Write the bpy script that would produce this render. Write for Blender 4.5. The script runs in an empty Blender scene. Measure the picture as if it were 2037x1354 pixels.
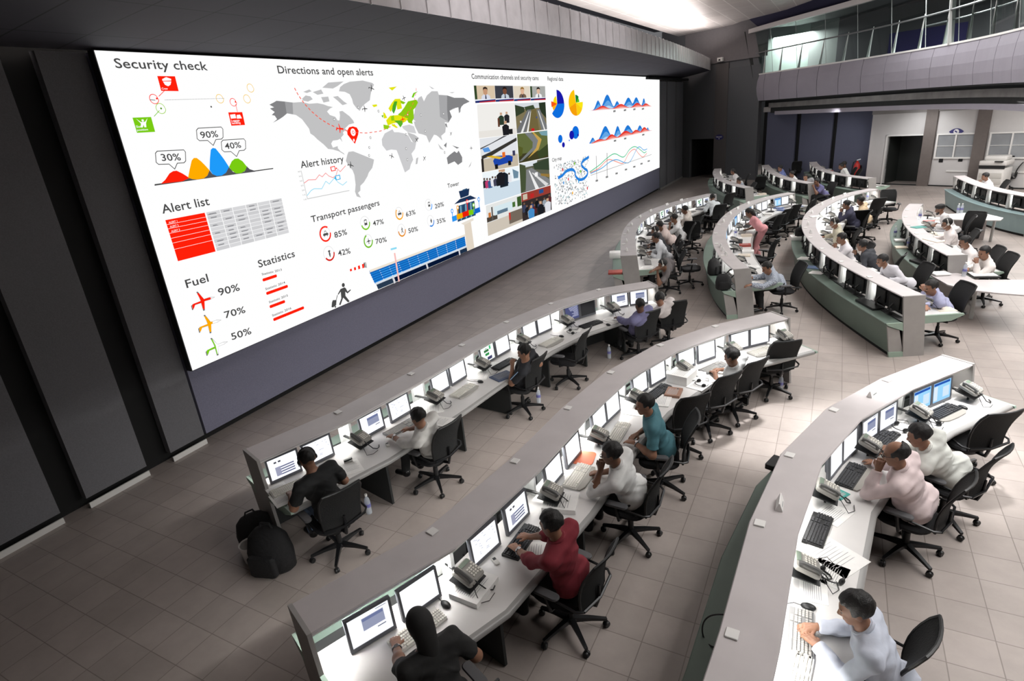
import bpy, math, random
import numpy as np
from mathutils import Vector, Matrix
random.seed(7)
C = bpy.context.scene.collection
PI = math.pi
# ------------------------------------------------------------------ survey of the room (camera solved from the screen's corners and the floor tiles)
FW, FH = 2037, 1354
CAMH = 4.4
def _unit(v): return v/np.linalg.norm(v)
_c = np.array([FW/2, FH/2])
_a = np.array([1682., 172.])-_c; _b = np.array([1312., 3756.])-_c
FOC = math.sqrt(-(_a@_b))
_dY = _unit(np.array([_a[0], _a[1], FOC])); _dD = _unit(np.array([_b[0], _b[1], FOC]))
RW = np.array([np.cross(_dY, -_dD), _dY, -_dD])
def ray(px, py): return RW@np.array([px-_c[0], py-_c[1], FOC])
def at(px, py, z=0.0):
    d = ray(px, py); t = (z-CAMH)/d[2]; return np.array([d[0]*t, d[1]*t, z])
def atx(px, py, x):
    d = ray(px, py); t = x/d[0]; return np.array([x, d[1]*t, CAMH+d[2]*t])
def atline(px, py, P, Q):
    n = np.array([Q[1]-P[1], -(Q[0]-P[0])], float); d = ray(px, py)
    t = (n@np.array(P, float))/(n@d[:2]); return np.array([d[0]*t, d[1]*t, CAMH+d[2]*t])
# ------------------------------------------------------------------ materials
def lin(c):
    c = c/255.0
    return c/12.92 if c <= 0.04045 else ((c+0.055)/1.055)**2.4
def rgb(r, g, b): return (lin(r), lin(g), lin(b), 1)
MATS = {}
def mat(name, col, rough=0.6, metal=0.0, noise=0.0, scale=8.0, bump=0.0, spec=0.5, alpha=None):
    if name in MATS: return MATS[name]
    m = bpy.data.materials.new(name); m.use_nodes = True
    nt = m.node_tree; b = nt.nodes['Principled BSDF']
    b.inputs['Base Color'].default_value = rgb(*col)
    b.inputs['Roughness'].default_value = rough; b.inputs['Metallic'].default_value = metal
    b.inputs['Specular IOR Level'].default_value = spec
    tc = nt.nodes.new('ShaderNodeTexCoord')
    nz = nt.nodes.new('ShaderNodeTexNoise'); nz.inputs['Scale'].default_value = scale; nz.inputs['Detail'].default_value = 3
    nt.links.new(tc.outputs['Object'], nz.inputs['Vector'])
    if noise > 0:
        r = nt.nodes.new('ShaderNodeValToRGB')
        lo = [max(0, v*(1-noise)) for v in rgb(*col)[:3]]; hi = [min(1, v*(1+noise)) for v in rgb(*col)[:3]]
        r.color_ramp.elements[0].position = 0.3; r.color_ramp.elements[1].position = 0.7
        r.color_ramp.elements[0].color = lo+[1]; r.color_ramp.elements[1].color = hi+[1]
        nt.links.new(nz.outputs['Fac'], r.inputs['Fac']); nt.links.new(r.outputs['Color'], b.inputs['Base Color'])
    if bump > 0:
        bp = nt.nodes.new('ShaderNodeBump'); bp.inputs['Strength'].default_value = bump; bp.inputs['Distance'].default_value = 0.01
        nt.links.new(nz.outputs['Fac'], bp.inputs['Height']); nt.links.new(bp.outputs['Normal'], b.inputs['Normal'])
    if alpha is not None: b.inputs['Alpha'].default_value = alpha
    MATS[name] = m
    return m
def glow(r, g, b, s=1.0):
    name = 'glow_%d_%d_%d_%.2f' % (r, g, b, s)
    if name in MATS: return MATS[name]
    m = bpy.data.materials.new(name); m.use_nodes = True
    nt = m.node_tree; nt.nodes.clear()
    o = nt.nodes.new('ShaderNodeOutputMaterial'); e = nt.nodes.new('ShaderNodeEmission')
    e.inputs['Color'].default_value = rgb(r, g, b); e.inputs['Strength'].default_value = s
    nt.links.new(e.outputs[0], o.inputs[0]); MATS[name] = m
    return m
def glassmat(name, col, tint=0.9, rough=0.02):
    if name in MATS: return MATS[name]
    m = bpy.data.materials.new(name); m.use_nodes = True
    nt = m.node_tree; nt.nodes.clear()
    o = nt.nodes.new('ShaderNodeOutputMaterial'); mx = nt.nodes.new('ShaderNodeMixShader')
    t = nt.nodes.new('ShaderNodeBsdfTransparent'); g = nt.nodes.new('ShaderNodeBsdfGlossy'); f = nt.nodes.new('ShaderNodeFresnel')
    t.inputs[0].default_value = rgb(*col); g.inputs['Roughness'].default_value = rough; f.inputs['IOR'].default_value = 1.5
    nt.links.new(f.outputs[0], mx.inputs[0]); nt.links.new(t.outputs[0], mx.inputs[1]); nt.links.new(g.outputs[0], mx.inputs[2])
    nt.links.new(mx.outputs[0], o.inputs[0]); MATS[name] = m
    return m
def tilemat(name, col, mortar, sx, sy, msize, rough, offset=0.0, axes=None, noise=0.12, bump=0.2, rot=(0, 0, 0)):
    m = bpy.data.materials.new(name); m.use_nodes = True
    nt = m.node_tree; b = nt.nodes['Principled BSDF']; b.inputs['Roughness'].default_value = rough
    tc = nt.nodes.new('ShaderNodeTexCoord'); mp = nt.nodes.new('ShaderNodeMapping'); mp.inputs['Rotation'].default_value = rot
    br = nt.nodes.new('ShaderNodeTexBrick'); br.offset = offset; br.squash = 1
    br.inputs['Scale'].default_value = 1.0; br.inputs['Brick Width'].default_value = sx; br.inputs['Row Height'].default_value = sy
    br.inputs['Mortar Size'].default_value = msize; br.inputs['Mortar Smooth'].default_value = 0.3; br.inputs['Bias'].default_value = 0.0
    c = rgb(*col); br.inputs['Color1'].default_value = [v*0.93 for v in c[:3]]+[1]; br.inputs['Color2'].default_value = [v*1.07 for v in c[:3]]+[1]
    br.inputs['Mortar'].default_value = rgb(*mortar)
    nz = nt.nodes.new('ShaderNodeTexNoise'); nz.inputs['Scale'].default_value = 2.2; nz.inputs['Detail'].default_value = 8; nz.inputs['Roughness'].default_value = 0.65
    rp = nt.nodes.new('ShaderNodeMapRange'); rp.inputs[1].default_value = 0.3; rp.inputs[2].default_value = 0.7; rp.inputs[3].default_value = 1-noise; rp.inputs[4].default_value = 1+noise
    mul = nt.nodes.new('ShaderNodeVectorMath'); mul.operation = 'SCALE'
    nt.links.new(tc.outputs['Object'], mp.inputs['Vector']); nt.links.new(mp.outputs[0], br.inputs['Vector']); nt.links.new(tc.outputs['Object'], nz.inputs['Vector'])
    nt.links.new(nz.outputs['Fac'], rp.inputs[0]); nt.links.new(br.outputs['Color'], mul.inputs[0]); nt.links.new(rp.outputs[0], mul.inputs['Scale'])
    nt.links.new(mul.outputs[0], b.inputs['Base Color'])
    if bump:
        bp = nt.nodes.new('ShaderNodeBump'); bp.inputs['Strength'].default_value = bump; bp.inputs['Distance'].default_value = 0.004; bp.invert = True
        nt.links.new(br.outputs['Fac'], bp.inputs['Height']); nt.links.new(bp.outputs[0], b.inputs['Normal'])
    MATS[name] = m
    return m
# ------------------------------------------------------------------ mesh builder
class MB:
    def __init__(s): s.v = []; s.f = []
    def add(s, vs, fs):
        o = len(s.v); s.v += [tuple(map(float, p)) for p in vs]; s.f += [tuple(o+i for i in f) for f in fs]; return s
    def box(s, c, size, M=None):
        x, y, z = [k/2 for k in size]
        vs = [Vector((sx*x, sy*y, sz*z)) for sx in (-1, 1) for sy in (-1, 1) for sz in (-1, 1)]
        if M is not None: vs = [M@p for p in vs]
        vs = [p+Vector(c) for p in vs]
        return s.add(vs, [(0, 1, 3, 2), (4, 6, 7, 5), (0, 4, 5, 1), (2, 3, 7, 6), (0, 2, 6, 4), (1, 5, 7, 3)])
    def loft(s, rings, cap=True, closed=True):
        n = len(rings[0]); vs = [p for r in rings for p in r]; fs = []
        for i in range(len(rings)-1):
            for j in range(n if closed else n-1):
                a = i*n+j; b = i*n+(j+1) % n; fs.append((a, b, b+n, a+n))
        if cap and closed: fs.append(tuple(range(n-1, -1, -1))); fs.append(tuple((len(rings)-1)*n+j for j in range(n)))
        return s.add(vs, fs)
    def prism(s, poly, z0, z1, M=None, ch=0.0):
        """outline in local xy pulled from z0 to z1, with an optional chamfer"""
        cx = sum(p[0] for p in poly)/len(poly); cy = sum(p[1] for p in poly)/len(poly)
        def ring(z, k):
            out = []
            for x, y in poly:
                dx, dy = x-cx, y-cy; L = math.hypot(dx, dy) or 1
                out.append(Vector((x-dx/L*k, y-dy/L*k, z)))
            return [M@p for p in out] if M is not None else out
        rs = [ring(z0, ch), ring(z0+ch, 0), ring(z1-ch, 0), ring(z1, ch)] if ch else [ring(z0, 0), ring(z1, 0)]
        return s.loft(rs)
    def rbox(s, c, size, r=0.02, M=None, n=3, ch=0.004):
        w, h = size[0]/2, size[1]/2; r = min(r, w*0.99, h*0.99); poly = []
        for (sx, sy, a0) in ((1, 1, 0), (-1, 1, 90), (-1, -1, 180), (1, -1, 270)):
            for k in range(n+1):
                a = math.radians(a0+90*k/n); poly.append((sx*(w-r)+r*math.cos(a), sy*(h-r)+r*math.sin(a)))
        T = Matrix.Translation(Vector(c))
        if M is not None: T = T@(M.to_4x4())
        return s.prism(poly, -size[2]/2, size[2]/2, T, min(ch, size[2]*0.45))
    def tube(s, pts, r, n=8, cap=True):
        pts = [Vector(p) for p in pts]; rs = r if isinstance(r, (list, tuple)) else [r]*len(pts); rings = []
        up = None
        for i, p in enumerate(pts):
            t = (pts[min(i+1, len(pts)-1)]-pts[max(i-1, 0)]).normalized()
            if up is None:
                up = Vector((0, 0, 1)) if abs(t.z) < 0.9 else Vector((1, 0, 0))
            u = (up-t*up.dot(t))
            u = u.normalized() if u.length > 1e-6 else t.orthogonal().normalized()
            up = u; w = t.cross(u)
            rings.append([p+(u*math.cos(2*PI*k/n)+w*math.sin(2*PI*k/n))*rs[i] for k in range(n)])
        return s.loft(rings, cap)
    def bar(s, p0, p1, w, h):
        p0, p1 = Vector(p0), Vector(p1); t = (p1-p0).normalized()
        u = Vector((0, 0, 1)) if abs(t.z) < 0.95 else Vector((0, 1, 0))
        a = t.cross(u).normalized(); b = a.cross(t)
        ring = lambda p: [p+a*w/2*i+b*h/2*j for i, j in ((-1, -1), (1, -1), (1, 1), (-1, 1))]
        return s.loft([ring(p0), ring(p1)])
    def lathe(s, prof, n=12, M=None):
        rings = [[Vector((r*math.cos(2*PI*k/n), r*math.sin(2*PI*k/n), z)) for k in range(n)] for r, z in prof]
        if M is not None: rings = [[M@p for p in r] for r in rings]
        return s.loft(rings)
    def ball(s, c, r, n=10, M=None):
        rx, ry, rz = r if isinstance(r, (tuple, list)) else (r, r, r)
        rings = []
        for i in range(1, n):
            a = PI*i/n; rings.append([Vector((rx*math.sin(a)*math.cos(2*PI*k/(n*2)), ry*math.sin(a)*math.sin(2*PI*k/(n*2)), -rz*math.cos(a))) for k in range(n*2)])
        rings = [[(M@p if M is not None else p)+Vector(c) for p in q] for q in rings]
        return s.loft(rings)
    def quad(s, a, b, c, d): return s.add([a, b, c, d], [(0, 1, 2, 3)])
    def poly(s, pts): return s.add(pts, [tuple(range(len(pts)))])
    def mesh(s, name, m, smooth=True, ang=38):
        me = bpy.data.meshes.new(name); me.from_pydata(s.v, [], s.f)
        if m is not None: me.materials.append(m)
        if smooth:
            me.polygons.foreach_set('use_smooth', [True]*len(me.polygons)); me.set_sharp_from_angle(angle=math.radians(ang))
        me.update(); return me
    def build(s, name, m, parent=None, smooth=True, ang=38):
        return link(name, s.mesh(name, m, smooth, ang), parent)
def link(name, me, parent=None):
    o = bpy.data.objects.new(name, me); C.objects.link(o)
    if parent is not None: o.parent = parent
    return o
USED = {}
def tag(o, label, cat, group=None, kind=None):
    o['label'] = label; o['category'] = cat
    if group: o['group'] = group
    if kind: o['kind'] = kind
    return o
def empty(name, loc=(0, 0, 0), rz=0.0):
    o = bpy.data.objects.new(name, None); C.objects.link(o); o.empty_display_size = 0.1
    o.location = Vector(loc); o.rotation_euler = (0, 0, rz); return o
KIDS = {}
def copy_tree(o, parent=None):
    c = o.copy(); C.objects.link(c)
    if parent is not None: c.parent = parent
    for ch in list(o.children): copy_tree(ch, c)
    return c
def struct(name, mb, m, label=None, smooth=False):
    o = mb.build(name, m, None, smooth); o['kind'] = 'structure'
    if label: o['label'] = label
    return o
ORD = ['first', 'second', 'third', 'fourth', 'fifth', 'sixth', 'seventh', 'eighth', 'ninth', 'tenth', 'eleventh', 'twelfth', 'thirteenth', 'fourteenth', 'fifteenth', 'sixteenth', 'seventeenth', 'eighteenth', 'nineteenth', 'twentieth', 'twenty-first', 'twenty-second', 'twenty-third', 'twenty-fourth', 'twenty-fifth', 'twenty-sixth', 'twenty-seventh', 'twenty-eighth', 'twenty-ninth', 'thirtieth']+['thirty-'+x for x in ('first', 'second', 'third', 'fourth', 'fifth', 'sixth', 'seventh', 'eighth', 'ninth')]+['fortieth']+['forty-'+x for x in ('first', 'second', 'third', 'fourth', 'fifth', 'sixth', 'seventh', 'eighth', 'ninth')]+['fiftieth', 'fifty-first', 'fifty-second']

M_shelf = mat('warm_grey_laminate', (196, 190, 190), 0.45, noise=0.05, scale=3)
M_desk = mat('pale_grey_laminate', (216, 214, 212), 0.35, noise=0.03, scale=4)
M_green = mat('sage_green_laminate', (102, 118, 109), 0.5, noise=0.05, scale=3)
M_greenpale = mat('pale_green_edge', (150, 170, 156), 0.45)
M_bluepale = mat('pale_blue_green_laminate', (136, 158, 160), 0.5, noise=0.04, scale=3)
M_panel = mat('grey_end_panel', (160, 157, 154), 0.5, noise=0.05, scale=6)
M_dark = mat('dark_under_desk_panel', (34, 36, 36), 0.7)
M_black = mat('black_plastic', (22, 23, 24), 0.45)
M_blacks = mat('satin_black_metal', (30, 31, 33), 0.3, metal=0.3)
M_mesh = mat('black_mesh_fabric', (11, 12, 12), 0.85, noise=0.3, scale=90, bump=0.4)
M_seat = mat('charcoal_seat_fabric', (30, 30, 32), 0.9, noise=0.2, scale=60, bump=0.3)
M_pad = mat('grey_armrest_pad', (88, 88, 90), 0.5)
M_chrome = mat('polished_steel', (190, 190, 192), 0.22, metal=1.0)
M_white = mat('white_paint', (232, 231, 228), 0.45)
M_post = mat('white_post', (196, 198, 196), 0.4)
M_bezel = mat('grey_bezel', (96, 98, 104), 0.4)
M_greyplastic = mat('light_grey_plastic', (196, 194, 188), 0.45)
M_phone = mat('stone_grey_plastic', (150, 148, 142), 0.45)
M_key = mat('ivory_keys', (222, 219, 210), 0.5)
M_paper = mat('white_paper', (238, 237, 234), 0.7, noise=0.02, scale=20)
M_toe = mat('black_toe_kick', (14, 14, 15), 0.8)
# ------------------------------------------------------------------ camera
cam = bpy.data.cameras.new('camera'); co = bpy.data.objects.new('camera', cam); C.objects.link(co)
cam.sensor_fit = 'HORIZONTAL'; cam.sensor_width = 36; cam.lens = FOC/FW*36; cam.clip_end = 200; cam.clip_start = 0.1
r, d, f = RW[:, 0], RW[:, 1], RW[:, 2]
co.matrix_world = Matrix(((r[0], -d[0], -f[0], 0), (r[1], -d[1], -f[1], 0), (r[2], -d[2], -f[2], CAMH), (0, 0, 0, 1)))
bpy.context.scene.camera = co
# ------------------------------------------------------------------ room shell
XW = -8.43
M_floor = tilemat('stone_floor_tiles', (164, 154, 148), (130, 121, 115), 0.38, 0.38, 0.005, 0.42, offset=0.0, noise=0.10)
struct('floor', MB().box((1.0, 14, -0.05), (24, 62, 0.1)), M_floor)
M_wallblue = mat('blue_grey_acoustic_fabric', (130, 130, 150), 0.9, noise=0.10, scale=70, bump=0.25)
M_wallgrey = mat('grey_acoustic_fabric', (116, 116, 120), 0.9, noise=0.08, scale=60, bump=0.25)
M_walldark = mat('charcoal_acoustic_fabric', (98, 99, 102), 0.9, noise=0.08, scale=60, bump=0.2)
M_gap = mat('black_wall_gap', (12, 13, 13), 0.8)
M_walllit = mat('off_white_wall_paint', (206, 204, 203), 0.55, noise=0.03, scale=2)
M_wallcool = mat('slate_blue_fabric', (88, 91, 110), 0.9, noise=0.08, scale=60, bump=0.2)
M_brown = mat('taupe_column_cladding', (112, 104, 100), 0.6, noise=0.05)
struct('wall_left', MB().box((XW-0.36, 15, 3.2), (0.3, 48, 6.6)), M_gap)
YS0, YS1, ZS0, ZS1 = atx(383, 737, XW)[1], atx(1312, 333, XW)[1], 1.235, 5.66
# fabric panels of the screen wall, divided by black shadow gaps
yy = lambda px, py: at(px, py)[1]
spans = [(-8.5, -2.6), (-2.2, 0.9), (1.3, yy(138, 1043)), (yy(163, 1003), yy(298, 944)), (yy(327, 912), yy(424, 884))]
tn = 1
for a, b in spans:
    struct('trim_%d' % tn, MB().box((XW-0.12, (a+b)/2, 2.9), (0.12, b-a, 5.5)), M_wallgrey, 'grey fabric wall panel beside the video wall'); tn += 1
    struct('baseboard_left.%03d' % tn, MB().box((XW-0.045, (a+b)/2, 0.04), (0.02, b-a, 0.08)), M_white)
b0 = yy(430, 882)
struct('trim_%d' % tn, MB().box((XW-0.12, (b0+YS1+0.2)/2, 2.9), (0.12, YS1+0.2-b0, 5.5)), M_wallblue, 'blue-grey fabric wall panel below the video wall'); tn += 1
yb = [atx(1318, 250, XW)[1], atx(1327, 250, XW)[1], atx(1335, 250, XW)[1], atx(1345, 250, XW)[1], atx(1350, 250, XW)[1], 38.3]
yb[0] = YS1+0.35
for a, b in ((yb[0], yb[1]), (yb[1]+0.35, yb[3]), (yb[3]+0.4, 38.3)):
    struct('trim_%d' % tn, MB().box((XW-0.12, (a+b)/2, 2.75), (0.12, b-a, 5.5)), M_wallgrey, 'grey fabric wall panel past the far end of the video wall'); tn += 1
struct('baseboard_left', MB().box((XW-0.04, (yb[0]+38.3)/2, 0.05), (0.03, 38.3-yb[0], 0.1)), M_panel)
# soffit and ribbed metal fascia over the screen
fas = [(-5.47, -8), (-5.47, 6.4), (-5.43, 10.1), (-5.51, 15.6), (-5.72, 21.5), (-6.03, 27.6), (-6.4, 32.8), (-6.82, 37.6)]
def resample(pts, n):
    pts = np.array(pts, float); s = np.r_[0, np.cumsum(np.linalg.norm(np.diff(pts, axis=0), axis=1))]
    t = np.linspace(0, s[-1], n); return np.c_[[np.interp(t, s, pts[:, k]) for k in range(pts.shape[1])]].T
def smooth_curve(pts, n, deg=4):
    pts = np.array(pts, float); s = np.r_[0, np.cumsum(np.linalg.norm(np.diff(pts, axis=0), axis=1))]; s /= s[-1]
    t = np.linspace(0, 1, n); return np.c_[[np.polyval(np.polyfit(s, pts[:, k], deg), t) for k in range(2)]].T
fc = np.vstack([[[-5.47, -8.0]], smooth_curve(fas[1:], 40, 3)])
M_soffit = tilemat('dark_soffit_panels', (62, 61, 70), (24, 24, 28), 1.3, 0.75, 0.012, 0.75, noise=0.06, bump=0.1)
M_fascia = mat('brushed_metal_fascia', (206, 202, 206), 0.35, metal=0.25, noise=0.08, scale=5)
mb = MB()
for i in range(len(fc)-1):
    a, b = fc[i], fc[i+1]
    mb.quad((XW-0.1, a[1], 5.68), (XW-0.1, b[1], 5.68), (b[0], b[1], 5.925), (a[0], a[1], 5.925))
struct('ceiling_soffit', mb, M_soffit, 'dark panelled soffit over the video wall')
mb = MB(); mr = MB()
fr = resample(fc, 75)
for i in range(len(fr)-1):
    a, b = fr[i], fr[i+1]
    mb.loft([[(a[0], a[1], 5.925), (a[0]-0.02, a[1], 6.52), (a[0]-0.3, a[1], 6.52), (a[0]-0.1, a[1], 5.925)], [(b[0], b[1]-0.012, 5.925), (b[0]-0.02, b[1]-0.012, 6.52), (b[0]-0.3, b[1]-0.012, 6.52), (b[0]-0.1, b[1]-0.012, 5.925)]])
    mr.box((b[0]+0.004, b[1]-0.006, 6.22), (0.02, 0.016, 0.60))
struct('trim_%d' % tn, mb, M_fascia, 'ribbed brushed metal fascia of the soffit'); tn += 1
struct('trim_%d' % tn, mr, mat('fascia_rib', (222, 220, 222), 0.3, metal=0.6), 'vertical ribs of the metal fascia'); tn += 1
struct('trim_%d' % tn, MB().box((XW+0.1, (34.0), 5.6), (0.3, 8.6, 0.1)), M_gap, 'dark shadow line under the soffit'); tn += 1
# balcony curve, main ceiling
bal = [(-4.45, 36.6), (-4.0, 36.0), (-0.96, 32.1), (1.76, 28.4), (3.02, 25.44), (3.64, 23.5), (3.93, 21.3), (4.0, 19.0), (3.95, 16.0)]
bc = smooth_curve(bal, 49, 4)
def offs(c, d):
    t = np.gradient(c, axis=0); t /= np.linalg.norm(t, axis=1)[:, None]
    n = np.c_[t[:, 1], -t[:, 0]]      # towards the room
    return c+n*d
def sweep2(mb, c, sec):
    """sec: list of (offset towards the room, z)"""
    cols = [np.c_[offs(c, d), np.full(len(c), z)] for d, z in sec]
    mb.loft([[tuple(col[i]) for col in cols] for i in range(len(c))]); return mb
M_ceil = tilemat('white_metal_ceiling_panels', (204, 197, 194), (238, 233, 230), 1.9, 0.76, 0.022, 0.4, noise=0.05, rot=(0, 0, PI/2), bump=0.6)
edge = [(-8.9, 43.0), (-7.85, 40.8), (-4.9, 35.6), (-2.9, 34.0), (-1.15, 32.0)]
e2 = offs(bc, 0.9)
ed = edge[:4]+[tuple(p) for p in e2[14:]]+[(4.7, 10), (4.9, 0), (5, -9)]
mb = MB()
mb.poly([(x, y, 8.0) for x, y in [(-8.9, -9)]+ed]+[]) if False else None
ring = [(-8.9, -9)]+[(-8.9, 30)]+ed[::1][::-1][::-1]
ys = np.linspace(-9, 41, 70); edx = np.array(sorted(ed, key=lambda p: p[1])); 
xs = np.interp(ys, edx[:, 1], edx[:, 0])
for i in range(len(ys)-1):
    mb.loft([[(-8.9, ys[i], 8.0), (xs[i], ys[i], 8.0), (xs[i], ys[i], 8.06), (-8.9, ys[i], 8.06)], [(-8.9, ys[i+1], 8.0), (xs[i+1], ys[i+1], 8.0), (xs[i+1], ys[i+1], 8.06), (-8.9, ys[i+1], 8.06)]], cap=False)
struct('ceiling', mb, M_ceil)
struct('ceiling_upper', MB().box((1, 14, 9.1), (26, 62, 0.1)), mat('dark_void_ceiling', (40, 40, 52), 0.8), 'dark ceiling void above the white ceiling')
# ---- back wall line
L0, L1 = np.array((-9.14, 38.84)), np.array((3.32, 32.06))
Ld = _unit(L1-L0); Ln = np.array([Ld[1], -Ld[0]])*1.0
if Ln[1] > 0: Ln = -Ln           # towards the camera
ang = math.atan2(Ld[1], Ld[0]); RL = Matrix.Rotation(ang, 3, 'Z')
def lpt(px, py): 
    p = atline(px, py, L0, L1); return (p[:2]-L0)@Ld, p[2]
def lw(s, off, z): q = L0+Ld*s+Ln*off; return (q[0], q[1], z)
def lbox(mb, s0, s1, z0, z1, off, th):
    c = lw((s0+s1)/2, off, (z0+z1)/2); return mb.box(c, (s1-s0, th, z1-z0), RL)
sdoor0, sdoor1, sdk, swh = lpt(1372, 290)[0], lpt(1421, 290)[0], lpt(1506, 290)[0], lpt(1736, 235)[0]
mb = MB(); lbox(mb, -1, sdoor0, 0, 8.4, -0.1, 0.2); lbox(mb, sdoor0, sdoor1, 2.25, 8.4, -0.1, 0.2); lbox(mb, sdoor1, sdk, 0, 8.4, -0.1, 0.2)
struct('wall_back', mb, M_walldark)
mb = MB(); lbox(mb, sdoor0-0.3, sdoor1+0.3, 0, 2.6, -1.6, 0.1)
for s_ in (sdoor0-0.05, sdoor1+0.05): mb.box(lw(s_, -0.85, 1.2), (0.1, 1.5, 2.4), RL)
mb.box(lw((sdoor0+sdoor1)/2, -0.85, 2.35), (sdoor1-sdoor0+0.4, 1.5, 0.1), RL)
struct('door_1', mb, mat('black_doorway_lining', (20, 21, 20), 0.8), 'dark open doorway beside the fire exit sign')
mb = MB(); lbox(mb, sdoor1+0.02, lpt(1447, 250)[0], 0, 6.2, 0.04, 0.1)
struct('trim_%d' % tn, mb, mat('charcoal_pilaster', (96, 92, 91), 0.85, noise=0.06, scale=50), 'charcoal pilaster beside the dark doorway'); tn += 1
mb = MB(); lbox(mb, lpt(1447, 250)[0], sdk, 0, 5.9, 0.02, 0.06)
struct('trim_%d' % tn, mb, mat('dark_grey_fabric', (92, 94, 97), 0.9, noise=0.06, scale=50), 'dark grey fabric panel on the back wall'); tn += 1
mb = MB(); lbox(mb, sdoor1-2.2, sdk+0.3, 6.25, 8.4, 0.03, 0.1)
struct('trim_%d' % tn, mb, mat('mid_grey_plaster', (118, 114, 116), 0.8, noise=0.04), 'mid grey upper band of the back wall'); tn += 1
# recess with slate panels
mb = MB(); lbox(mb, sdk, swh+0.6, 0, 5.2, -0.55, 0.1)
struct('wall_recess', mb, M_gap)
cols = [1513, 1574, 1580, 1645, 1652, 1736]
for a, b in ((1515, 1572), (1581, 1644), (1653, 1736)):
    mb = MB(); lbox(mb, lpt(a, 290)[0], lpt(b, 290)[0]+(0.2 if b == 1736 else 0), 0, 3.55, -0.42, 0.1)
    struct('trim_%d' % tn, mb, M_wallcool, 'slate blue wall panel between black columns'); tn += 1
mb = MB(); lbox(mb, sdk+0.1, swh+0.2, 3.5, 3.75, -0.5, 0.5); struct('trim_%d' % tn, mb, M_panel, 'grey soffit strip above the slate panels'); tn += 1
# white wall with doorway
s1, s2 = lpt(1763, 300)[0], lpt(1842, 300)[0]
sE = swh+12
mb = MB(); lbox(mb, swh, s1, 0, 3.75, -0.1, 0.2); lbox(mb, s1, s2, 2.12, 3.75, -0.1, 0.2); lbox(mb, s2, sE, 0, 3.75, -0.1, 0.2)
struct('wall_right_back', mb, M_walllit)
mb = MB(); mb.box(lw(swh, -0.35, 1.9), (0.05, 0.6, 3.75), RL); struct('trim_%d' % tn, mb, mat('pale_blue_reveal', (132, 144, 178), 0.5), 'pale blue edge of the white wall'); tn += 1
mb = MB(); lbox(mb, s1-0.2, s2+0.2, 0, 2.4, -1.3, 0.06)
mb.box(lw(s1-0.03, -0.7, 1.1), (0.06, 1.2, 2.2), RL); mb.box(lw(s2+0.03, -0.7, 1.1), (0.06, 1.2, 2.2), RL); mb.box(lw((s1+s2)/2, -0.7, 2.17), (s2-s1, 1.2, 0.06), RL)
struct('door_2', mb, mat('dark_green_grey_lining', (44, 47, 45), 0.4), 'dark doorway in the white wall')
mb = MB(); lbox(mb, s1-0.06, s1, 0, 2.18, 0.01, 0.06); lbox(mb, s2, s2+0.06, 0, 2.18, 0.01, 0.06); lbox(mb, s1-0.06, s2+0.06, 2.12, 2.18, 0.01, 0.06)
struct('trim_%d' % tn, mb, M_white, 'white frame of the doorway'); tn += 1
for a in (1852, 1955):
    s_ = lpt(a, 260)[0]; mb = MB(); lbox(mb, s_-0.22, s_+0.22, 0, 3.75, 0.05, 0.14)
    struct('trim_%d' % tn, mb, M_brown, 'taupe column on the white wall'); tn += 1
for k, (a, b) in enumerate(((1862, 1940), (1966, 2060))):
    sa, sb = lpt(a, 290)[0], lpt(b, 290)[0]; mb = MB(); z0, z1 = 1.22, 2.12
    w = empty('window_%d' % (k+1)); w['kind'] = 'structure'; w['label'] = 'internal window in the white wall'
    for q0, q1, e0, e1 in ((sa, sb, z0-0.06, z0), (sa, sb, z1, z1+0.06), (sa, sa+0.06, z0, z1), (sb-0.06, sb, z0, z1), ((sa+sb)/2-0.025, (sa+sb)/2+0.025, z0, z1)):
        lbox(mb, q0, q1, e0, e1, 0.03, 0.08)
    lbox(mb, sa, sb, (z0+z1)/2-0.01, (z0+z1)/2+0.01, 0.03, 0.03)
    mb.build('frame', M_white, w, False)
    mb = MB(); lbox(mb, sa, sb, z0, z1, 0.012, 0.01); mb.build('pane', mat('frosted_grey_glass', (150, 153, 156), 0.12, noise=0.12, scale=1.5), w, False)
for k, (a, b) in enumerate(((1872, 319), (1911, 317.5), (1969.5, 315.5), (2014, 313.5))):
    s_, z_ = lpt(a, b); mb = MB(); lbox(mb, s_-0.075, s_+0.075, z_-0.075, z_+0.075, 0.012, 0.02)
    o = mb.build('wall_vent', M_black, None, False); m2 = MB()
    for q in range(4): lbox(m2, s_-0.06, s_+0.06, z_-0.055+q*0.032, z_-0.043+q*0.032, 0.026, 0.008)
    m2.build('louver', M_blacks, o, False)
    tag(o, ['small black square vent under the first window past the dark doorway, doorway side', 'small black square vent under the first window, beside the second taupe column', 'small black square vent above the grey copier, column side', 'small black square vent above the copier, farther from the column'][k], 'vent', 'vents below the windows')
mb = MB(); lbox(mb, s2+0.9, sE, 0.62, 0.68, 0.02, 0.04); struct('trim_%d' % tn, mb, M_white, 'white rail along the white wall'); tn += 1
mb = MB(); lbox(mb, swh, sE, 0, 0.05, 0.02, 0.03); struct('baseboard_back', mb, M_dark)
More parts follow.
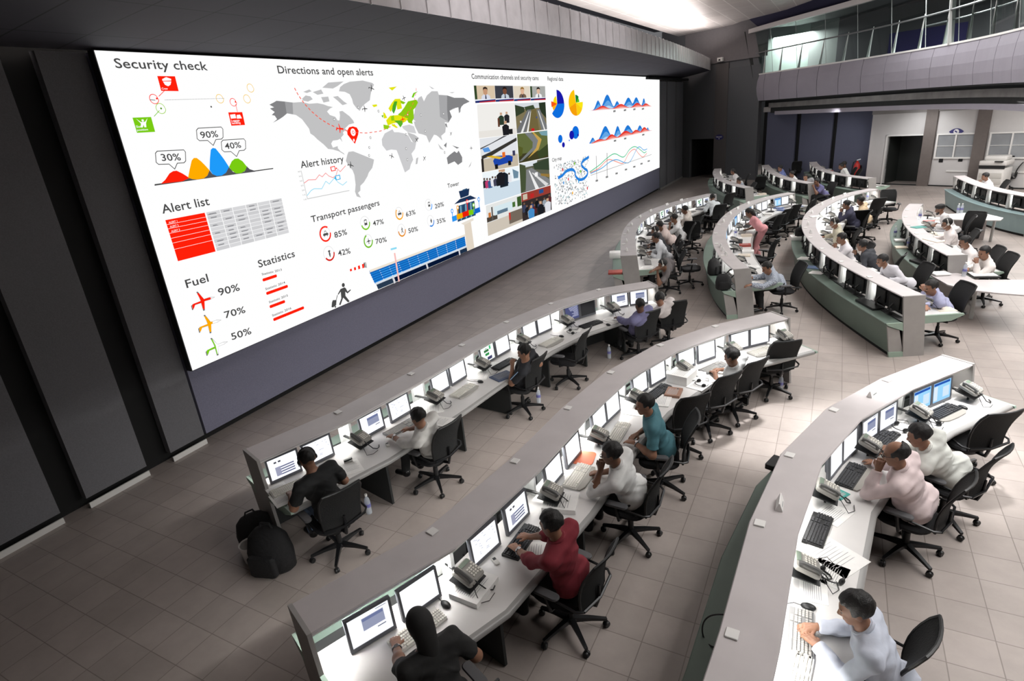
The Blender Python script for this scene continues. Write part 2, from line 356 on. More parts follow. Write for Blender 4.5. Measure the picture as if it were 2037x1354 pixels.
# lens shaped wall signs
def lens_pts(w, h, n=14):
    up = [(-w+2*w*i/n, h*(1-((-1+2*i/n)**2))) for i in range(n+1)]
    return up+[(x, -y) for x, y in up[-2:0:-1]]
def on_back(poly, s, z, off): return [lw(s+x, off, z+y) for x, y in poly]
M_navy = mat('navy_sign', (52, 50, 110), 0.5)
s_, z_ = lpt(1903, 261.5); e = empty('wall_sign', lw(s_, 0.0, z_)); tag(e, 'navy eye-shaped sign on the white wall above the window', 'sign')
def child_w(mb, name, m, par, smooth=False):
    o = mb.build(name, m, None, smooth); o.parent = par; o.matrix_parent_inverse = Matrix.Translation(-Vector(par.location)) if par.rotation_euler.z == 0 else par.matrix_basis.inverted(); return o
child_w(MB().loft([on_back(lens_pts(0.27, 0.13), s_, z_, 0.01), on_back(lens_pts(0.27, 0.13), s_, z_, 0.03)]), 'sign_plate', M_navy, e)
circ = lambda r, n=20: [(r*math.cos(2*PI*k/n), r*math.sin(2*PI*k/n)) for k in range(n)]
child_w(MB().poly(on_back(circ(0.1), s_, z_, 0.036)), 'white_disc', M_white, e)
child_w(MB().poly(on_back([(-0.05, 0.05), (0.0, 0.03), (0.05, -0.02), (0.03, -0.05), (-0.02, -0.02), (-0.06, 0.0)], s_, z_, 0.040)), 'pictogram', M_navy, e)
def text_mesh(txt, name, m):
    cu = bpy.data.curves.new(name, 'FONT'); cu.body = txt; cu.resolution_u = 3; cu.align_x = 'LEFT'; cu.offset = 0.013; cu.space_character = 1.03
    o = bpy.data.objects.new(name, cu); C.objects.link(o)
    dg = bpy.context.evaluated_depsgraph_get(); dg.update()
    me = bpy.data.meshes.new_from_object(o.evaluated_get(dg)); bpy.data.objects.remove(o); bpy.data.curves.remove(cu)
    me.name = name; me.materials.clear(); me.materials.append(m); return me
s_, z_ = lpt(1433, 272.5); e = empty('fire_exit_sign', lw(s_, 0.1, z_)); tag(e, 'small navy oval FIRE EXIT sign on the charcoal pilaster', 'sign')
child_w(MB().loft([on_back([(0.27*math.cos(t), 0.15*math.sin(t)) for t in np.linspace(0, 2*PI, 24, endpoint=False)], s_, z_, q) for q in (0.092, 0.11)]), 'sign_plate', M_navy, e)
me = text_mesh('FIRE EXIT', 'lettering', mat('white_lettering', (235, 235, 240), 0.6)); co_ = np.array([v.co[:] for v in me.vertices]); k_ = 0.40/np.ptp(co_[:, 0])
for v in me.vertices: v.co = Vector(lw(s_-0.2+(v.co.x-co_[:, 0].min())*k_, 0.114, z_-0.02+v.co.y*k_*1.1))
o = link('lettering', me, e); o.matrix_parent_inverse = Matrix.Translation(-e.location)
child_w(MB().poly(on_back(circ(0.03, 10), s_, z_-0.08, 0.114)), 'arrow_dot', M_white, e)
s_, z_ = lpt(1439, 118); e = empty('security_camera', lw(s_, 0.2, z_)); tag(e, 'small white security camera high on the dark back wall', 'camera')
child_w(MB().rbox(lw(s_, 0.25, z_), (0.34, 0.2, 0.2), 0.05, RL), 'camera_body', M_white, e, True)
child_w(MB().bar(lw(s_, 0.25, z_), lw(s_, 0.02, z_+0.08), 0.06, 0.06), 'bracket', M_white, e)
child_w(MB().box(lw(s_+0.02, 0.36, z_-0.02), (0.1, 0.03, 0.08), RL), 'lens', M_black, e)
# ---- balcony
M_band = mat('lavender_grey_cladding', (150, 146, 156), 0.55, noise=0.03, scale=2)
def subc(i0, i1, n): 
    t = np.linspace(i0, i1, n); k = np.arange(len(bc)); return np.c_[np.interp(t, k, bc[:, 0]), np.interp(t, k, bc[:, 1])]
mb = MB(); nb = 17
for j in range(nb):
    a = (len(bc)-1)*j/nb; b = (len(bc)-1)*(j+1)/nb-0.06
    sweep2(mb, subc(a, b, 4), [(-0.15, 4.1), (0.0, 4.1), (0.05, 4.42), (0.07, 4.75), (0.05, 5.08), (0.0, 5.37), (-0.15, 5.37)])
struct('trim_%d' % tn, mb, M_band, 'curved panelled balcony front'); tn += 1
struct('trim_%d' % tn, sweep2(MB(), bc, [(-0.4, 4.05), (-0.04, 4.05), (-0.02, 5.2), (-0.4, 5.2)]), M_dark, 'dark backing of the balcony front'); tn += 1
struct('trim_%d' % tn, sweep2(MB(), bc, [(-0.25, 5.37), (0.02, 5.37), (0.02, 5.43), (-0.25, 5.43)]), M_white, 'white coping of the balcony'); tn += 1
struct('trim_%d' % tn, sweep2(MB(), bc[3:], [(-0.5, 3.72), (-0.22, 3.72), (-0.22, 3.95), (-0.5, 3.95)]), mat('grey_metal_track', (150, 148, 146), 0.3, metal=0.5, noise=0.2, scale=2), 'metal light track under the balcony'); tn += 1
struct('trim_%d' % tn, sweep2(MB(), bc[3:], [(-0.7, 3.45), (-0.35, 3.45), (-0.35, 4.06), (-0.7, 4.06)]), M_dark, 'dark slot under the balcony'); tn += 1
struct('trim_%d' % tn, sweep2(MB(), bc[4:], [(-0.9, 3.36), (-0.3, 3.36), (-0.3, 3.53), (-0.9, 3.53)]), M_band, 'lower lavender band under the balcony'); tn += 1
# gallery floor slab and soffit between the band and the back wall
mb = MB(); q = offs(bc, -0.8)
for i in range(len(q)-1):
    a, b = q[i], q[i+1]; mb.quad((a[0], a[1], 3.75), (b[0], b[1], 3.75), (b[0]+8, b[1]+9, 3.75), (a[0]+8, a[1]+9, 3.75))
struct('ceiling_gallery_soffit', mb, M_panel, 'grey soffit under the gallery')
mb = MB(); q = offs(bc, -0.1)
for i in range(len(q)-1):
    a, b = q[i], q[i+1]; mb.quad((a[0], a[1], 5.3), (b[0], b[1], 5.3), (b[0]+8, b[1]+9, 5.3), (a[0]+8, a[1]+9, 5.3))
struct('floor_gallery', mb, M_dark, 'gallery floor behind the glass')
# leaning glass front
top_o, bot_o, zt_, zb_ = 0.22, -0.05, 7.45, 5.43
M_glass = glassmat('gallery_glass', (226, 238, 234))
gl = [0, 4, 8, 12, 16, 20, 24, 28, 32, 36, 40, 44, 48]
ct, cb = offs(bc, top_o), offs(bc, bot_o)
for j in range(len(gl)-1):
    a, b = gl[j], gl[j+1]; mb = MB()
    ring = [[(cb[i][0], cb[i][1], zb_), (ct[i][0], ct[i][1], zt_)] for i in (a, b)]
    mb.quad(ring[0][0], ring[1][0], ring[1][1], ring[0][1])
    struct('window_%d' % (3+j), mb, M_glass, 'leaning glass pane of the gallery')
mb = MB()
for i in gl[1:-1]: mb.bar((cb[i][0], cb[i][1], zb_), (ct[i][0], ct[i][1], zt_), 0.018, 0.03)
struct('trim_%d' % tn, mb, mat('glass_joint', (176, 182, 180), 0.3), 'slim joints between the glass panes'); tn += 1
i = 27; struct('trim_%d' % tn, MB().bar((cb[i][0], cb[i][1], 5.4), (ct[i][0]+0.02, ct[i][1], 8.0), 0.16, 0.2), M_post, 'leaning white column of the gallery'); tn += 1
struct('trim_%d' % tn, sweep2(MB(), bc, [(0.12, 7.42), (0.4, 7.42), (0.4, 7.62), (0.12, 7.62)]), mat('white_beam', (232, 226, 224), 0.4), 'white beam at the head of the glass'); tn += 1
struct('trim_%d' % tn, sweep2(MB(), bc, [(-0.1, 7.62), (0.1, 7.62), (0.9, 8.9), (-0.1, 8.9)]), mat('indigo_bulkhead', (46, 44, 72), 0.7), 'indigo bulkhead above the glass'); tn += 1
struct('trim_%d' % tn, MB().bar((cb[1][0], cb[1][1], 5.3), (ct[0][0]-0.1, ct[0][1], 7.6), 0.5, 0.1), M_dark, 'dark cheek at the end of the gallery'); tn += 1
# handrails and tapered struts behind the glass
mb = MB(); rt, rb_ = offs(bc, 0.12), offs(bc, 0.02)
mb.tube([(p[0], p[1], 6.42) for p in rt], 0.03); mb.tube([(p[0], p[1], 6.12) for p in rb_[24:]], 0.022)
struct('trim_%d' % tn, mb, mat('handrail_steel', (150, 152, 154), 0.3, metal=0.6), 'gallery handrails'); tn += 1
mb = MB()
for i in range(2, 48, 3):
    a = offs(bc, -0.12)[i]; b = rt[min(i+1, 48)]
    mb.tube([(a[0], a[1], 5.4), (b[0], b[1], 6.5)], [0.06, 0.012], 6)
struct('trim_%d' % tn, mb, M_post, 'tapered white struts of the handrail'); tn += 1
# gallery back wall: lit and unlit bays put into the wall colour
GA, GB = np.array((-7.5, 41.3)), np.array((15.0, 30.5))
def gp(px, z): 
    p = atline(px, 60, GA, GB); return (p[0], p[1], z)
def gwall(name, a, b, z0, z1, m, label, off=0.0):
    mb = MB(); A, B = Vector(a), Vector(b); n = Vector((-(B-A).y, (B-A).x, 0)).normalized()*-off if off else Vector()
    mb.quad((A.x+n.x, A.y+n.y, z0), (B.x+n.x, B.y+n.y, z0), (B.x+n.x, B.y+n.y, z1), (A.x+n.x, A.y+n.y, z1)); return struct(name, mb, m, label)
gwall('wall_gallery', (*GA, 0), gp(1612, 0), 5.3, 8.4, mat('mint_white_wall', (206, 222, 214), 0.6), 'pale mint wall inside the gallery')
gwall('wall_gallery_grey', gp(1612, 0), gp(1668, 0), 5.3, 8.4, mat('grey_gallery_wall', (176, 180, 178), 0.6), 'grey wall inside the gallery')
gwall('wall_gallery_dark', gp(1668, 0), (*GB, 0), 5.3, 8.4, mat('unlit_gallery_wall', (110, 108, 112), 0.6), 'gallery wall coloured dark as its unlit stretch')
gwall('trim_%d' % tn, gp(1772, 0), gp(1925, 0), 5.35, 6.6, mat('indigo_wall_panel', (66, 60, 118), 0.6), 'indigo panel on the gallery wall', 0.05); tn += 1
mb = MB(); q2 = offs(bc, 0.15)
for i in range(len(q2)-1): mb.quad((q2[i][0]+8, q2[i][1]+9, 7.9), (q2[i+1][0]+8, q2[i+1][1]+9, 7.9), (q2[i+1][0], q2[i+1][1], 7.62), (q2[i][0], q2[i][1], 7.62))
struct('ceiling_gallery', mb, mat('grey_gallery_ceiling', (112, 110, 112), 0.6), 'ceiling of the gallery')
mb = MB(); lbox(mb, swh, sE, 3.08, 3.75, 0.03, 0.1); struct('trim_%d' % tn, mb, mat('grey_upper_wall', (150, 147, 145), 0.7), 'grey strip above the white wall'); tn += 1
# unseen sides of the hall
struct('wall_right', MB().box((11.5, 14, 4.5), (0.2, 62, 9.2)), M_walllit)
struct('wall_front', MB().box((1, -9, 4.5), (24, 0.2, 9.2)), M_walllit)
struct('wall_far', MB().box((1, 44.8, 4.5), (24, 0.2, 9.2)), M_walldark)
# ------------------------------------------------------------------ the video wall
XS = XW+0.10
y0, z1 = atx(187, 100, XS)[1:]; y1 = atx(1312, 155, XS)[1]; z0 = atx(383, 737, XS)[2]
vw = empty('video_wall', (XS, (y0+y1)/2, z0)); tag(vw, 'huge white video wall screen of dashboards, maps and charts on the fabric wall', 'screen')
INV = Matrix.Translation(-Vector(vw.location))
def vkid(o, par=None):
    o.parent = par or vw
    if par is None: o.matrix_parent_inverse = INV
    return o
o = MB().box((XS-0.07, (y0+y1)/2, (z0+z1)/2), (0.125, y1-y0+0.02, z1-z0+0.02)).build('housing', M_black, None, False); vkid(o)
disp = MB().quad((XS, y0, z0), (XS, y1, z0), (XS, y1, z1), (XS, y0, z1)).build('display', glow(255, 255, 255, 1.0), None, False); vkid(disp)
LAYER = [0]
def SP(p, k=0): q = atx(p[0], p[1], XS); return (XS+0.004+0.0015*k, q[1], q[2])
def Z(zx, pts): return [(zx[0]+x/zx[2], zx[1]+y/zx[2]) for x, y in pts]
z1s, z2s, z3s, z4s, z5s, z6s = (180, 80, 3.512), (280, 360, 3.5625), (520, 100, 4.232), (600, 340, 4.837), (920, 130, 3.867), (1070, 140, 4.514)
GREY = (74, 74, 74)
def panel(name, shapes):
    """shapes: (list of 3D points, colour); one flat multi-coloured picture"""
    me = bpy.data.meshes.new(name); vs = []; fs = []; mi = []; ml = []
    for k, (pts, col) in enumerate(shapes):
        m = glow(*col)
        if m not in ml: ml.append(m)
        o = len(vs); vs += [(p[0]+0.0004*k, p[1], p[2]) for p in pts]; fs.append(tuple(range(o, o+len(pts)))); mi.append(ml.index(m))
    me.from_pydata(vs, [], fs)
    for m in ml: me.materials.append(m)
    me.polygons.foreach_set('material_index', mi); me.update()
    o = link(name, me); o.parent = disp; o.matrix_parent_inverse = Matrix.Identity(4)
    return o
def loc3(p): return Vector(p)
def stroke(pts, w, k=1):
    P = [np.array(SP(p, k)) for p in pts]; out = []
    for a, b in zip(P[:-1], P[1:]):
        t = b-a; L = np.linalg.norm(t[1:]) or 1; n = np.array([0, -t[2], t[1]])/L*w/2; e = t/L*w*0.3
        out.append([tuple(a-n-e), tuple(b-n+e), tuple(b+n+e), tuple(a+n-e)])
    return out
def strokes(pts, w, col, k=1): return [(q, col) for q in stroke(pts, w, k)]
def rad(p, dy): return abs(atx(p[0], p[1]+dy, XS)[2]-atx(p[0], p[1], XS)[2])
def disc(p, r, k=1, n=20, ry=None):
    c = SP(p, k); return [(c[0], c[1]+r*math.cos(2*PI*i/n), c[2]+(ry or r)*math.sin(2*PI*i/n)) for i in range(n)]
def arc(p, r0, r1, a0, a1, k=1, n=28):
    c = SP(p, k); A = [math.radians(a0+(a1-a0)*i/n) for i in range(n+1)]; out = []
    for a, b in zip(A[:-1], A[1:]):
        out.append([(c[0], c[1]+r*math.cos(t), c[2]+r*math.sin(t)) for r, t in ((r0, a), (r1, a), (r1, b), (r0, b))])
    return out
def wtext(txt, a, b, hpx, col=GREY, name='caption', k=3, bold=0.0):
    """a, b: ends of the baseline, hpx: capital height at a"""
    me = text_mesh(txt, name, glow(*col)); P = np.array([v.co[:] for v in me.vertices])
    A, B = np.array(SP(a, k)), np.array(SP(b, k)); hgt = rad(a, -hpx)
    w = np.ptp(P[:, 0]); sx = (B[1]-A[1])/w; x0 = P[:, 0].min(); sz = hgt/0.69; zm = A[2]; slope = (B[2]-A[2])/(B[1]-A[1])
    if abs(slope) < 0.05: zm = (A[2]+B[2])/2; slope = 0
    for v in me.vertices: dx = (v.co.x-x0)*sx; v.co = Vector((A[0], A[1]+dx, zm+slope*dx+v.co.y*sz))
    o = link(name, me, disp); return o
RED, ORA, BLU, GRN = (255, 32, 10), (255, 172, 0), (30, 155, 250), (122, 204, 18)
# headings
wtext('Security check', (230, 136), (413, 139), 19, name='heading')
wtext('Directions and open alerts', (553, 146), (742, 150), 15, name='heading')
wtext('Alert list', (323, 425), (417, 407), 18, name='heading')
wtext('Alert history', (598, 333), (684, 323), 14, name='heading')
wtext('Transport passengers', (619, 440), (755, 410), 13, name='heading')
wtext('Tower', (890, 373), (913, 369), 8.5, name='heading')
wtext('Statistics', (514, 530), (587, 512), 15, name='heading')
wtext('Fuel', (371, 573), (415, 559), 17, name='heading')
wtext('Communication channels and security cams', (938, 157), (1071, 159), 10, name='heading')
wtext('Regional data', (1089, 160), (1120, 161), 8, name='heading')
wtext('City map', (1098, 321), (1117, 318), 7, name='heading')
# bell curves
def zz(z, pts, k=1): return [SP(p, k) for p in Z(z, pts)]
sh = [(zz(z1s, [(446, 1005), (1275, 892), (1275, 899), (446, 1016)]), GREY),
 (zz(z1s, [(630, 985), (650, 970), (690, 955), (725, 972), (790, 965), (828, 905), (850, 935), (890, 948), (935, 930), (965, 885), (995, 920), (1040, 930), (1075, 915), (1090, 880), (1110, 900), (1150, 913), (1150, 918)]), (84, 84, 88)),
 (zz(z1s, [(490, 1002), (520, 975), (550, 930), (575, 914), (600, 911), (640, 930), (690, 962), (640, 985)]), RED),
 (zz(z1s, [(680, 960), (690, 905), (705, 840), (720, 822), (740, 822), (770, 845), (800, 875), (830, 908), (815, 945), (790, 965), (745, 972), (710, 970)]), ORA),
 (zz(z1s, [(830, 905), (832, 830), (838, 765), (852, 752), (872, 756), (900, 790), (930, 830), (966, 885), (945, 925), (915, 945), (880, 948), (850, 935)]), BLU),
 (zz(z1s, [(966, 885), (985, 845), (1005, 828), (1030, 826), (1060, 845), (1090, 882), (1078, 912), (1050, 928), (1015, 930), (985, 910)]), GRN)]
for (x, y, w, h, tx) in ((450, 775, 212, 90, 585), (735, 615, 187, 85, 853), (907, 698, 172, 80, 1015)):
    q = [(x+12, y), (x+w-14, y-9), (x+w-2, y+5), (x+w, y+h-22), (x+w-12, y+h-9), (tx+18, y+h-6), (tx, y+h+35), (tx-40, y+h+0), (x+22, y+h+2), (x+5, y+h-12), (x, y+14), (x+12, y)]
    sh += strokes(Z(z1s, q), 0.011, (90, 90, 90), 2)
panel('bell_chart', sh)
wtext('30%', Z(z1s, [(498, 843)])[0], Z(z1s, [(632, 838)])[0], 14, name='percentage'); wtext('90%', Z(z1s, [(770, 682)])[0], Z(z1s, [(893, 678)])[0], 13, name='percentage'); wtext('40%', Z(z1s, [(940, 758)])[0], Z(z1s, [(1053, 752)])[0], 12, name='percentage')
# security check icons
def icon(z, q, col, white, name, cap):
    panel(name, [(zz(z, q, 2), col)]+[(zz(z, w, 3), (255, 255, 255)) for w in white])
icon(z1s, [(464, 250), (588, 252), (614, 356), (492, 354)], RED, [[(498, 272), (525, 258), (560, 270), (562, 282), (500, 284)], [(503, 288), (562, 288), (556, 312), (540, 322), (518, 312)]], 'crew_icon', '')
icon(z1s, [(960, 504), (1058, 502), (1078, 592), (982, 597)], RED, [[(972, 520), (1008, 516), (1016, 545), (978, 548)], [(1018, 522), (1042, 520), (1055, 546), (1020, 548)]], 'luggage_icon', '')
icon(z1s, [(291, 541), (421, 536), (450, 640), (323, 647)], GRN, [[(352, 555), (366, 552), (372, 566), (358, 570)], [(315, 548), (350, 572), (378, 570), (395, 545), (385, 580), (388, 608), (374, 608), (368, 590), (362, 610), (348, 608), (350, 582)]], 'slot_position_icon', '')
wtext('Crew', Z(z1s, [(497, 346)])[0], Z(z1s, [(538, 344)])[0], 4, (255, 255, 255), 'caption', 4)
wtext('Slot', Z(z1s, [(318, 612)])[0], Z(z1s, [(352, 610)])[0], 4.5, (255, 255, 255), 'caption', 4); wtext('position', Z(z1s, [(324, 634)])[0], Z(z1s, [(400, 629)])[0], 4, (255, 255, 255), 'caption', 4)
wtext('Luggage', Z(z1s, [(982, 569)])[0], Z(z1s, [(1040, 566)])[0], 4, (255, 255, 255), 'caption', 4); wtext('handling', Z(z1s, [(986, 586)])[0], Z(z1s, [(1046, 583)])[0], 4, (255, 255, 255), 'caption', 4)
sh = []
for (x, y, c, r) in ((440, 411, RED, .065), (990, 434, RED, .06), (893, 410, (248, 205, 90), .065), (1103, 336, (248, 205, 90), .065), (1076, 412, (248, 205, 90), .065), (470, 480, (165, 215, 90), .07)):
    sh += [(q, c) for q in arc(Z(z1s, [(x, y)])[0], r-0.009, r, 0, 360, 2)]
for (x, y, c) in ((440, 411, RED), (990, 434, RED), (470, 480, (90, 150, 40)), (820, 468, GREY)): sh.append((disc(Z(z1s, [(x, y)])[0], 0.013, 3), c))
for a, b, c in (((455, 395), (492, 358), RED), ((992, 450), (1004, 502), RED), ((458, 495), (422, 534), GRN), ((393, 420), (428, 422), GREY)): sh += strokes(Z(z1s, [a, b]), 0.008, c)
for i in range(48): x = 498+i*8.6; sh.append((disc(Z(z1s, [(x, 421-i*0.23)])[0], 0.005, 2, 6), (90, 90, 90)))
panel('route_diagram', sh)
# alert table
T = lambda u, v: (lambda tl, tr, br, bl: tuple(np.array(tl)*(1-u)*(1-v)+np.array(tr)*u*(1-v)+np.array(br)*u*v+np.array(bl)*(1-u)*v))((172, 277), (988, 122), (1042, 368), (262, 570))
sh = []
rows = [0, .115, .215, .325, .445, .56, .71, 1.0]
for i in range(7): sh.append((zz(z2s, [T(0, rows[i]), T(.342, rows[i]), T(.342, rows[i+1]-.008), T(0, rows[i+1]-.008)]), RED))
cs = [.35, .47, .575, .69, .79, .895, 1.0]
for j in range(6):
    for i in range(10): sh.append((zz(z2s, [T(cs[j]+.004, i/10), T(cs[j+1], i/10), T(cs[j+1], i/10+.09), T(cs[j]+.004, i/10+.09)]), (206, 206, 208) if (i+j) % 2 else (216, 216, 218)))
rr = random.Random(3)
for j in range(6):
    for i in range(9):
        if rr.random() < .62: sh.append((zz(z2s, [T(cs[j]+.02, i/10+.035), T(cs[j]+.02+rr.uniform(.03, .07), i/10+.035), T(cs[j]+.07, i/10+.065), T(cs[j]+.02, i/10+.065)], 2), (150, 150, 154)))
panel('alert_table', sh)
for i in range(3): wtext('ALERT %d' % (i+1), Z(z2s, [T(.02, rows[i+1]-.02)])[0], Z(z2s, [T(.095, rows[i+1]-.02)])[0], 4, (255, 235, 230), 'caption', 3)
wtext('AMERICA', Z(z2s, [T(.36, .085)])[0], Z(z2s, [T(.44, .085)])[0], 3.4, (110, 110, 110)); wtext('AFRICA', Z(z2s, [T(.36, .185)])[0], Z(z2s, [T(.43, .185)])[0], 3.4, (110, 110, 110)); wtext('ASIA', Z(z2s, [T(.36, .285)])[0], Z(z2s, [T(.4, .285)])[0], 3.4, (110, 110, 110))
# fuel aircraft
plane = [(-.5, -.08), (-.42, -.03), (-.1, .0), (-.12, .12), (-.18, .36), (-.12, .36), (.05, .04), (.3, .05), (.5, .0), (.3, -.05), (.05, -.05), (-.02, -.38), (-.09, -.38), (-.1, -.08), (-.36, -.09), (-.46, -.24), (-.5, -.24)]
for (a, b, col, fr, tx, te, num) in (((355, 868), (520, 822), RED, .86, (553, 813), (702, 773), '90%'), ((406, 1030), (566, 984), ORA, .62, (597, 972), (742, 930), '70%'), ((458, 1195), (612, 1138), GRN, .45, (645, 1126), (784, 1080), '50%')):
    A, B = [np.array(SP(p, 2)) for p in Z(z2s, [a, b])]; L = B-A; W_ = np.array([0, -L[2], L[1]])
    pt = lambda q, k=0: tuple(A+L*(q[0]+.5)+W_*q[1]*1.0+np.array([.001*k, 0, 0]))
    out = [pt(q) for q in plane]
    clip = [pt((min(q[0], fr-.5), q[1]), 1) for q in plane]
    panel('aircraft_icon', [([pt((q[0]*1.05, q[1]*1.05)) for q in plane], (110, 110, 110)), ([pt((q[0]*.98, q[1]*.9), 1) for q in plane], (255, 255, 255)), ([pt((min(q[0]*.98, fr-.5), q[1]*.9), 2) for q in plane], col)])
    wtext(num, Z(z2s, [tx])[0], Z(z2s, [te])[0], 15 if num == '90%' else 14, name='percentage')
# statistics bars
for k, (a, b, t0, t1) in enumerate((((870, 700), (955, 672), (857, 668), (998, 634)), ((896, 795), (1033, 746), (882, 770), (1022, 727)), ((920, 889), (1013, 854), (907, 862), (1042, 820)), ((946, 980), (1148, 898), (930, 958), (1066, 908)))):
    q = Z(z2s, [a, b]); w = rad(q[0], 6.2)
    panel('statistic_bar', strokes(q, w, RED)+[(disc(q[0], w/2, 1), RED), (disc(q[1], w/2, 1), RED)])
    wtext('Statistic %d' % (2013+k), Z(z2s, [t0])[0], Z(z2s, [t1])[0], 4.6, (90, 90, 90))
# passenger gauges
for (x, y, rp, col, pc, tx, te, hh) in ((220, 605, 78, RED, 85, (316, 640), (437, 612), 11.5), (258, 793, 74, (215, 22, 10), 42, (352, 818), (470, 790), 11.5), (606, 500, 69, GRN, 47, (686, 528), (790, 506), 10), (634, 673, 68, (110, 190, 14), 70, (712, 703), (818, 678), 10), (933, 408, 63, ORA, 63, (1003, 438), (1095, 415), 9.5), (957, 570, 63, (235, 140, 0), 50, (1027, 598), (1119, 575), 9.5), (1217, 325, 57, BLU, 20, (1281, 360), (1368, 338), 9), (1237, 480, 57, (30, 130, 225), 35, (1300, 508), (1384, 488), 9)):
    c = Z(z4s, [(x, y)])[0]; r_ = rad(c, rp/4.837)
    sh = [(q, (225, 225, 226)) for q in arc(c, r_*.93, r_, 0, 360, 1)]+[(q, col) for q in arc(c, r_*.8, r_*1.02, 0, -3.6*pc, 2)]
    C0 = SP(c, 2); ip = lambda pts: [(C0[0], C0[1]+px_*r_, C0[2]+pz_*r_) for px_, pz_ in pts]
    kind = {85: 'car', 42: 'bike', 47: 'train', 70: 'plane', 63: 'car', 50: 'walk', 20: 'train', 35: 'boat'}[pc]
    dk = (80, 80, 80); wh = (250, 250, 250)
    if kind == 'car': sh += [(ip([(-.45, -.2), (-.45, .05), (-.25, .1), (-.15, .4), (.15, .4), (.25, .1), (.45, .05), (.45, -.2)]), dk), (ip([(-.2, .1), (-.12, .32), (.12, .32), (.2, .1)]), wh), (ip([(-.3, -.35), (-.2, -.35), (-.2, -.2), (-.3, -.2)]), dk), (ip([(.2, -.35), (.3, -.35), (.3, -.2), (.2, -.2)]), dk)]
    if kind == 'train': sh += [(ip([(-.3, -.3), (-.3, .4), (-.2, .5), (.2, .5), (.3, .4), (.3, -.3)]), dk), (ip([(-.22, .02), (-.22, .36), (.22, .36), (.22, .02)]), wh), (ip([(-.2, -.45), (-.1, -.3), (-.2, -.3)]), dk), (ip([(.2, -.45), (.1, -.3), (.2, -.3)]), dk)]
    if kind == 'plane': sh += [(ip([(0, .5), (.08, .1), (.6, -.1), (.08, -.1), (.05, -.3), (.2, -.4), (-.2, -.4), (-.05, -.3), (-.08, -.1), (-.6, -.1), (-.08, .1)]), dk)]
    if kind == 'bike': sh += [(ip([(-.25, .3), (-.1, .45), (.1, .45), (.25, .3), (.1, .2), (.15, -.1), (.05, -.5), (-.05, -.5), (-.15, -.1), (-.1, .2)]), dk)]
    if kind == 'walk': sh += [(ip([(-.06, .4), (.06, .4), (.06, .52), (-.06, .52)]), dk), (ip([(-.05, .35), (.08, .35), (.25, .1), (.2, .05), (.08, .2), (.08, -.05), (.3, -.45), (.2, -.48), (0, -.15), (-.25, -.45), (-.3, -.4), (-.06, 0), (-.08, .18), (-.22, .0), (-.26, .05)]), dk)]
    if kind == 'boat': sh += [(ip([(0, .5), (.12, .2), (.22, .15), (.15, -.2), (0, -.4), (-.15, -.2), (-.22, .15), (-.12, .2)]), dk)]
    panel('gauge_ring', sh); wtext('%d%%' % pc, Z(z4s, [tx])[0], Z(z4s, [te])[0], hh, name='percentage')
# traveller pictogram, red ticks, terminal and tower
sh = [(disc(Z(z4s, [(399, 1097)])[0], rad((682, 567), 4.3), 1), GREY)]
for q in ([(372, 1135), (412, 1118), (425, 1130), (440, 1160), (466, 1138), (472, 1146), (440, 1178), (418, 1160), (420, 1200), (460, 1252), (445, 1265), (398, 1218), (372, 1290), (358, 1285), (380, 1225), (374, 1160), (352, 1190), (345, 1185)],
          [(290, 1262), (298, 1242), (334, 1240), (330, 1290), (300, 1312), (285, 1308)], [(340, 1190), (345, 1195), (332, 1245), (327, 1245)]): sh.append((zz(z4s, q), GREY))
sh.append((disc(Z(z4s, [(322, 1306)])[0], rad((682, 567), 2), 1), GREY)); panel('traveller_icon', sh)
sh = []
for i in range(4):
    x = 461+i*39; y = 945-i*16; hgt = 22+i*6; sh.append((zz(z4s, [(x, y), (x+18, y-7), (x+23, y+hgt-8), (x+5, y+hgt)]), RED))
sh += strokes(Z(z4s, [(600, 885), (608, 925)]), .03, GREY)+strokes(Z(z4s, [(612, 880), (622, 928)]), .02, (120, 120, 120)); panel('tick_marks', sh)
sh = []; n = 10
top = lambda t: (648+(1562-648)*t, 962+(618-962)*t); mid = lambda t: (704+(1576-704)*t, 1083+(725-1083)*t); bot = lambda t: (726+(1584-726)*t, 1138+(770-1138)*t)
for i in range(n):
    a, b = i/n, (i+1)/n-.005; sh.append((zz(z4s, [top(a), top(b), mid(b), mid(a)]), [(30, 140, 225), (62, 170, 245), (58, 168, 245)][(i*5) % 3]))
    for q in range(1, 6): f_ = lambda t, v: tuple(np.array(top(t))*(1-v)+np.array(mid(t))*v); sh += strokes(Z(z4s, [f_(a, q/6), f_(b, q/6)]), .035, (20, 100, 185), 2)
for a, b, c in ((0, .18, (40, 58, 80)), (.19, .55, (6, 22, 52)), (.56, .91, (6, 22, 52)), (.92, 1, (30, 48, 72))): sh.append((zz(z4s, [mid(a), mid(b), bot(b), bot(a)], 2), c))
for t in (.185, .555, .915): sh += strokes(Z(z4s, [mid(t), bot(t)]), .06, (215, 215, 220), 3)
sh += strokes(Z(z4s, [top(0), top(1)]), .05, (238, 228, 212), 2)+strokes(Z(z4s, [mid(0), mid(1)]), .05, (214, 222, 232), 3)
sh += strokes(Z(z4s, [(882, 795), (924, 1056)]), .05, (250, 190, 185), 4)+strokes(Z(z4s, [(848, 753), (898, 740)]), .04, (140, 220, 245), 3)
panel('terminal_drawing', sh)
NV, TL_ = (28, 50, 86), (46, 84, 118)
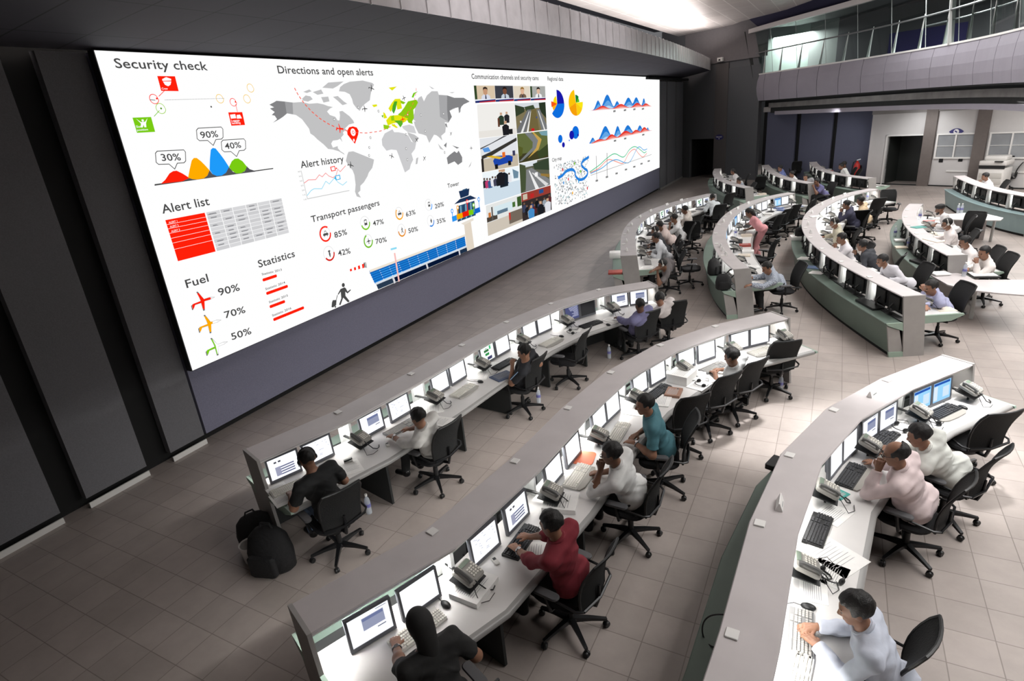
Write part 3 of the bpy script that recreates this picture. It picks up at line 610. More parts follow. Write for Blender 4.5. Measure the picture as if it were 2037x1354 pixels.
sh = [(zz(z4s, [(1560, 500), (1625, 480), (1660, 740), (1590, 770)]), (226, 214, 198)), (zz(z4s, [(1510, 195), (1612, 168), (1605, 235), (1528, 262)]), NV), (zz(z4s, [(1545, 180), (1590, 165), (1592, 176), (1548, 190)]), TL_),
      (zz(z4s, [(1466, 320), (1520, 270), (1622, 235), (1680, 262)]), NV), (zz(z4s, [(1490, 340), (1660, 285), (1674, 425), (1500, 490)]), TL_)]
for i in range(7): x = 1500+i*24; sh.append((zz(z4s, [(x, 345-i*8), (x+8, 342-i*8), (x+14, 478-i*8), (x+6, 480-i*8)], 2), (150, 200, 220) if i % 2 else NV))
sh.append((zz(z4s, [(1530, 505), (1650, 450), (1650, 475), (1560, 520)], 2), (232, 224, 212)))
for (a, b, c) in (((1452, 462), (1496, 445), (40, 150, 240)), ((1496, 442), (1556, 420), (245, 170, 0)), ((1552, 420), (1608, 400), (235, 30, 10)), ((1612, 402), (1660, 388), GRN), ((1656, 392), (1706, 372), (20, 100, 200))): sh += strokes(Z(z4s, [a, b]), .13, c, 3)
for (x, y, c, yb) in ((1442, 385, BLU, 455), (1495, 352, ORA, 440), (1586, 295, RED, 405), (1647, 328, GRN, 392), (1697, 273, BLU, 370)):
    sh += strokes(Z(z4s, [(x, y), (x+8, yb)]), .03, c, 3); p = Z(z4s, [(x, y)])[0]; sh += [(disc(p, rad(p, 3.9)*1.2, 4), c), (disc(p, rad(p, 2.2)*1.2, 5), (255, 255, 255))]
panel('tower_drawing', sh)
# world map
G1, G2 = (194, 194, 195), (132, 132, 134)
land = [(G1, [(190, 432), (270, 440), (340, 435), (400, 450), (470, 445), (520, 455), (560, 470), (600, 478), (575, 490), (550, 515), (575, 545), (620, 560), (640, 590), (655, 590), (660, 550), (655, 515), (680, 510), (700, 525), (740, 555), (770, 590), (780, 612), (735, 625), (700, 660), (715, 665), (685, 690), (690, 710), (668, 735), (680, 772), (660, 745), (640, 755), (600, 760), (585, 785), (600, 820), (640, 806), (642, 825), (665, 850), (690, 865), (700, 880), (650, 850), (600, 835), (560, 830), (520, 790), (470, 750), (440, 720), (410, 700), (400, 660), (370, 620), (340, 580), (290, 545), (240, 535), (205, 530)]),
 (G2, [(65, 458), (100, 440), (125, 425), (200, 432), (215, 530), (180, 560), (150, 580), (95, 610), (130, 580), (110, 550), (85, 545), (110, 520), (70, 490), (105, 480)]), ((160, 160, 162), [(195, 432), (260, 440), (265, 540), (210, 530)]),
 (G1, [(340, 408), (370, 380), (410, 388), (430, 412), (390, 432), (350, 425)]), (G1, [(430, 352), (500, 330), (520, 365), (470, 375)]), (G1, [(560, 272), (690, 262), (640, 300), (600, 322), (510, 315)]), (G1, [(600, 392), (640, 385), (690, 430), (720, 450), (680, 462), (640, 425)]), (G1, [(500, 395), (560, 390), (570, 430), (520, 440)]), (G1, [(350, 350), (400, 330), (420, 345), (380, 360)]),
 (G1, [(690, 285), (740, 265), (850, 255), (930, 275), (945, 290), (925, 330), (915, 380), (910, 420), (870, 450), (840, 480), (825, 510), (800, 490), (770, 450), (760, 410), (740, 370), (700, 350), (650, 345), (660, 310)]),
 (G1, [(730, 855), (770, 850), (820, 870), (870, 890), (945, 920), (940, 950), (930, 990), (900, 1030), (890, 1060), (860, 1110), (830, 1140), (830, 1180), (810, 1200), (835, 1240), (800, 1230), (785, 1190), (790, 1130), (780, 1050), (765, 1010), (730, 970), (708, 930), (720, 880)]),
 ((204, 204, 206), [(1035, 700), (1100, 665), (1115, 690), (1150, 690), (1200, 700), (1235, 720), (1260, 770), (1300, 780), (1290, 830), (1260, 870), (1275, 920), (1255, 960), (1245, 1000), (1205, 1028), (1180, 960), (1165, 920), (1155, 890), (1135, 840), (1090, 835), (1050, 845), (1015, 800), (1010, 750)]), (G1, [(1300, 910), (1318, 900), (1310, 955), (1295, 960)]), (G1, [(1225, 690), (1285, 710), (1325, 740), (1290, 780), (1270, 770), (1235, 715)]),
 (G1, [(1320, 400), (1345, 385), (1365, 430), (1390, 380), (1430, 345), (1480, 345), (1490, 375), (1560, 380), (1620, 400), (1625, 490), (1580, 510), (1600, 560), (1570, 610), (1540, 605), (1550, 640), (1545, 690), (1510, 720), (1520, 760), (1490, 730), (1470, 715), (1450, 710), (1410, 780), (1385, 720), (1360, 710), (1320, 700), (1290, 640), (1280, 600), (1295, 600), (1265, 570), (1285, 530), (1295, 450)]),
 ((168, 168, 170), [(1490, 375), (1560, 380), (1565, 520), (1575, 605), (1500, 560)]), (G2, [(1560, 380), (1620, 400), (1700, 400), (1750, 432), (1700, 455), (1680, 475), (1660, 530), (1655, 480), (1610, 490), (1580, 510), (1600, 560), (1570, 610), (1560, 500)]), ((210, 210, 212), [(1180, 640), (1240, 625), (1280, 640), (1300, 700), (1230, 690), (1190, 660)]),
 ((140, 200, 20), [(1170, 520), (1200, 480), (1230, 430), (1300, 415), (1315, 440), (1295, 480), (1275, 500), (1280, 570), (1265, 600), (1270, 620), (1235, 610), (1225, 590), (1180, 570), (1145, 540)]), ((228, 230, 20), [(1065, 490), (1095, 440), (1120, 410), (1165, 408), (1180, 490), (1140, 500), (1130, 440), (1100, 490), (1085, 520)]), ((70, 170, 40), [(1100, 470), (1115, 430), (1140, 430), (1125, 500), (1110, 535), (1095, 510)]), ((140, 200, 20), [(1165, 420), (1210, 440), (1190, 455), (1170, 445)]), (GRN, [(1260, 395), (1275, 360), (1315, 345), (1290, 365), (1275, 400)]),
 ((228, 230, 20), [(1045, 590), (1080, 550), (1150, 545), (1230, 575), (1210, 600), (1170, 620), (1130, 610), (1090, 620), (1060, 635)]), ((150, 205, 20), [(1085, 560), (1110, 545), (1115, 590), (1090, 595)]), ((150, 205, 20), [(1022, 625), (1075, 635), (1060, 665), (1025, 660)]), ((228, 230, 20), [(1020, 520), (1035, 530), (1055, 570), (1025, 575)]), ((90, 180, 30), [(1005, 550), (1022, 545), (1018, 570)]), ((228, 230, 20), [(1090, 620), (1115, 625), (1145, 650), (1130, 655), (1095, 635)]), ((90, 180, 40), [(1110, 592), (1180, 590), (1185, 620), (1165, 650), (1140, 615)]), ((228, 230, 20), [(925, 460), (965, 455), (970, 470), (940, 480)]), ((228, 230, 20), [(1065, 315), (1135, 305), (1095, 340)]),
 (G2, [(1555, 905), (1580, 880), (1620, 850), (1640, 865), (1655, 845), (1685, 900), (1685, 940), (1650, 965), (1620, 935), (1565, 960), (1560, 930)]), (G1, [(1480, 785), (1530, 840), (1500, 830)]), (G2, [(1530, 800), (1555, 775), (1550, 820)]), (G2, [(1600, 800), (1660, 820), (1640, 828)]), (G2, [(1655, 530), (1675, 495), (1668, 520)]), (G2, [(1738, 988), (1765, 935), (1752, 972)]), (G1, [(1405, 300), (1450, 325), (1430, 325)]), (G2, [(1540, 620), (1552, 615), (1560, 650), (1550, 645)]), (G1, [(1575, 355), (1620, 352), (1600, 362)])]
panel('world_map', [(zz(z3s, q), c) for c, q in land])
sh = []
path = [(278, 320), (310, 380), (360, 450), (420, 515), (490, 575), (560, 620), (650, 660), (760, 690), (880, 697), (1000, 680), (1100, 635), (1180, 580), (1240, 510), (1280, 430), (1297, 350), (1297, 280)]
pp = resample(path, 70)
for i in range(0, 68, 2): sh += strokes(Z(z3s, [tuple(pp[i]), tuple(pp[i+1])]), .018 if i < 30 else .014, (246, 90, 70))
for x, y in ((605, 583), (808, 481), (979, 513), (911, 736), (901, 819), (899, 886), (1335, 545), (1525, 535), (1371, 682), (1209, 709), (1210, 828), (1220, 921), (1534, 860)):
    p = Z(z3s, [(x, y)])[0]; sh += [(disc(p, rad(p, 2.7), 2, 14), (100, 100, 100)), (disc(p, rad(p, 1.9), 3, 14), (245, 245, 245))]
p = Z(z3s, [(1221, 542)])[0]; sh += [(disc(p, rad(p, 2.8), 2, 14), (225, 80, 40)), (disc(p, rad(p, 1.5), 3, 14), (245, 245, 245))]
for x, y, c, s_ in ((917, 320, GREY, .16), (860, 492, GREY, .15), (1190, 402, GREY, .13), (742, 966, GREY, .16), (1088, 891, GREY, .14), (1362, 907, GREY, .13), (1757, 823, GREY, .12), (1296, 752, GREY, .13), (1585, 700, GREY, .11), (650, 658, RED, .2), (1180, 580, RED, .16)):
    c0 = SP(Z(z3s, [(x, y)])[0], 4); a = rr.uniform(-.6, .6); ca, sa = math.cos(a), math.sin(a)
    sh.append(([(c0[0], c0[1]+(q[0]*ca-q[1]*sa)*s_*1.1, c0[2]+(q[0]*sa+q[1]*ca)*s_*1.1) for q in plane], c))
panel('flight_routes', sh)
sh = [(zz(z3s, [(785, 788), (742, 735), (722, 710), (718, 680), (735, 648), (768, 640), (800, 650), (816, 678), (812, 710), (800, 745)], 3), RED), (disc(Z(z3s, [(768, 690)])[0], rad((701, 263), 7.6), 5), (255, 255, 255)), (disc(Z(z3s, [(768, 690)])[0], rad((701, 263), 3.4), 6), RED), (disc(Z(z3s, [(768, 690)])[0], rad((701, 263), 2.2), 7), (255, 255, 255))]
panel('map_pin', sh); wtext('1', Z(z3s, [(770, 768)])[0], Z(z3s, [(782, 766)])[0], 5, (255, 255, 255), 'caption', 6)
# alert history chart
sh = strokes(Z(z3s, [(355, 1120), (395, 1090), (455, 1088), (485, 1048), (510, 1065), (538, 1033), (565, 1058), (600, 1072), (625, 1055), (640, 1000), (660, 1022), (705, 972)]), .013, (248, 150, 150))
sh += strokes(Z(z3s, [(382, 1222), (415, 1180), (440, 1165), (505, 1165), (538, 1102), (568, 1125), (610, 1075), (640, 1110), (680, 1135), (715, 1105)]), .013, (150, 222, 245))+strokes(Z(z3s, [(330, 1015), (383, 1250), (735, 1180)]), .014, (205, 205, 205))
for q, c in (([(573, 982), (612, 972), (622, 1012), (583, 1020)], RED), ([(613, 1056), (655, 1046), (662, 1085), (622, 1094)], (20, 180, 235))):
    cc = np.mean(q, axis=0); sh += [(zz(z3s, q, 2), c), (zz(z3s, [tuple(cc+(np.array(a)-cc)*.68) for a in q], 3), (255, 255, 255))]
sh.append((zz(z3s, [(620, 985), (635, 992), (620, 1002)], 2), RED)); sh.append((zz(z3s, [(605, 1075), (616, 1066), (618, 1085)], 2), (20, 180, 235)))
panel('alert_history_chart', sh)
for i, t in enumerate(('4.0', '3.5', '3.0', '2.5', '2.0', '1.5', '1.0')): wtext(t, Z(z3s, [(305+i*8.5, 1028+i*39)])[0], Z(z3s, [(326+i*8.5, 1025+i*39)])[0], 2.6, (150, 150, 150))
wtext('1', Z(z3s, [(592, 1004)])[0], Z(z3s, [(600, 1002)])[0], 3.5, (235, 60, 40), 'caption', 5); wtext('5', Z(z3s, [(634, 1079)])[0], Z(z3s, [(643, 1077)])[0], 3.5, (70, 70, 70), 'caption', 5)
# camera pictures
def pic(q, shapes, base):
    q = Z(z5s, q)
    U = lambda u, v: tuple(np.array(q[0])*(1-u)*(1-v)+np.array(q[1])*u*(1-v)+np.array(q[2])*u*v+np.array(q[3])*(1-u)*v)
    cl = lambda t: min(max(t, 0), 1)
    panel('camera_picture', [([SP(U(cl(u), cl(v)), 1) for u, v in [(0, 0), (1, 0), (1, 1), (0, 1)]], base)]+[([SP(U(cl(u), cl(v)), 2) for u, v in p], c) for p, c in shapes])
def rect(a, b, c, d): return [(a, b), (c, b), (c, d), (a, d)]
def fig(x, y, s, c, hd=(200, 160, 130)): return [([(x-.3*s, y+s), (x-.35*s, y-.1*s), (x-.1*s, y-.35*s), (x+.1*s, y-.35*s), (x+.35*s, y-.1*s), (x+.3*s, y+s)], c), ([(x-.13*s, y-.4*s), (x-.13*s, y-.75*s), (x+.13*s, y-.75*s), (x+.13*s, y-.4*s)], hd)]
def bust(bg, cl, hr, sk): return ([(rect(0, .82, 1, .9), (30, 50, 130)), (rect(0, .9, 1, 1), (200, 30, 40))], bg)
P4 = [((85, 155), (245, 156), (252, 280), (97, 290)), ((246, 156), (386, 157), (393, 274), (254, 280)), ((388, 158), (516, 159), (522, 270), (395, 275)), ((518, 160), (634, 160), (638, 266), (524, 270))]
for k, (q, bg, coat, hair, skin) in enumerate(zip(P4, ((216, 196, 168), (62, 64, 72), (225, 214, 196), (170, 172, 168)), ((214, 218, 232), (196, 206, 216), (120, 98, 80), (240, 240, 240)), ((52, 40, 32), (36, 26, 22), (150, 110, 50), (24, 22, 22)), ((196, 150, 118), (120, 76, 56), (220, 178, 148), (222, 186, 160)))):
    s = [(rect(0, 0, .12, .9), (50, 70, 40) if k in (0, 3) else bg), ([(.3, .95), (.34, .62), (.45, .52), (.62, .52), (.74, .62), (.78, .95)], coat), ([(.52, .55), (.56, .55), (.58, .85), (.5, .85)], (50, 50, 70)), ([(.44, .5), (.42, .3), (.46, .16), (.6, .16), (.64, .3), (.62, .5), (.53, .58)], skin), ([(.42, .3), (.43, .12), (.54, .06), (.64, .14), (.64, .3), (.6, .2), (.47, .2)], hair), (rect(0, .8, 1, .88), (236, 240, 250)), ([(0, .88), (1, .84), (1, 1), (0, 1)], (30, 44, 110)), ([(.2, .95), (1, .9), (1, 1), (.2, 1)], (190, 40, 50))]
    pic(q, s, bg)
pic([(110, 300), (398, 288), (414, 528), (126, 560)], [(rect(0, .8, 1, 1), (232, 228, 222))]+fig(.62, .45, .22, (46, 62, 48))+fig(.77, .42, .2, (40, 40, 44))+fig(.72, .75, .26, (30, 30, 34))+[(rect(.52, .45, .57, .72), (96, 60, 44)), (rect(.8, .82, .9, .98), (30, 30, 32))], (240, 238, 234))
pic([(400, 292), (636, 282), (648, 492), (418, 522)], [(rect(0, 0, 1, .2), (214, 220, 224)), ([(0, .05), (.3, .15), (.3, .3), (0, .45)], (52, 64, 44)), ([(.3, .14), (.6, .08), (.65, .22), (.35, .28)], (60, 74, 50)), ([(.78, .02), (1, 0), (1, .6), (.8, .3)], (44, 56, 40)), ([(.4, .24), (.52, .24), (.3, 1), (0, 1), (0, .9)], (112, 114, 116)), ([(.52, .25), (.68, .24), (.74, 1), (.4, 1)], (112, 100, 62)), ([(.7, .25), (.8, .24), (1, .85), (1, 1), (.82, 1)], (120, 122, 124)), ([(.44, .3), (.46, .3), (.2, 1), (.12, 1)], (232, 232, 230)), ([(.5, .3), (.51, .3), (.38, 1), (.32, 1)], (236, 236, 234)), ([(.74, .3), (.76, .3), (.94, 1), (.9, 1)], (232, 232, 230)), (rect(.48, .9, .58, 1), (200, 30, 36)), (rect(.66, .5, .7, .56), (60, 80, 140)), (rect(.12, .6, .17, .66), (220, 220, 225))], (126, 116, 84))
pic([(418, 528), (650, 500), (660, 706), (434, 752)], [(rect(0, .7, 1, 1), (64, 62, 36)), ([(.25, 0), (.45, 0), (.72, .3), (.6, .6), (.1, .95), (0, .95), (.48, .55), (.5, .35)], (122, 126, 128)), ([(.5, 0), (.55, 0), (.8, .3), (.68, .65), (.3, .9), (.6, .58), (.68, .32)], (196, 160, 80)), ([(.62, .75), (1, .5), (1, .9), (.7, 1)], (58, 70, 40)), ([(.72, .02), (1, 0), (1, .2), (.8, .15)], (120, 160, 170)), ([(0, .4), (.16, .5), (.12, .75), (0, .8)], (86, 92, 40))], (98, 108, 62))
pic([(436, 758), (662, 710), (672, 918), (448, 985)], [(rect(0, 0, .6, .16), (220, 226, 232)), ([(0, 0), (.2, .1), (.2, .9), (0, 1)], (70, 82, 56)), ([(.45, .1), (1, 0), (1, .45), (.5, .3)], (54, 68, 50)), ([(.22, .25), (.4, .22), (1, .8), (1, 1), (.16, 1)], (128, 130, 132)), ([(.3, .3), (.33, .3), (.62, 1), (.5, 1)], (236, 236, 236)), ([(.4, .4), (.44, .4), (.95, .95), (.85, 1)], (220, 220, 220)), (rect(.5, .42, .6, .56), (240, 240, 240)), ([(.7, .5), (1, .6), (1, .72), (.7, .58)], (150, 120, 60))], (96, 98, 80))
pic([(450, 988), (676, 922), (686, 1110), (462, 1200)], [(rect(0, 0, 1, .3), (150, 60, 50)), (rect(.05, .05, .2, .25), (200, 190, 170)), (rect(.6, .05, .75, .2), (40, 80, 140)), (rect(.3, .1, .42, .26), (190, 40, 40))]+sum([fig(.08+.085*i, .5+.06*((i*7) % 5), .2, [(60, 66, 90), (30, 30, 36), (150, 160, 170), (40, 60, 110), (90, 40, 44), (22, 24, 28)][i % 6], (120, 90, 72)) for i in range(11)], [])+fig(.3, .75, .3, (70, 140, 200))+fig(.62, .72, .3, (28, 30, 36))+fig(.86, .7, .3, (222, 224, 230)), (52, 44, 44))
pic([(130, 565), (412, 530), (430, 770), (148, 822)], [(rect(0, .62, 1, 1), (196, 184, 164)), ([(.02, .52), (.3, .42), (1, .1), (1, .2), (.3, .55), (.02, .62)], (56, 54, 50)), ([(0, .28), (.28, .2), (.76, 0), (.66, 0), (.2, .22), (0, .32)], (70, 70, 74)), ([(.05, .3), (.22, .28), (.28, .42), (.1, .42)], (90, 150, 220)), ([(.32, .72), (.4, .58), (.76, .62), (.86, .68), (.84, .84), (.36, .9)], (30, 70, 170)), ([(.14, .56), (.3, .55), (.62, .66), (.5, .7)], (220, 180, 50)), (rect(.58, .5, .66, .66), (230, 110, 40)), (rect(.86, .5, .93, .66), (60, 60, 90)), ([(.36, .84), (.44, .84), (.44, .98), (.36, .98)], (24, 24, 26)), ([(.72, .8), (.8, .8), (.8, .94), (.72, .94)], (24, 24, 26)), (rect(0, .6, .06, 1), (40, 36, 34))], (226, 228, 232))
pic([(150, 828), (432, 774), (446, 985), (170, 1075)], [(rect(0, .5, 1, 1), (206, 222, 234)), ([(.82, .06), (.98, .2), (.96, .42), (.84, .4)], (110, 140, 160))]+sum([fig(.04+.075*i, .3+.02*(i % 3), .18, [(40, 44, 50), (190, 60, 110), (60, 90, 140), (230, 230, 235), (70, 70, 90), (30, 34, 40)][i % 6], (90, 70, 60)) for i in range(10)], [])+fig(.56, .24, .36, (26, 34, 44))+fig(.48, .2, .32, (30, 30, 36)), (238, 246, 250))
pic([(178, 1080), (448, 992), (462, 1200), (196, 1312)], [(rect(0, .58, 1, 1), (206, 196, 182)), (rect(0, .4, .3, .56), (74, 66, 58)), (rect(.22, .12, .74, .42), (214, 232, 238)), (rect(.62, .5, 1, .9), (116, 104, 92)), (rect(.88, .05, 1, .4), (60, 90, 44)), (rect(.74, .18, .82, .36), (70, 110, 50)), (rect(.62, .5, .67, .76), (190, 60, 50)), (rect(.14, .1, .18, .55), (90, 88, 86)), (rect(.05, .26, .12, .42), (200, 120, 60)), (rect(.3, .3, .6, .42), (96, 120, 140))], (228, 230, 228))
def crom(P, m=5):
    P = [np.array(p, float) for p in P]; P = [2*P[0]-P[1]]+P+[2*P[-1]-P[-2]]; out = []
    for a, b, c, d in zip(P[:-3], P[1:-2], P[2:-1], P[3:]):
        for t in np.linspace(0, 1, m, endpoint=False): out.append(.5*(2*b+(c-a)*t+(2*a-5*b+4*c-d)*t*t+(3*b-3*c+d-a)*t**3))
    return out+[P[-2]]
# regional data
def pie(c, rx, rz, sectors):
    sh = []; C0 = SP(c, 1)
    for a0, a1, rr_, col in sectors:
        n = 12; sh.append(([C0]+[(C0[0], C0[1]+rx*rr_*math.cos(math.radians(a0+(a1-a0)*i/n)), C0[2]+rz*rr_*math.sin(math.radians(a0+(a1-a0)*i/n))) for i in range(n+1)], col))
    panel('pie_chart', sh)
pc1, pc2 = Z(z6s, [(172, 300), (340, 290)]); R1 = abs(SP(Z(z6s, [(236, 300)])[0])[1]-SP(pc1)[1]); R1z = rad(pc1, 28.5); R2 = abs(SP(Z(z6s, [(402, 290)])[0])[1]-SP(pc2)[1]); R2z = rad(pc2, 26)
pie(pc1, R1, R1z, [(0, 90, .97, (24, 24, 170)), (-140, 0, 1, (14, 110, 222)), (100, 165, .55, (250, 220, 20)), (165, 195, .8, (245, 90, 20)), (195, 222, .7, (252, 180, 20))])
pie(pc2, R2, R2z, [(100, 200, 1, (252, 196, 10)), (200, 275, 1, (246, 160, 10)), (275, 330, 1, (252, 206, 20)), (330, 362, 1, (250, 232, 20)), (5, 45, .5, (90, 190, 40)), (45, 95, .6, (20, 130, 40))])
sh = []
for x, y, r_, c in ((200, 615, 37, (14, 110, 222)), (228, 668, 24, (24, 24, 170)), (337, 557, 58, (14, 110, 222)), (302, 580, 40, (24, 24, 170)), (280, 628, 8, (14, 110, 222)), (360, 580, 12, (24, 24, 170))):
    p = Z(z6s, [(x, y)])[0]; sh.append((disc(p, abs(SP(Z(z6s, [(x+r_*.53, y)])[0])[1]-SP(p)[1]), 1, 22, rad(p, r_/4.514)), c))
panel('bubble_chart', sh)
def area(base0, base1, humps, cols, ks):
    sh = []; n = 60
    for hs, col, k in zip(humps, cols, ks):
        top_ = []
        for i in range(n+1):
            t = i/n; bx = base0[0]+(base1[0]-base0[0])*t; by = base0[1]+(base1[1]-base0[1])*t
            top_.append((bx, by-max([hh*math.exp(-((bx-hx)/hw)**2) for hx, hh, hw in hs])))
        for lv, cc in ((1.0, col), (.6, tuple(int(c+(255-c)*.35) for c in col)), (.25, tuple(int(c+(255-c)*.7) for c in col))):
            q = [(x, (base0[1]+(base1[1]-base0[1])*(i/n))-lv*((base0[1]+(base1[1]-base0[1])*(i/n))-y)) for i, (x, y) in enumerate(top_)]
            for i in range(n): sh.append((zz(z6s, [q[i], q[i+1], (q[i+1][0], base0[1]+(base1[1]-base0[1])*(i+1)/n+.5), (q[i][0], base0[1]+(base1[1]-base0[1])*i/n+.5)], k), cc))
    panel('area_chart', sh)
area((462, 362), (995, 324), [[(538, 88, 26), (620, 134, 42), (708, 70, 24), (808, 94, 36), (878, 92, 30), (946, 82, 14)], [(560, 36, 50), (725, 40, 50), (872, 40, 38), (950, 30, 30)]], [(20, 120, 215), (232, 52, 34)], [1, 3])
area((462, 658), (1000, 540), [[(490, 50, 20), (602, 128, 44), (712, 106, 26), (802, 92, 40), (910, 68, 24), (980, 36, 10)], [(530, 24, 50), (640, 44, 40), (765, 48, 50), (860, 36, 36), (935, 44, 28)]], [(20, 120, 215), (232, 52, 34)], [1, 3])
sh = []
for pts, c in (([(464, 912), (550, 850), (610, 795), (685, 748), (765, 778), (820, 710), (870, 684), (925, 720), (950, 740), (970, 728)], (60, 200, 140)), ([(464, 918), (540, 880), (600, 820), (640, 800), (700, 820), (760, 832), (810, 745), (860, 708), (900, 750), (935, 778), (970, 745)], (250, 150, 130)), ([(464, 925), (560, 880), (640, 820), (700, 802), (770, 828), (820, 815), (890, 690), (940, 715), (970, 705)], (70, 170, 230))):
    sh += strokes(Z(z6s, [tuple(p) for p in crom(pts)]), .035, c)
sh += strokes(Z(z6s, [(462, 942), (1010, 755)]), .02, (170, 170, 170))+strokes(Z(z6s, [(511, 770), (516, 985)]), .04, (120, 120, 120))+strokes(Z(z6s, [(608, 745), (610, 955)]), .05, (120, 120, 120))
for x, y in ((517, 990), (608, 957), (780, 890), (855, 865), (920, 838), (985, 814), (695, 925), (675, 367), (770, 358), (855, 350), (932, 346), (680, 632), (772, 612), (935, 578)): sh += strokes(Z(z6s, [(x-10, y+2), (x+8, y-2)]), .07, (130, 130, 130))
panel('line_chart', sh)
sh = []
def cm(u, v): a, b, c_, d_ = (130, 850), (416, 772), (430, 1120), (150, 1232); return tuple(np.array(a)*(1-u)*(1-v)+np.array(b)*u*(1-v)+np.array(c_)*u*v+np.array(d_)*(1-u)*v)
for i in range(420):
    u, v = rr.random(), rr.random(); a = rr.choice((.3, 1.8, .3, 1.9)); l = rr.uniform(.008, .03); sh += strokes(Z(z6s, [cm(u, v), cm(u+l*math.cos(a), v+l*math.sin(a))]), .04, rr.choice(((150, 152, 154), (120, 122, 126), (170, 200, 205), (190, 190, 192))))
riv = crom([(140, 965), (175, 945), (215, 905), (265, 892), (290, 915), (295, 950), (325, 980), (365, 975), (398, 940), (400, 905), (370, 880), (345, 850), (360, 815), (410, 780)])
sh += strokes(Z(z6s, [tuple(p) for p in riv]), .10, (40, 130, 220), 3)
for x, y, c in ((172, 892, (226, 40, 60)), (224, 975, (226, 40, 60)), (397, 1055, (226, 40, 60)), (280, 835, GRN), (335, 905, GRN), (180, 1008, (20, 140, 220)), (317, 997, (20, 160, 220)), (262, 1098, (250, 180, 30))): p = Z(z6s, [(x, y)])[0]; sh.append((disc(p, rad(p, 2.2)*1.3, 5, 14, rad(p, 2.4)), c)); sh.append((zz(z6s, [(x-6, y+8), (x+6, y+6), (x+1, y+20)], 5), c))
panel('city_map', sh)
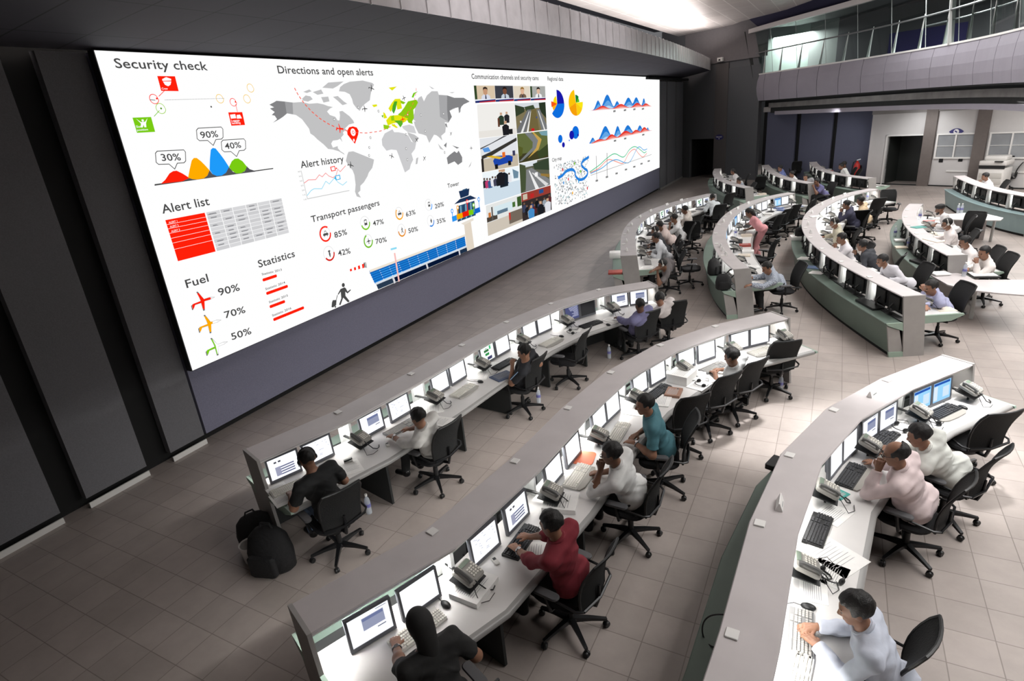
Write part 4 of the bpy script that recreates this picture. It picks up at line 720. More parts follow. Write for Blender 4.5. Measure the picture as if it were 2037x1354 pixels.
# ------------------------------------------------------------------ console rows
ZSH, ZDK, ZLG = 1.08, 0.72, 0.62
class Row: pass
def smooth_curve3(P): P = np.array(P); s = np.linspace(0, 1, len(P)); t = np.linspace(0, 1, 24); return np.c_[[np.polyval(np.polyfit(s, P[:, k], 4), t) for k in range(3)]].T
ROWS = {}
def make_row(key, px, deg, joints=None, mod=1.22, w=0.37, deep=1.0, facet=False, desc='', label='', body=None, trimpts=None):
    R = Row(); ROWS[key] = R
    P = np.array([at(x, y, ZSH)[:2] for x, y in px]) if px is not None else np.array(trimpts)
    c = smooth_curve(P, 161, deg)
    s = np.r_[0, np.cumsum(np.linalg.norm(np.diff(c, axis=0), axis=1))]; R.len = s[-1]; R.c = c; R.s = s; R.w = w; R.deep = deep; R.key = key; R.desc = desc
    t = np.gradient(c, axis=0); t /= np.linalg.norm(t, axis=1)[:, None]; R.t = t
    def pt(sv): 
        sv = np.clip(sv, -0.0, R.len); q = np.array([np.interp(sv, s, c[:, 0]), np.interp(sv, s, c[:, 1])]); u = np.array([np.interp(sv, s, t[:, 0]), np.interp(sv, s, t[:, 1])]); u /= np.linalg.norm(u); return q, u, np.array([u[1], -u[0]])
    R.pt = pt
    def near(p): 
        k = int(np.argmin(np.linalg.norm(c-np.array(p[:2]), axis=1))); return s[k]
    R.near = near
    if joints: js = sorted(near(at(x, y, ZSH)[:2]) for x, y in joints)
    else: n = max(2, round(R.len/mod)); js = list(np.linspace(0, R.len, n+1)[1:-1])
    js = [0.0]+[j for j in js if 0.25 < j < R.len-0.25]+[R.len]; R.js = js
    root = empty('console_desk', (*pt(R.len/2)[0], 0)); tag(root, label, 'desk', 'curved control room consoles'); R.root = root
    root.rotation_euler = (0, 0, 0); inv = Matrix.Translation(-root.location)
    def kid(o, par=None):
        o.parent = par or root; o.matrix_parent_inverse = inv if par is None else Matrix.Identity(4); return o
    R.kid = kid
    def stations(a, b):
        n = 2 if facet else max(2, int((b-a)/0.25)+1); return np.linspace(a, b, n)
    def frame_at(sv):
        q, u, n = pt(sv); return q, n
    if facet:     # straight modules: mitre with the chord normals
        jp = [pt(j)[0] for j in js]
        def frame_at(sv):
            k = int(np.argmin([abs(sv-j) for j in js])); 
            segs = [(jp[i+1]-jp[i])/np.linalg.norm(jp[i+1]-jp[i]) for i in range(len(jp)-1)]
            us = [segs[i] for i in (k-1, k) if 0 <= i < len(segs)]; u = sum(us); u = u/np.linalg.norm(u); sc = 1/max(0.8, float(u@us[0]))
            return jp[k], np.array([u[1], -u[0]])*sc
    def sweep(sec, a, b, mb=None):
        mb = mb or MB(); rings = []
        for sv in stations(a, b):
            q, n = frame_at(sv); rings.append([(q[0]+n[0]*d, q[1]+n[1]*d, z) for d, z in sec])
        return mb.loft(rings)
    R.sweep = sweep
    D = deep; B = body or M_green
    for a, b in zip(js[:-1], js[1:]):
        g = 0.0015
        kid(sweep([(0, 1.055), (w, 1.055), (w+0.008, 1.066), (w, 1.078), (0, 1.078), (-0.008, 1.066)], a+g if not facet else a, b, ).build('shelf_panel', M_shelf, None, True, 30))
        kid(sweep([(-0.10, 0.07), (-0.19, 0.60), (-0.02, 0.60), (0.10, 0.07)], a, b).build('front_panel', B, None, False))
    full = lambda sec: [sweep(sec, a, b, m_) for m_ in [MB()] for a, b in zip(js[:-1], js[1:])][0] if not facet else [sweep(sec, a, b, m_) for m_ in [MB()] for a, b in zip(js[:-1], js[1:])][0]
    def whole(sec):
        mb = MB(); rings = []
        for a, b in zip(js[:-1], js[1:]):
            for sv in stations(a, b)[(0 if not rings else 1):]:
                q, n = frame_at(sv); rings.append([(q[0]+n[0]*d, q[1]+n[1]*d, z) for d, z in sec])
        return mb.loft(rings)
    kid(whole([(-0.07, 0), (0.10, 0), (0.10, 0.07), (-0.07, 0.07)]).build('toe_kick', M_toe, None, False))
    kid(whole([(-0.21, 0.60), (0.17, 0.60), (0.17, 0.622), (-0.21, 0.622), (-0.22, 0.611)]).build('ledge', B, None, False))
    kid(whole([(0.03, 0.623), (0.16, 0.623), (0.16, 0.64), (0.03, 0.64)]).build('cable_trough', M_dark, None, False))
    kid(whole([(0.215, 0.688), (D-0.05, 0.688), (D-0.05, 0.72), (0.215, 0.72)]).build('desktop', M_desk, None, False))
    kid(whole([(D-0.05, 0.66), (D-0.02, 0.655), (D, 0.672), (D, 0.70), (D-0.012, 0.716), (D-0.05, 0.72)]).build('desk_nosing', mat('grey_nosing', (150, 149, 147), 0.35), None, True, 60))
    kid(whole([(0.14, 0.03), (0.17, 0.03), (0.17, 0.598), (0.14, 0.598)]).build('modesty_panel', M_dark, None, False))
    kid(whole([(w-0.05, 1.03), (w-0.01, 1.03), (w-0.01, 1.055), (w-0.05, 1.055)]).build('shelf_lip', M_white, None, False))
    if key == 'F':
        kid(whole([(0.0, 0.623), (0.02, 0.623), (0.03, 1.054), (0.01, 1.054)]).build('back_panel', mat('slate_back_panel', (84, 92, 90), 0.6), None, False))
        cq = [at(1380+x/3.1, 1000+y/3.1, z) for x, y, z in ((212, 690, .95), (130, 690, .90), (75, 715, .8), (50, 780, .65), (75, 850, .62), (140, 890, .66))]
        kid(MB().tube([tuple(c_) for c_ in smooth_curve3(cq)], 0.006, 6).build('cable', M_black, None))
    for j in js[1:-1]:
        q, u, n = pt(j); Rm = Matrix.Rotation(math.atan2(u[1], u[0]), 3, 'Z')
        mb = MB()
        for d, wt, dp in ((0.09, 0.085, 0.05), (0.27, 0.04, 0.045)): p = q+n*d; mb.box((p[0], p[1], 0.84), (wt, dp, 0.43), Rm)
        p = q+n*0.19; mb.box((p[0], p[1], 0.84), (0.012, 0.12, 0.42), Rm)
        kid(mb.build('post', M_post, None, False))
        p = q+n*0.075+u*0.0; kid(MB().rbox((p[0], p[1], 1.085), (0.085, 0.085, 0.014), 0.006, Rm).build('shelf_plate', M_white, None, False))
        if key in 'DEF':
            p0, p1 = q+n*0.25, q+n*(D-0.14); kid(MB().bar((*p0, 0.35), (*p1, 0.35), 0.03, 0.66).build('partition', M_dark, None, False))
    for e, sgn in ((0.0, -1), (R.len, 1)):
        q, n = frame_at(e); u = np.array([-n[1], n[0]])/np.linalg.norm(n)*1.0
        def slab(poly, t0, t1, name, m):
            rings = [[(q[0]+n[0]*d+u[0]*tt*sgn, q[1]+n[1]*d+u[1]*tt*sgn, z) for d, z in poly] for tt in (t0, t1)]
            return kid(MB().loft(rings).build(name, m, None, False))
        slab([(-0.005, 1.085), (w+0.01, 1.085), (w+0.14, 0.0), (0.13, 0.0)], 0.0, 0.035, 'end_panel', M_panel)
        slab([(w+0.055, 0.72), (D+0.01, 0.715), (D+0.02, 0.69), (D-0.18, 0.60), (w+0.07, 0.58)], 0.0, 0.035, 'desk_bracket', M_greenpale)
        slab([(-0.215, 0.62), (0.05, 0.62), (0.07, 0.47), (-0.19, 0.58)], -0.01, 0.03, 'ledge_bracket', M_greenpale)
        slab([(-0.10, 0.07), (-0.185, 0.56), (0.02, 0.48), (0.13, 0.07)], -0.02, 0.01, 'body_end', M_panel)
        slab([(-0.10, 0.0), (-0.115, 0.09), (0.14, 0.09), (0.14, 0.0)], -0.01, 0.03, 'plinth_end', M_greenpale)
    return R
def zc_(x, y): return (1560+x/3.761, 360+y/3.761)
make_row('D', [(490, 893), (565, 859), (661, 819.5), (740, 780), (816, 741.6), (884, 698), (924, 676.5), (1005, 639), (1092, 602), (1188, 574), (1287, 558.6)], 5, [(691, 825), (834, 749), (924, 687), (1014, 642), (1109, 607), (1203.5, 580)], w=0.40, deep=1.08, facet=True, desc='console along the video wall', label='wave-shaped grey console running along the foot of the video wall')
make_row('E', [(581.7, 1200.3), (850, 1048), (960, 960.7), (1021, 914), (1111.6, 813), (1130, 797), (1204, 739.6), (1307, 685), (1408, 648), (1533, 620)], 5, [(874, 1060), (1042, 919.5), (1134, 813), (1228, 742), (1322, 689), (1426, 650.5)], w=0.38, deep=0.96, facet=True, desc='middle console', label='wave-shaped grey console in the middle, with the man in dark red')
make_row('F', [(1394.5, 1354), (1441, 1255), (1485, 1038.7), (1522, 967.7), (1548, 906), (1644.5, 813), (1706, 777), (1747.7, 751.6), (1873.5, 706.5)], 4, [(1488, 1272.6), (1522, 1045), (1586.5, 909.7), (1672, 821), (1773.5, 758)], w=0.36, deep=0.86, facet=True, desc='pale console beside the moustached man', label='wave-shaped pale console where the balding man and moustached man sit', trimpts=None)
make_row('A', [(1234.6, 509), (1233.5, 485), (1239, 463.7), (1252, 442), (1271, 427), (1308, 412), (1351, 398), (1407, 385)], 4, None, 1.25, w=0.38, desc='crescent console', label='crescent-shaped console crowded with papers, set closest to the video wall')
make_row('B', [(1458, 535.4), (1437.6, 513), (1418, 487), (1416, 468), (1424.6, 448.5), (1439.7, 429), (1468, 409.7), (1502, 396.7), (1565, 382.7)], 4, None, 1.25, w=0.33, desc='crescent console of the woman in pink', label='crescent-shaped console with the woman in pink and the man in plaid')
make_row('C', [(1796.7, 589), (1751, 567), (1677, 526), (1634, 501), (1608, 477), (1597, 456), (1597, 437), (1604, 424), (1621, 408), (1653, 393), (1690, 382.6), (1727.5, 374.6)], 5, None, 1.25, w=0.33, desc='long green-fronted console', label='long green-fronted crescent console with the man in lavender at its end')
make_row('G', [(1885, 507.7), (1836, 478), (1811, 462.5), (1797.6, 445), (1795.7, 432), (1797.6, 418), (1809, 405)], 3, None, 1.15, w=0.32, desc='console of the turbaned man', label='short curved console with the turbaned man and staff in white shirts')
make_row('H', [(1481.3, 373.7), (1453, 366.6), (1432, 359.5), (1421, 350.7), (1421, 335.7)], 3, None, 1.3, w=0.32, desc='far console below the fire exit sign', label='small far console below the fire exit sign')
make_row('I', [(1606, 364.8), (1577, 359), (1550, 352), (1531, 346), (1527, 338), (1515, 328.6)], 3, None, 1.3, w=0.32, desc='far console below the slate panels', label='far console below the slate panels, with the man in a purple shirt at its end')
make_row('J', [(1725, 355), (1691.6, 350), (1658, 346), (1638.6, 342.7), (1626, 334.8), (1610, 322.4)], 3, None, 1.3, w=0.32, desc='far console near the fire extinguisher', label='far console near the red fire extinguisher')
make_row('K', [(2060, 393), (2037, 389), (1992, 381.6), (1953, 372), (1922, 361), (1906.7, 355), (1897, 349.7)], 3, None, 1.2, w=0.34, desc='pale blue console', body=M_bluepale, label='pale blue-fronted curved console in front of the grey copier')
def facing(row, p):
    """heading of a sitter at p who looks at the row"""
    R = ROWS[row]; q, u, n = R.pt(R.near(p)); return math.atan2(-n[1], -n[0])-PI/2, R.near(p)
# ------------------------------------------------------------------ monitors
def make_monitor(kind):
    """origin: foot of the stand on the ledge; screen faces +y"""
    t = empty('monitor')
    dk = kind == 'dark'; T = Matrix.Translation(Vector((0, 0.10, 0.214) if dk else (0, 0.215, 0.235)))@Matrix.Rotation(math.radians(2 if dk else 5), 4, 'X')@Matrix.Scale(1.12 if dk else 1.0, 4)
    def face(mb, name, m, par=None): o = mb.build(name, m, par or t); return o
    h = MB()
    h.prism([(-.19, -.15), (.19, -.15), (.19, .15), (-.19, .15)], -0.012, 0.02, T@Matrix.Rotation(-PI/2, 4, 'X')@Matrix.Identity(4), 0.006)
    h.prism([(-.13, -.10), (.13, -.10), (.13, .10), (-.13, .10)], -0.045, -0.012, T@Matrix.Rotation(-PI/2, 4, 'X'), 0.012)
    face(h, 'housing', M_black if kind == 'dark' else M_bezel)
    b = MB(); F = T@Matrix.Rotation(-PI/2, 4, 'X')@Matrix.Scale(-1, 4, (0, 1, 0))
    for x0, x1, y0_, y1_ in ((-.19, -.168, -.15, .15), (.168, .19, -.15, .15), (-.168, .168, -.15, -.118), (-.168, .168, .132, .15)):
        b.prism([(x0, y0_), (x1, y0_), (x1, y1_), (x0, y1_)], 0.02, 0.028, F)
    face(b, 'bezel', M_black if kind == 'dark' else M_bezel)
    sc = MB(); sc.poly([F@Vector((x, y, 0.0215)) for x, y in ((-.168, -.118), (.168, -.118), (.168, .132), (-.168, .132))])
    cols = {'white': (250, 252, 255), 'dark': (252, 252, 255), 'window': (244, 246, 252), 'dots': (246, 247, 250), 'navy': (104, 110, 160), 'off': (58, 60, 64), 'sky': (150, 205, 250), 'green': (240, 248, 244), 'bars': (244, 246, 250)}
    so = face(sc, 'screen', mat('screen_off', (52, 54, 58), 0.2) if kind == 'off' else glow(*cols[kind], 0.55 if kind == 'navy' else 1.15))
    def shapes(lst):
        for k, (q, c) in enumerate(lst):
            pass
        me = bpy.data.meshes.new('window'); vs = []; fs = []; mi = []; ml = []
        for k, ((x0, y0_, x1, y1_), c) in enumerate(lst):
            m = glow(*c)
            if m not in ml: ml.append(m)
            o_ = len(vs); vs += [tuple(F@Vector((x, y, 0.0222+0.0002*k))) for x, y in ((x0, y0_), (x1, y0_), (x1, y1_), (x0, y1_))]; fs.append((o_, o_+1, o_+2, o_+3)); mi.append(ml.index(m))
        me.from_pydata(vs, [], fs)
        for m in ml: me.materials.append(m)
        me.polygons.foreach_set('material_index', mi); link('window', me, so)
    r_ = random.Random(sum(map(ord, kind)))
    if kind == 'window': shapes([((-.12, -.02, .06, .09), (150, 156, 182)), ((-.115, .06, .055, .085), (110, 120, 160)), ((-.12, -.05, -.05, -.04), (120, 124, 140)), ((-.15, .11, -.06, .115), (80, 90, 120))])
    if kind == 'bars': shapes([((-.12, -.09+.03*i, .05+.02*(i % 2), -.075+.03*i), (104, 108, 140)) for i in range(4)]+[((.04, -.09, .10, .02), (160, 162, 186)), ((.02, .07, .05, .09), (70, 70, 80)), ((.07, .07, .10, .09), (70, 70, 80))])
    if kind == 'dots': shapes([((x, y, x+r_.uniform(.006, .03), y+.005), (180, 186, 206)) for x, y in [(r_.uniform(-.15, .12), r_.uniform(-.10, .12)) for _ in range(26)]])
    if kind == 'navy': shapes([((-.15, .11-.02*i, -.15+r_.uniform(.08, .26), .117-.02*i), (205, 210, 235)) for i in range(10)])
    if kind == 'green': shapes([((-.10, .06, -.06, .12), (60, 190, 120)), ((-.04, .04, .08, .08), (60, 120, 70)), ((-.04, -.02, .06, .02), (50, 150, 80)), ((-.10, -.10, .02, -.05), (70, 70, 110)), ((.0, .09, .05, .10), (40, 160, 90))])
    if kind == 'sky': shapes([((-.15, .09, .15, .12), (40, 90, 180)), ((.08, -.10, .15, .08), (225, 240, 252)), ((-.14, -.08, -.02, .05), (215, 236, 252))])
    s = MB(); s.tube([(0, 0.0, 0.01), (0, 0.0, 0.13), (0, 0.08, 0.21), (0, 0.17, 0.245)], [0.016, 0.016, 0.016, 0.018], 8); s.rbox((0, 0, 0.008), (0.10, 0.08, 0.016), 0.02)
    face(s, 'stand', M_black)
    return t
PROTO = {}
def monitor(kind, row, s, label, group, dd=0.14, yaw=0.0):
    R = ROWS[row]; dd = dd if row in 'DEF' else (0.08 if row in 'AB' else 0.04); q, u, n = R.pt(s); p = q+n*dd
    if kind not in PROTO: o = PROTO[kind] = make_monitor(kind)
    else: o = copy_tree(PROTO[kind])
    o.location = (p[0], p[1], 0.641); o.rotation_euler = (0, 0, math.atan2(n[1], n[0])-PI/2+yaw)
    tag(o, label, 'monitor', group); return o
mon = {'D': [('bars', 571, 942), ('dots', 633, 913), ('window', 755, 855), ('dots', 804, 824), ('white', 880, 773), ('white', 910, 749), ('green', 968, 714), ('white', 1001, 696), ('white', 1058, 669), ('white', 1089, 656), ('navy', 1147, 635), ('off', 1181, 626), ('window', 1241, 611), ('window', 1276, 603)],
 'E': [('window', 728, 1240), ('white', 818, 1183), ('dots', 951, 1081), ('bars', 1010, 1029), ('white', 1085, 947), ('white', 1121, 903), ('white', 1172, 845), ('white', 1210, 818), ('white', 1270, 775), ('white', 1306, 752), ('white', 1362, 724), ('white', 1403, 707), ('white', 1464, 688), ('white', 1506, 677)],
 'F': [('sky', 1810, 803), ('sky', 1852, 789), ('window', 1706, 861), ('window', 1744, 835), ('white', 1636, 922), ('white', 1652, 903)]}
ROWN = {'D': 'the console along the wall', 'E': 'the middle console', 'F': 'the pale console', 'A': 'the crowded crescent console', 'B': "the pink woman's console", 'C': 'the green-fronted console', 'G': "the turbaned man's console", 'H': 'the fire-exit-side far console', 'I': 'the slate-panel far console', 'J': 'the extinguisher-side far console', 'K': 'the pale blue console'}
SCRN = {'white': 'blank white monitor', 'bars': 'monitor of dark bars', 'dots': 'monitor of faint dots', 'window': 'monitor with one small window', 'navy': 'navy text monitor', 'off': 'switched-off monitor', 'green': 'monitor of green diagrams', 'sky': 'pale blue monitor', 'dark': 'black-backed monitor'}
USEDS = {k: [] for k in ROWS}
for k, L_ in mon.items():
    R = ROWS[k]; ss = sorted([(R.near(at(x, y, 0.79)[:2]), kd) for kd, x, y in L_]); ss = [list(q) for q in ss]
    for i in range(1, len(ss)):
        if ss[i][0]-ss[i-1][0] < 0.40: ss[i][0] = ss[i-1][0]+0.40
    for i, (s_, kd) in enumerate(ss):
        lo = min((j for j in R.js), key=lambda j: abs(j-s_))
        if abs(lo-s_) < 0.23 and 0.1 < lo < R.len-0.1: s_ = lo+0.23*(1 if s_ >= lo else -1); ss[i][0] = s_
        if i and ss[i][0]-ss[i-1][0] < 0.39: ss[i][0] = s_ = ss[i-1][0]+0.39
        USEDS[k].append(s_); monitor(kd, k, s_, '%s, %s from the near end of %s' % (SCRN[kd], ORD[i], ROWN[k]), 'monitors of '+ROWN[k])
for k in 'ABCGHIJK':
    R = ROWS[k]; i = 0; kinds = {'A': ['white', 'white', 'green', 'window'], 'B': ['white', 'sky', 'white']}.get(k, ['dark'])
    for a, b in zip(R.js[:-1], R.js[1:]):
        m_ = (a+b)/2
        for s_ in ((m_-0.217, m_+0.217) if k in 'CGHIJK' else (m_-0.20, m_+0.20)):
            if k == 'C' and i < 20 or k != 'C':
                kd = 'dark' if k in 'CGHIJK' else kinds[i % len(kinds)]
                tx = SCRN[kd]
                monitor(kd, k, s_, '%s, %s from the near end of %s' % (tx, ORD[i], ROWN[k]), 'monitors of '+ROWN[k])
            i += 1
# ------------------------------------------------------------------ office chairs (origin on the floor under the column, sitter looks along +y)
def make_chair():
    t = empty('office_chair')
    # seat
    s = MB(); s.rbox((0, 0.03, 0.455), (0.48, 0.47, 0.06), 0.13, None, 5, 0.02); s.build('seat', M_seat, t)
    u = MB(); u.rbox((0, -0.02, 0.405), (0.24, 0.30, 0.05), 0.06); u.build('seat_mechanism', M_black, t)
    # backrest: bowed mesh panel
    rings = []
    N = 9
    for i in range(N):
        v = i/(N-1); z = 0.50+0.53*v; w = 0.205+0.03*math.sin(min(1, v*1.15)*PI*0.5)-(0.03*max(0, v-0.85)/0.15); y = -0.235-0.05*v-0.10*v*v+0.03*math.sin(v*PI)
        xs = np.linspace(-1, 1, 9); rings.append([(x*w, y-0.035*(1-x*x), z) for x in xs]+[(x*w, y-0.035*(1-x*x)-0.014, z) for x in xs[::-1]])
    MB().loft(rings).build('backrest', M_mesh, t, True, 60)
    # rim of the backrest
    def yb(v): return -0.235-0.05*v-0.10*v*v+0.03*math.sin(v*PI)
    def wb(v): return 0.205+0.03*math.sin(min(1, v*1.15)*PI*0.5)-(0.03*max(0, v-0.85)/0.15)
    p = [(-wb(v), yb(v)-0.005, 0.50+0.53*v) for v in np.linspace(0, 1, 8)]+[(x, yb(1)-0.035*(1-(x/wb(1))**2)-0.005, 1.035) for x in np.linspace(-wb(1)*0.8, wb(1)*0.8, 5)]+[(wb(v), yb(v)-0.005, 0.50+0.53*v) for v in np.linspace(1, 0, 8)]
    MB().tube(p, 0.013, 6).build('back_rim', M_black, t)
    # rear frame: V brace and cross bar
    f = MB(); f.tube([(0, -0.12, 0.40), (0, -0.27, 0.42), (0, -0.30, 0.52), (0, -0.305, 0.66)], [0.022, 0.02, 0.018, 0.012], 7)
    f.tube([(-0.24, -0.29, 0.56), (0, -0.315, 0.535), (0.24, -0.29, 0.56)], 0.014, 6); f.build('back_frame', M_blacks, t)
    for sx in (-1, 1):
        a = MB(); a.tube([(sx*0.13, 0.02, 0.40), (sx*0.265, 0.03, 0.43), (sx*0.285, 0.05, 0.57), (sx*0.285, 0.06, 0.615)], [0.015, 0.017, 0.018, 0.018], 7)
        a.tube([(sx*0.285, 0.03, 0.60), (sx*0.285, -0.24, 0.57), (sx*0.24, -0.29, 0.56)], 0.012, 6); o = a.build('armrest', M_blacks, t)
        MB().rbox((sx*0.285, 0.05, 0.630), (0.085, 0.26, 0.028), 0.04, None, 4, 0.01).build('arm_pad', M_pad, o)
    c = MB(); c.lathe([(0.0, 0.095), (0.05, 0.095), (0.055, 0.13), (0.032, 0.15), (0.03, 0.27), (0.02, 0.27), (0.02, 0.39), (0.0, 0.39)], 10); c.build('gas_column', M_black, t)
    for k in range(5):
        a = 2*PI*k/5+PI/10; e = Vector((math.cos(a), math.sin(a), 0)); l = MB()
        n = Vector((-e.y, e.x, 0)); sec = lambda q, z, w, h: [tuple(e*q+n*w/2*i+Vector((0, 0, z+h/2*j))) for i, j in ((-1, -1), (1, -1), (1, 1), (-1, 1))]
        l.loft([sec(0.03, 0.125, 0.05, 0.05), sec(0.18, 0.112, 0.038, 0.034), sec(0.325, 0.088, 0.028, 0.024)]); o = l.build('base_leg', M_blacks, t, False)
        w = MB(); q = e*0.32; Mx = Matrix.Translation(Vector((q.x, q.y, 0.031)))@Matrix.Rotation(a+0.6, 4, 'Z')@Matrix.Rotation(PI/2, 4, 'X')
        w.lathe([(0.0, -0.024), (0.026, -0.024), (0.031, -0.016), (0.031, -0.005), (0.02, -0.003), (0.02, 0.003), (0.031, 0.005), (0.031, 0.016), (0.026, 0.024), (0.0, 0.024)], 10, Mx)
        w.tube([(q.x, q.y, 0.05), (q.x, q.y, 0.095)], 0.009, 6); w.build('caster', M_black, o)
    return t
CH0 = []
def chair(p, rz, label, group='black mesh office chairs'):
    if not CH0: o = make_chair(); CH0.append(o)
    else: o = copy_tree(CH0[0])
    o.location = (p[0], p[1], 0.0); o.rotation_euler = (0, 0, rz); tag(o, label, 'chair', group); return o
# ------------------------------------------------------------------ people: bodies grown from blended limbs on a voxel grid (surface nets)
def rcone(P, a, b, r1, r2):
    a = np.asarray(a, np.float32); b = np.asarray(b, np.float32); ba = b-a; L2 = float(ba@ba)+1e-9
    pa = P-a; t = np.clip((pa@ba)/L2, 0, 1); return np.linalg.norm(pa-t[:, None]*ba, axis=1)-(r1+(r2-r1)*t)
def ell(P, c, r, M=None):
    q = P-np.asarray(c, np.float32)
    if M is not None: q = q@M
    r = np.asarray(r, np.float32); k0 = np.linalg.norm(q/r, axis=1); k1 = np.linalg.norm(q/(r*r), axis=1)+1e-9
    return k0*(k0-1)/k1
def smin(a, b, k):
    h = np.clip(0.5+0.5*(b-a)/k, 0, 1); return b+(a-b)*h-k*h*(1-h)
def sdf(P, prims, k):
    d = None
    for pr in prims:
        e = rcone(P, *pr[1:]) if pr[0] == 'c' else ell(P, *pr[1:])
        d = e if d is None else smin(d, e, k)
    return d
def surface(fn, lo, hi, h):
    lo = np.array(lo); hi = np.array(hi); B = 6; n = (np.ceil((hi-lo)/h/B).astype(int)+1)*B
    nb = n//B
    ctr = np.stack(np.meshgrid(*[lo[i]+(np.arange(nb[i])*B+B/2)*h for i in range(3)], indexing='ij'), -1).reshape(-1, 3).astype(np.float32)
    dc = fn(ctr); near = np.abs(dc) < h*B*0.9+h*3
    F = np.repeat(np.repeat(np.repeat(dc.reshape(nb), B, 0), B, 1), B, 2).astype(np.float32)
    idx = np.argwhere(near.reshape(nb))
    off = np.stack(np.meshgrid(*[np.arange(B)]*3, indexing='ij'), -1).reshape(-1, 3)
    cells = (idx[:, None, :]*B+off[None]).reshape(-1, 3)
    F[cells[:, 0], cells[:, 1], cells[:, 2]] = fn((lo+cells*h).astype(np.float32))
    S = F < 0
    c8 = [(i, j, k) for i in (0, 1) for j in (0, 1) for k in (0, 1)]
    sl = lambda A, c: A[c[0]:A.shape[0]-1+c[0], c[1]:A.shape[1]-1+c[1], c[2]:A.shape[2]-1+c[2]]
    cnt = sum(sl(S, c).astype(np.int8) for c in c8); act = (cnt > 0) & (cnt < 8)
    ids = -np.ones(act.shape, np.int64); loc = np.argwhere(act); ids[act] = np.arange(len(loc))
    acc = np.zeros((len(loc), 3)); w = np.zeros(len(loc)); V = {c: F[loc[:, 0]+c[0], loc[:, 1]+c[1], loc[:, 2]+c[2]] for c in c8}
    for a in c8:
        for ax in range(3):
            if a[ax] == 0:
                b = list(a); b[ax] = 1; b = tuple(b); cr = (V[a] < 0) != (V[b] < 0)
                t = np.where(cr, V[a]/(V[a]-V[b]+1e-12), 0); p = np.repeat(np.array(a, float)[None], len(loc), 0); p[:, ax] += t
                acc[cr] += p[cr]; w[cr] += 1
    verts = lo+(loc+acc/w[:, None])*h
    faces = []
    for ax in range(3):
        o1, o2 = [i for i in range(3) if i != ax]; A = S
        s0 = [slice(1, -1)]*3; s0[ax] = slice(0, A.shape[ax]-1); s1 = list(s0); s1[ax] = slice(1, A.shape[ax])
        e = np.argwhere(A[tuple(s0)] != A[tuple(s1)])
        if not len(e): continue
        base = e.copy(); base[:, o1] += 1; base[:, o2] += 1
        ins = A[base[:, 0], base[:, 1], base[:, 2]]
        q = []
        for d1, d2 in ((0, 0), (-1, 0), (-1, -1), (0, -1)):
            m = base.copy(); m[:, o1] += d1; m[:, o2] += d2; q.append(ids[m[:, 0], m[:, 1], m[:, 2]])
        q = np.stack(q, 1); flip = ins if ax != 1 else ~ins
        q[~flip] = q[~flip][:, ::-1]; faces.append(q)
    f = np.concatenate(faces); f = f[(f >= 0).all(1)]
    return verts, f
def sdf_mesh(name, fn, lo, hi, h, m, parent):
    v, f = surface(fn, lo, hi, h); me = bpy.data.meshes.new(name)
    me.vertices.add(len(v)); me.vertices.foreach_set('co', v.astype(np.float32).ravel())
    me.loops.add(f.size); me.loops.foreach_set('vertex_index', f.astype(np.int32).ravel())
    me.polygons.add(len(f)); me.polygons.foreach_set('loop_start', np.arange(0, f.size, 4, dtype=np.int32)); me.polygons.foreach_set('loop_total', np.full(len(f), 4, np.int32))
    me.polygons.foreach_set('use_smooth', np.ones(len(f), bool)); me.update(calc_edges=True); me.materials.append(m)
    return link(name, me, parent)
def bounds(prims, pad):
    lo = np.full(3, 9e9); hi = -lo
    for p in prims:
        if p[0] == 'c':
            for q, r in ((p[1], p[3]), (p[2], p[4])): lo = np.minimum(lo, np.array(q)-r); hi = np.maximum(hi, np.array(q)+r)
        else: r = max(p[2]); lo = np.minimum(lo, np.array(p[1])-r); hi = np.maximum(hi, np.array(p[1])+r)
    return lo-pad, hi+pad
def ik(a, c, l1, l2, hint):
    a, c, hint = np.array(a, float), np.array(c, float), np.array(hint, float); v = c-a; d = np.linalg.norm(v); mx = (l1+l2)*0.985
    if d > mx: c = a+v/d*mx; v = c-a; d = mx
    d = max(d, abs(l1-l2)+0.03); u = v/np.linalg.norm(v); x = (l1*l1-l2*l2+d*d)/(2*d); hgt = math.sqrt(max(0, l1*l1-x*x)); hp = hint-u*(hint@u); hp /= np.linalg.norm(hp)+1e-9
    return a+u*x+hp*hgt, a+u*d
SKINS = [mat('brown_skin', (122, 86, 66), 0.5, noise=0.06, scale=30), mat('tan_skin', (146, 106, 84), 0.5, noise=0.06, scale=30), mat('deep_brown_skin', (98, 68, 52), 0.5, noise=0.06, scale=30)]
M_hair = mat('black_hair', (20, 18, 17), 0.55, noise=0.4, scale=120, bump=0.5)
M_hairgrey = mat('dark_grey_hair', (38, 34, 32), 0.6, noise=0.4, scale=120, bump=0.5)
M_trou = mat('black_trousers', (30, 31, 32), 0.85, noise=0.15, scale=40, bump=0.2)
M_troug = mat('charcoal_trousers', (56, 56, 58), 0.85, noise=0.15, scale=40, bump=0.2)
M_jean = mat('blue_jeans', (92, 110, 134), 0.85, noise=0.2, scale=50, bump=0.2)
M_shoe = mat('black_leather', (16, 16, 17), 0.3)
M_eye = mat('dark_eye', (18, 12, 10), 0.2)
def cloth(name, col): return mat(name, col, 0.85, noise=0.05, scale=14, bump=0.35)
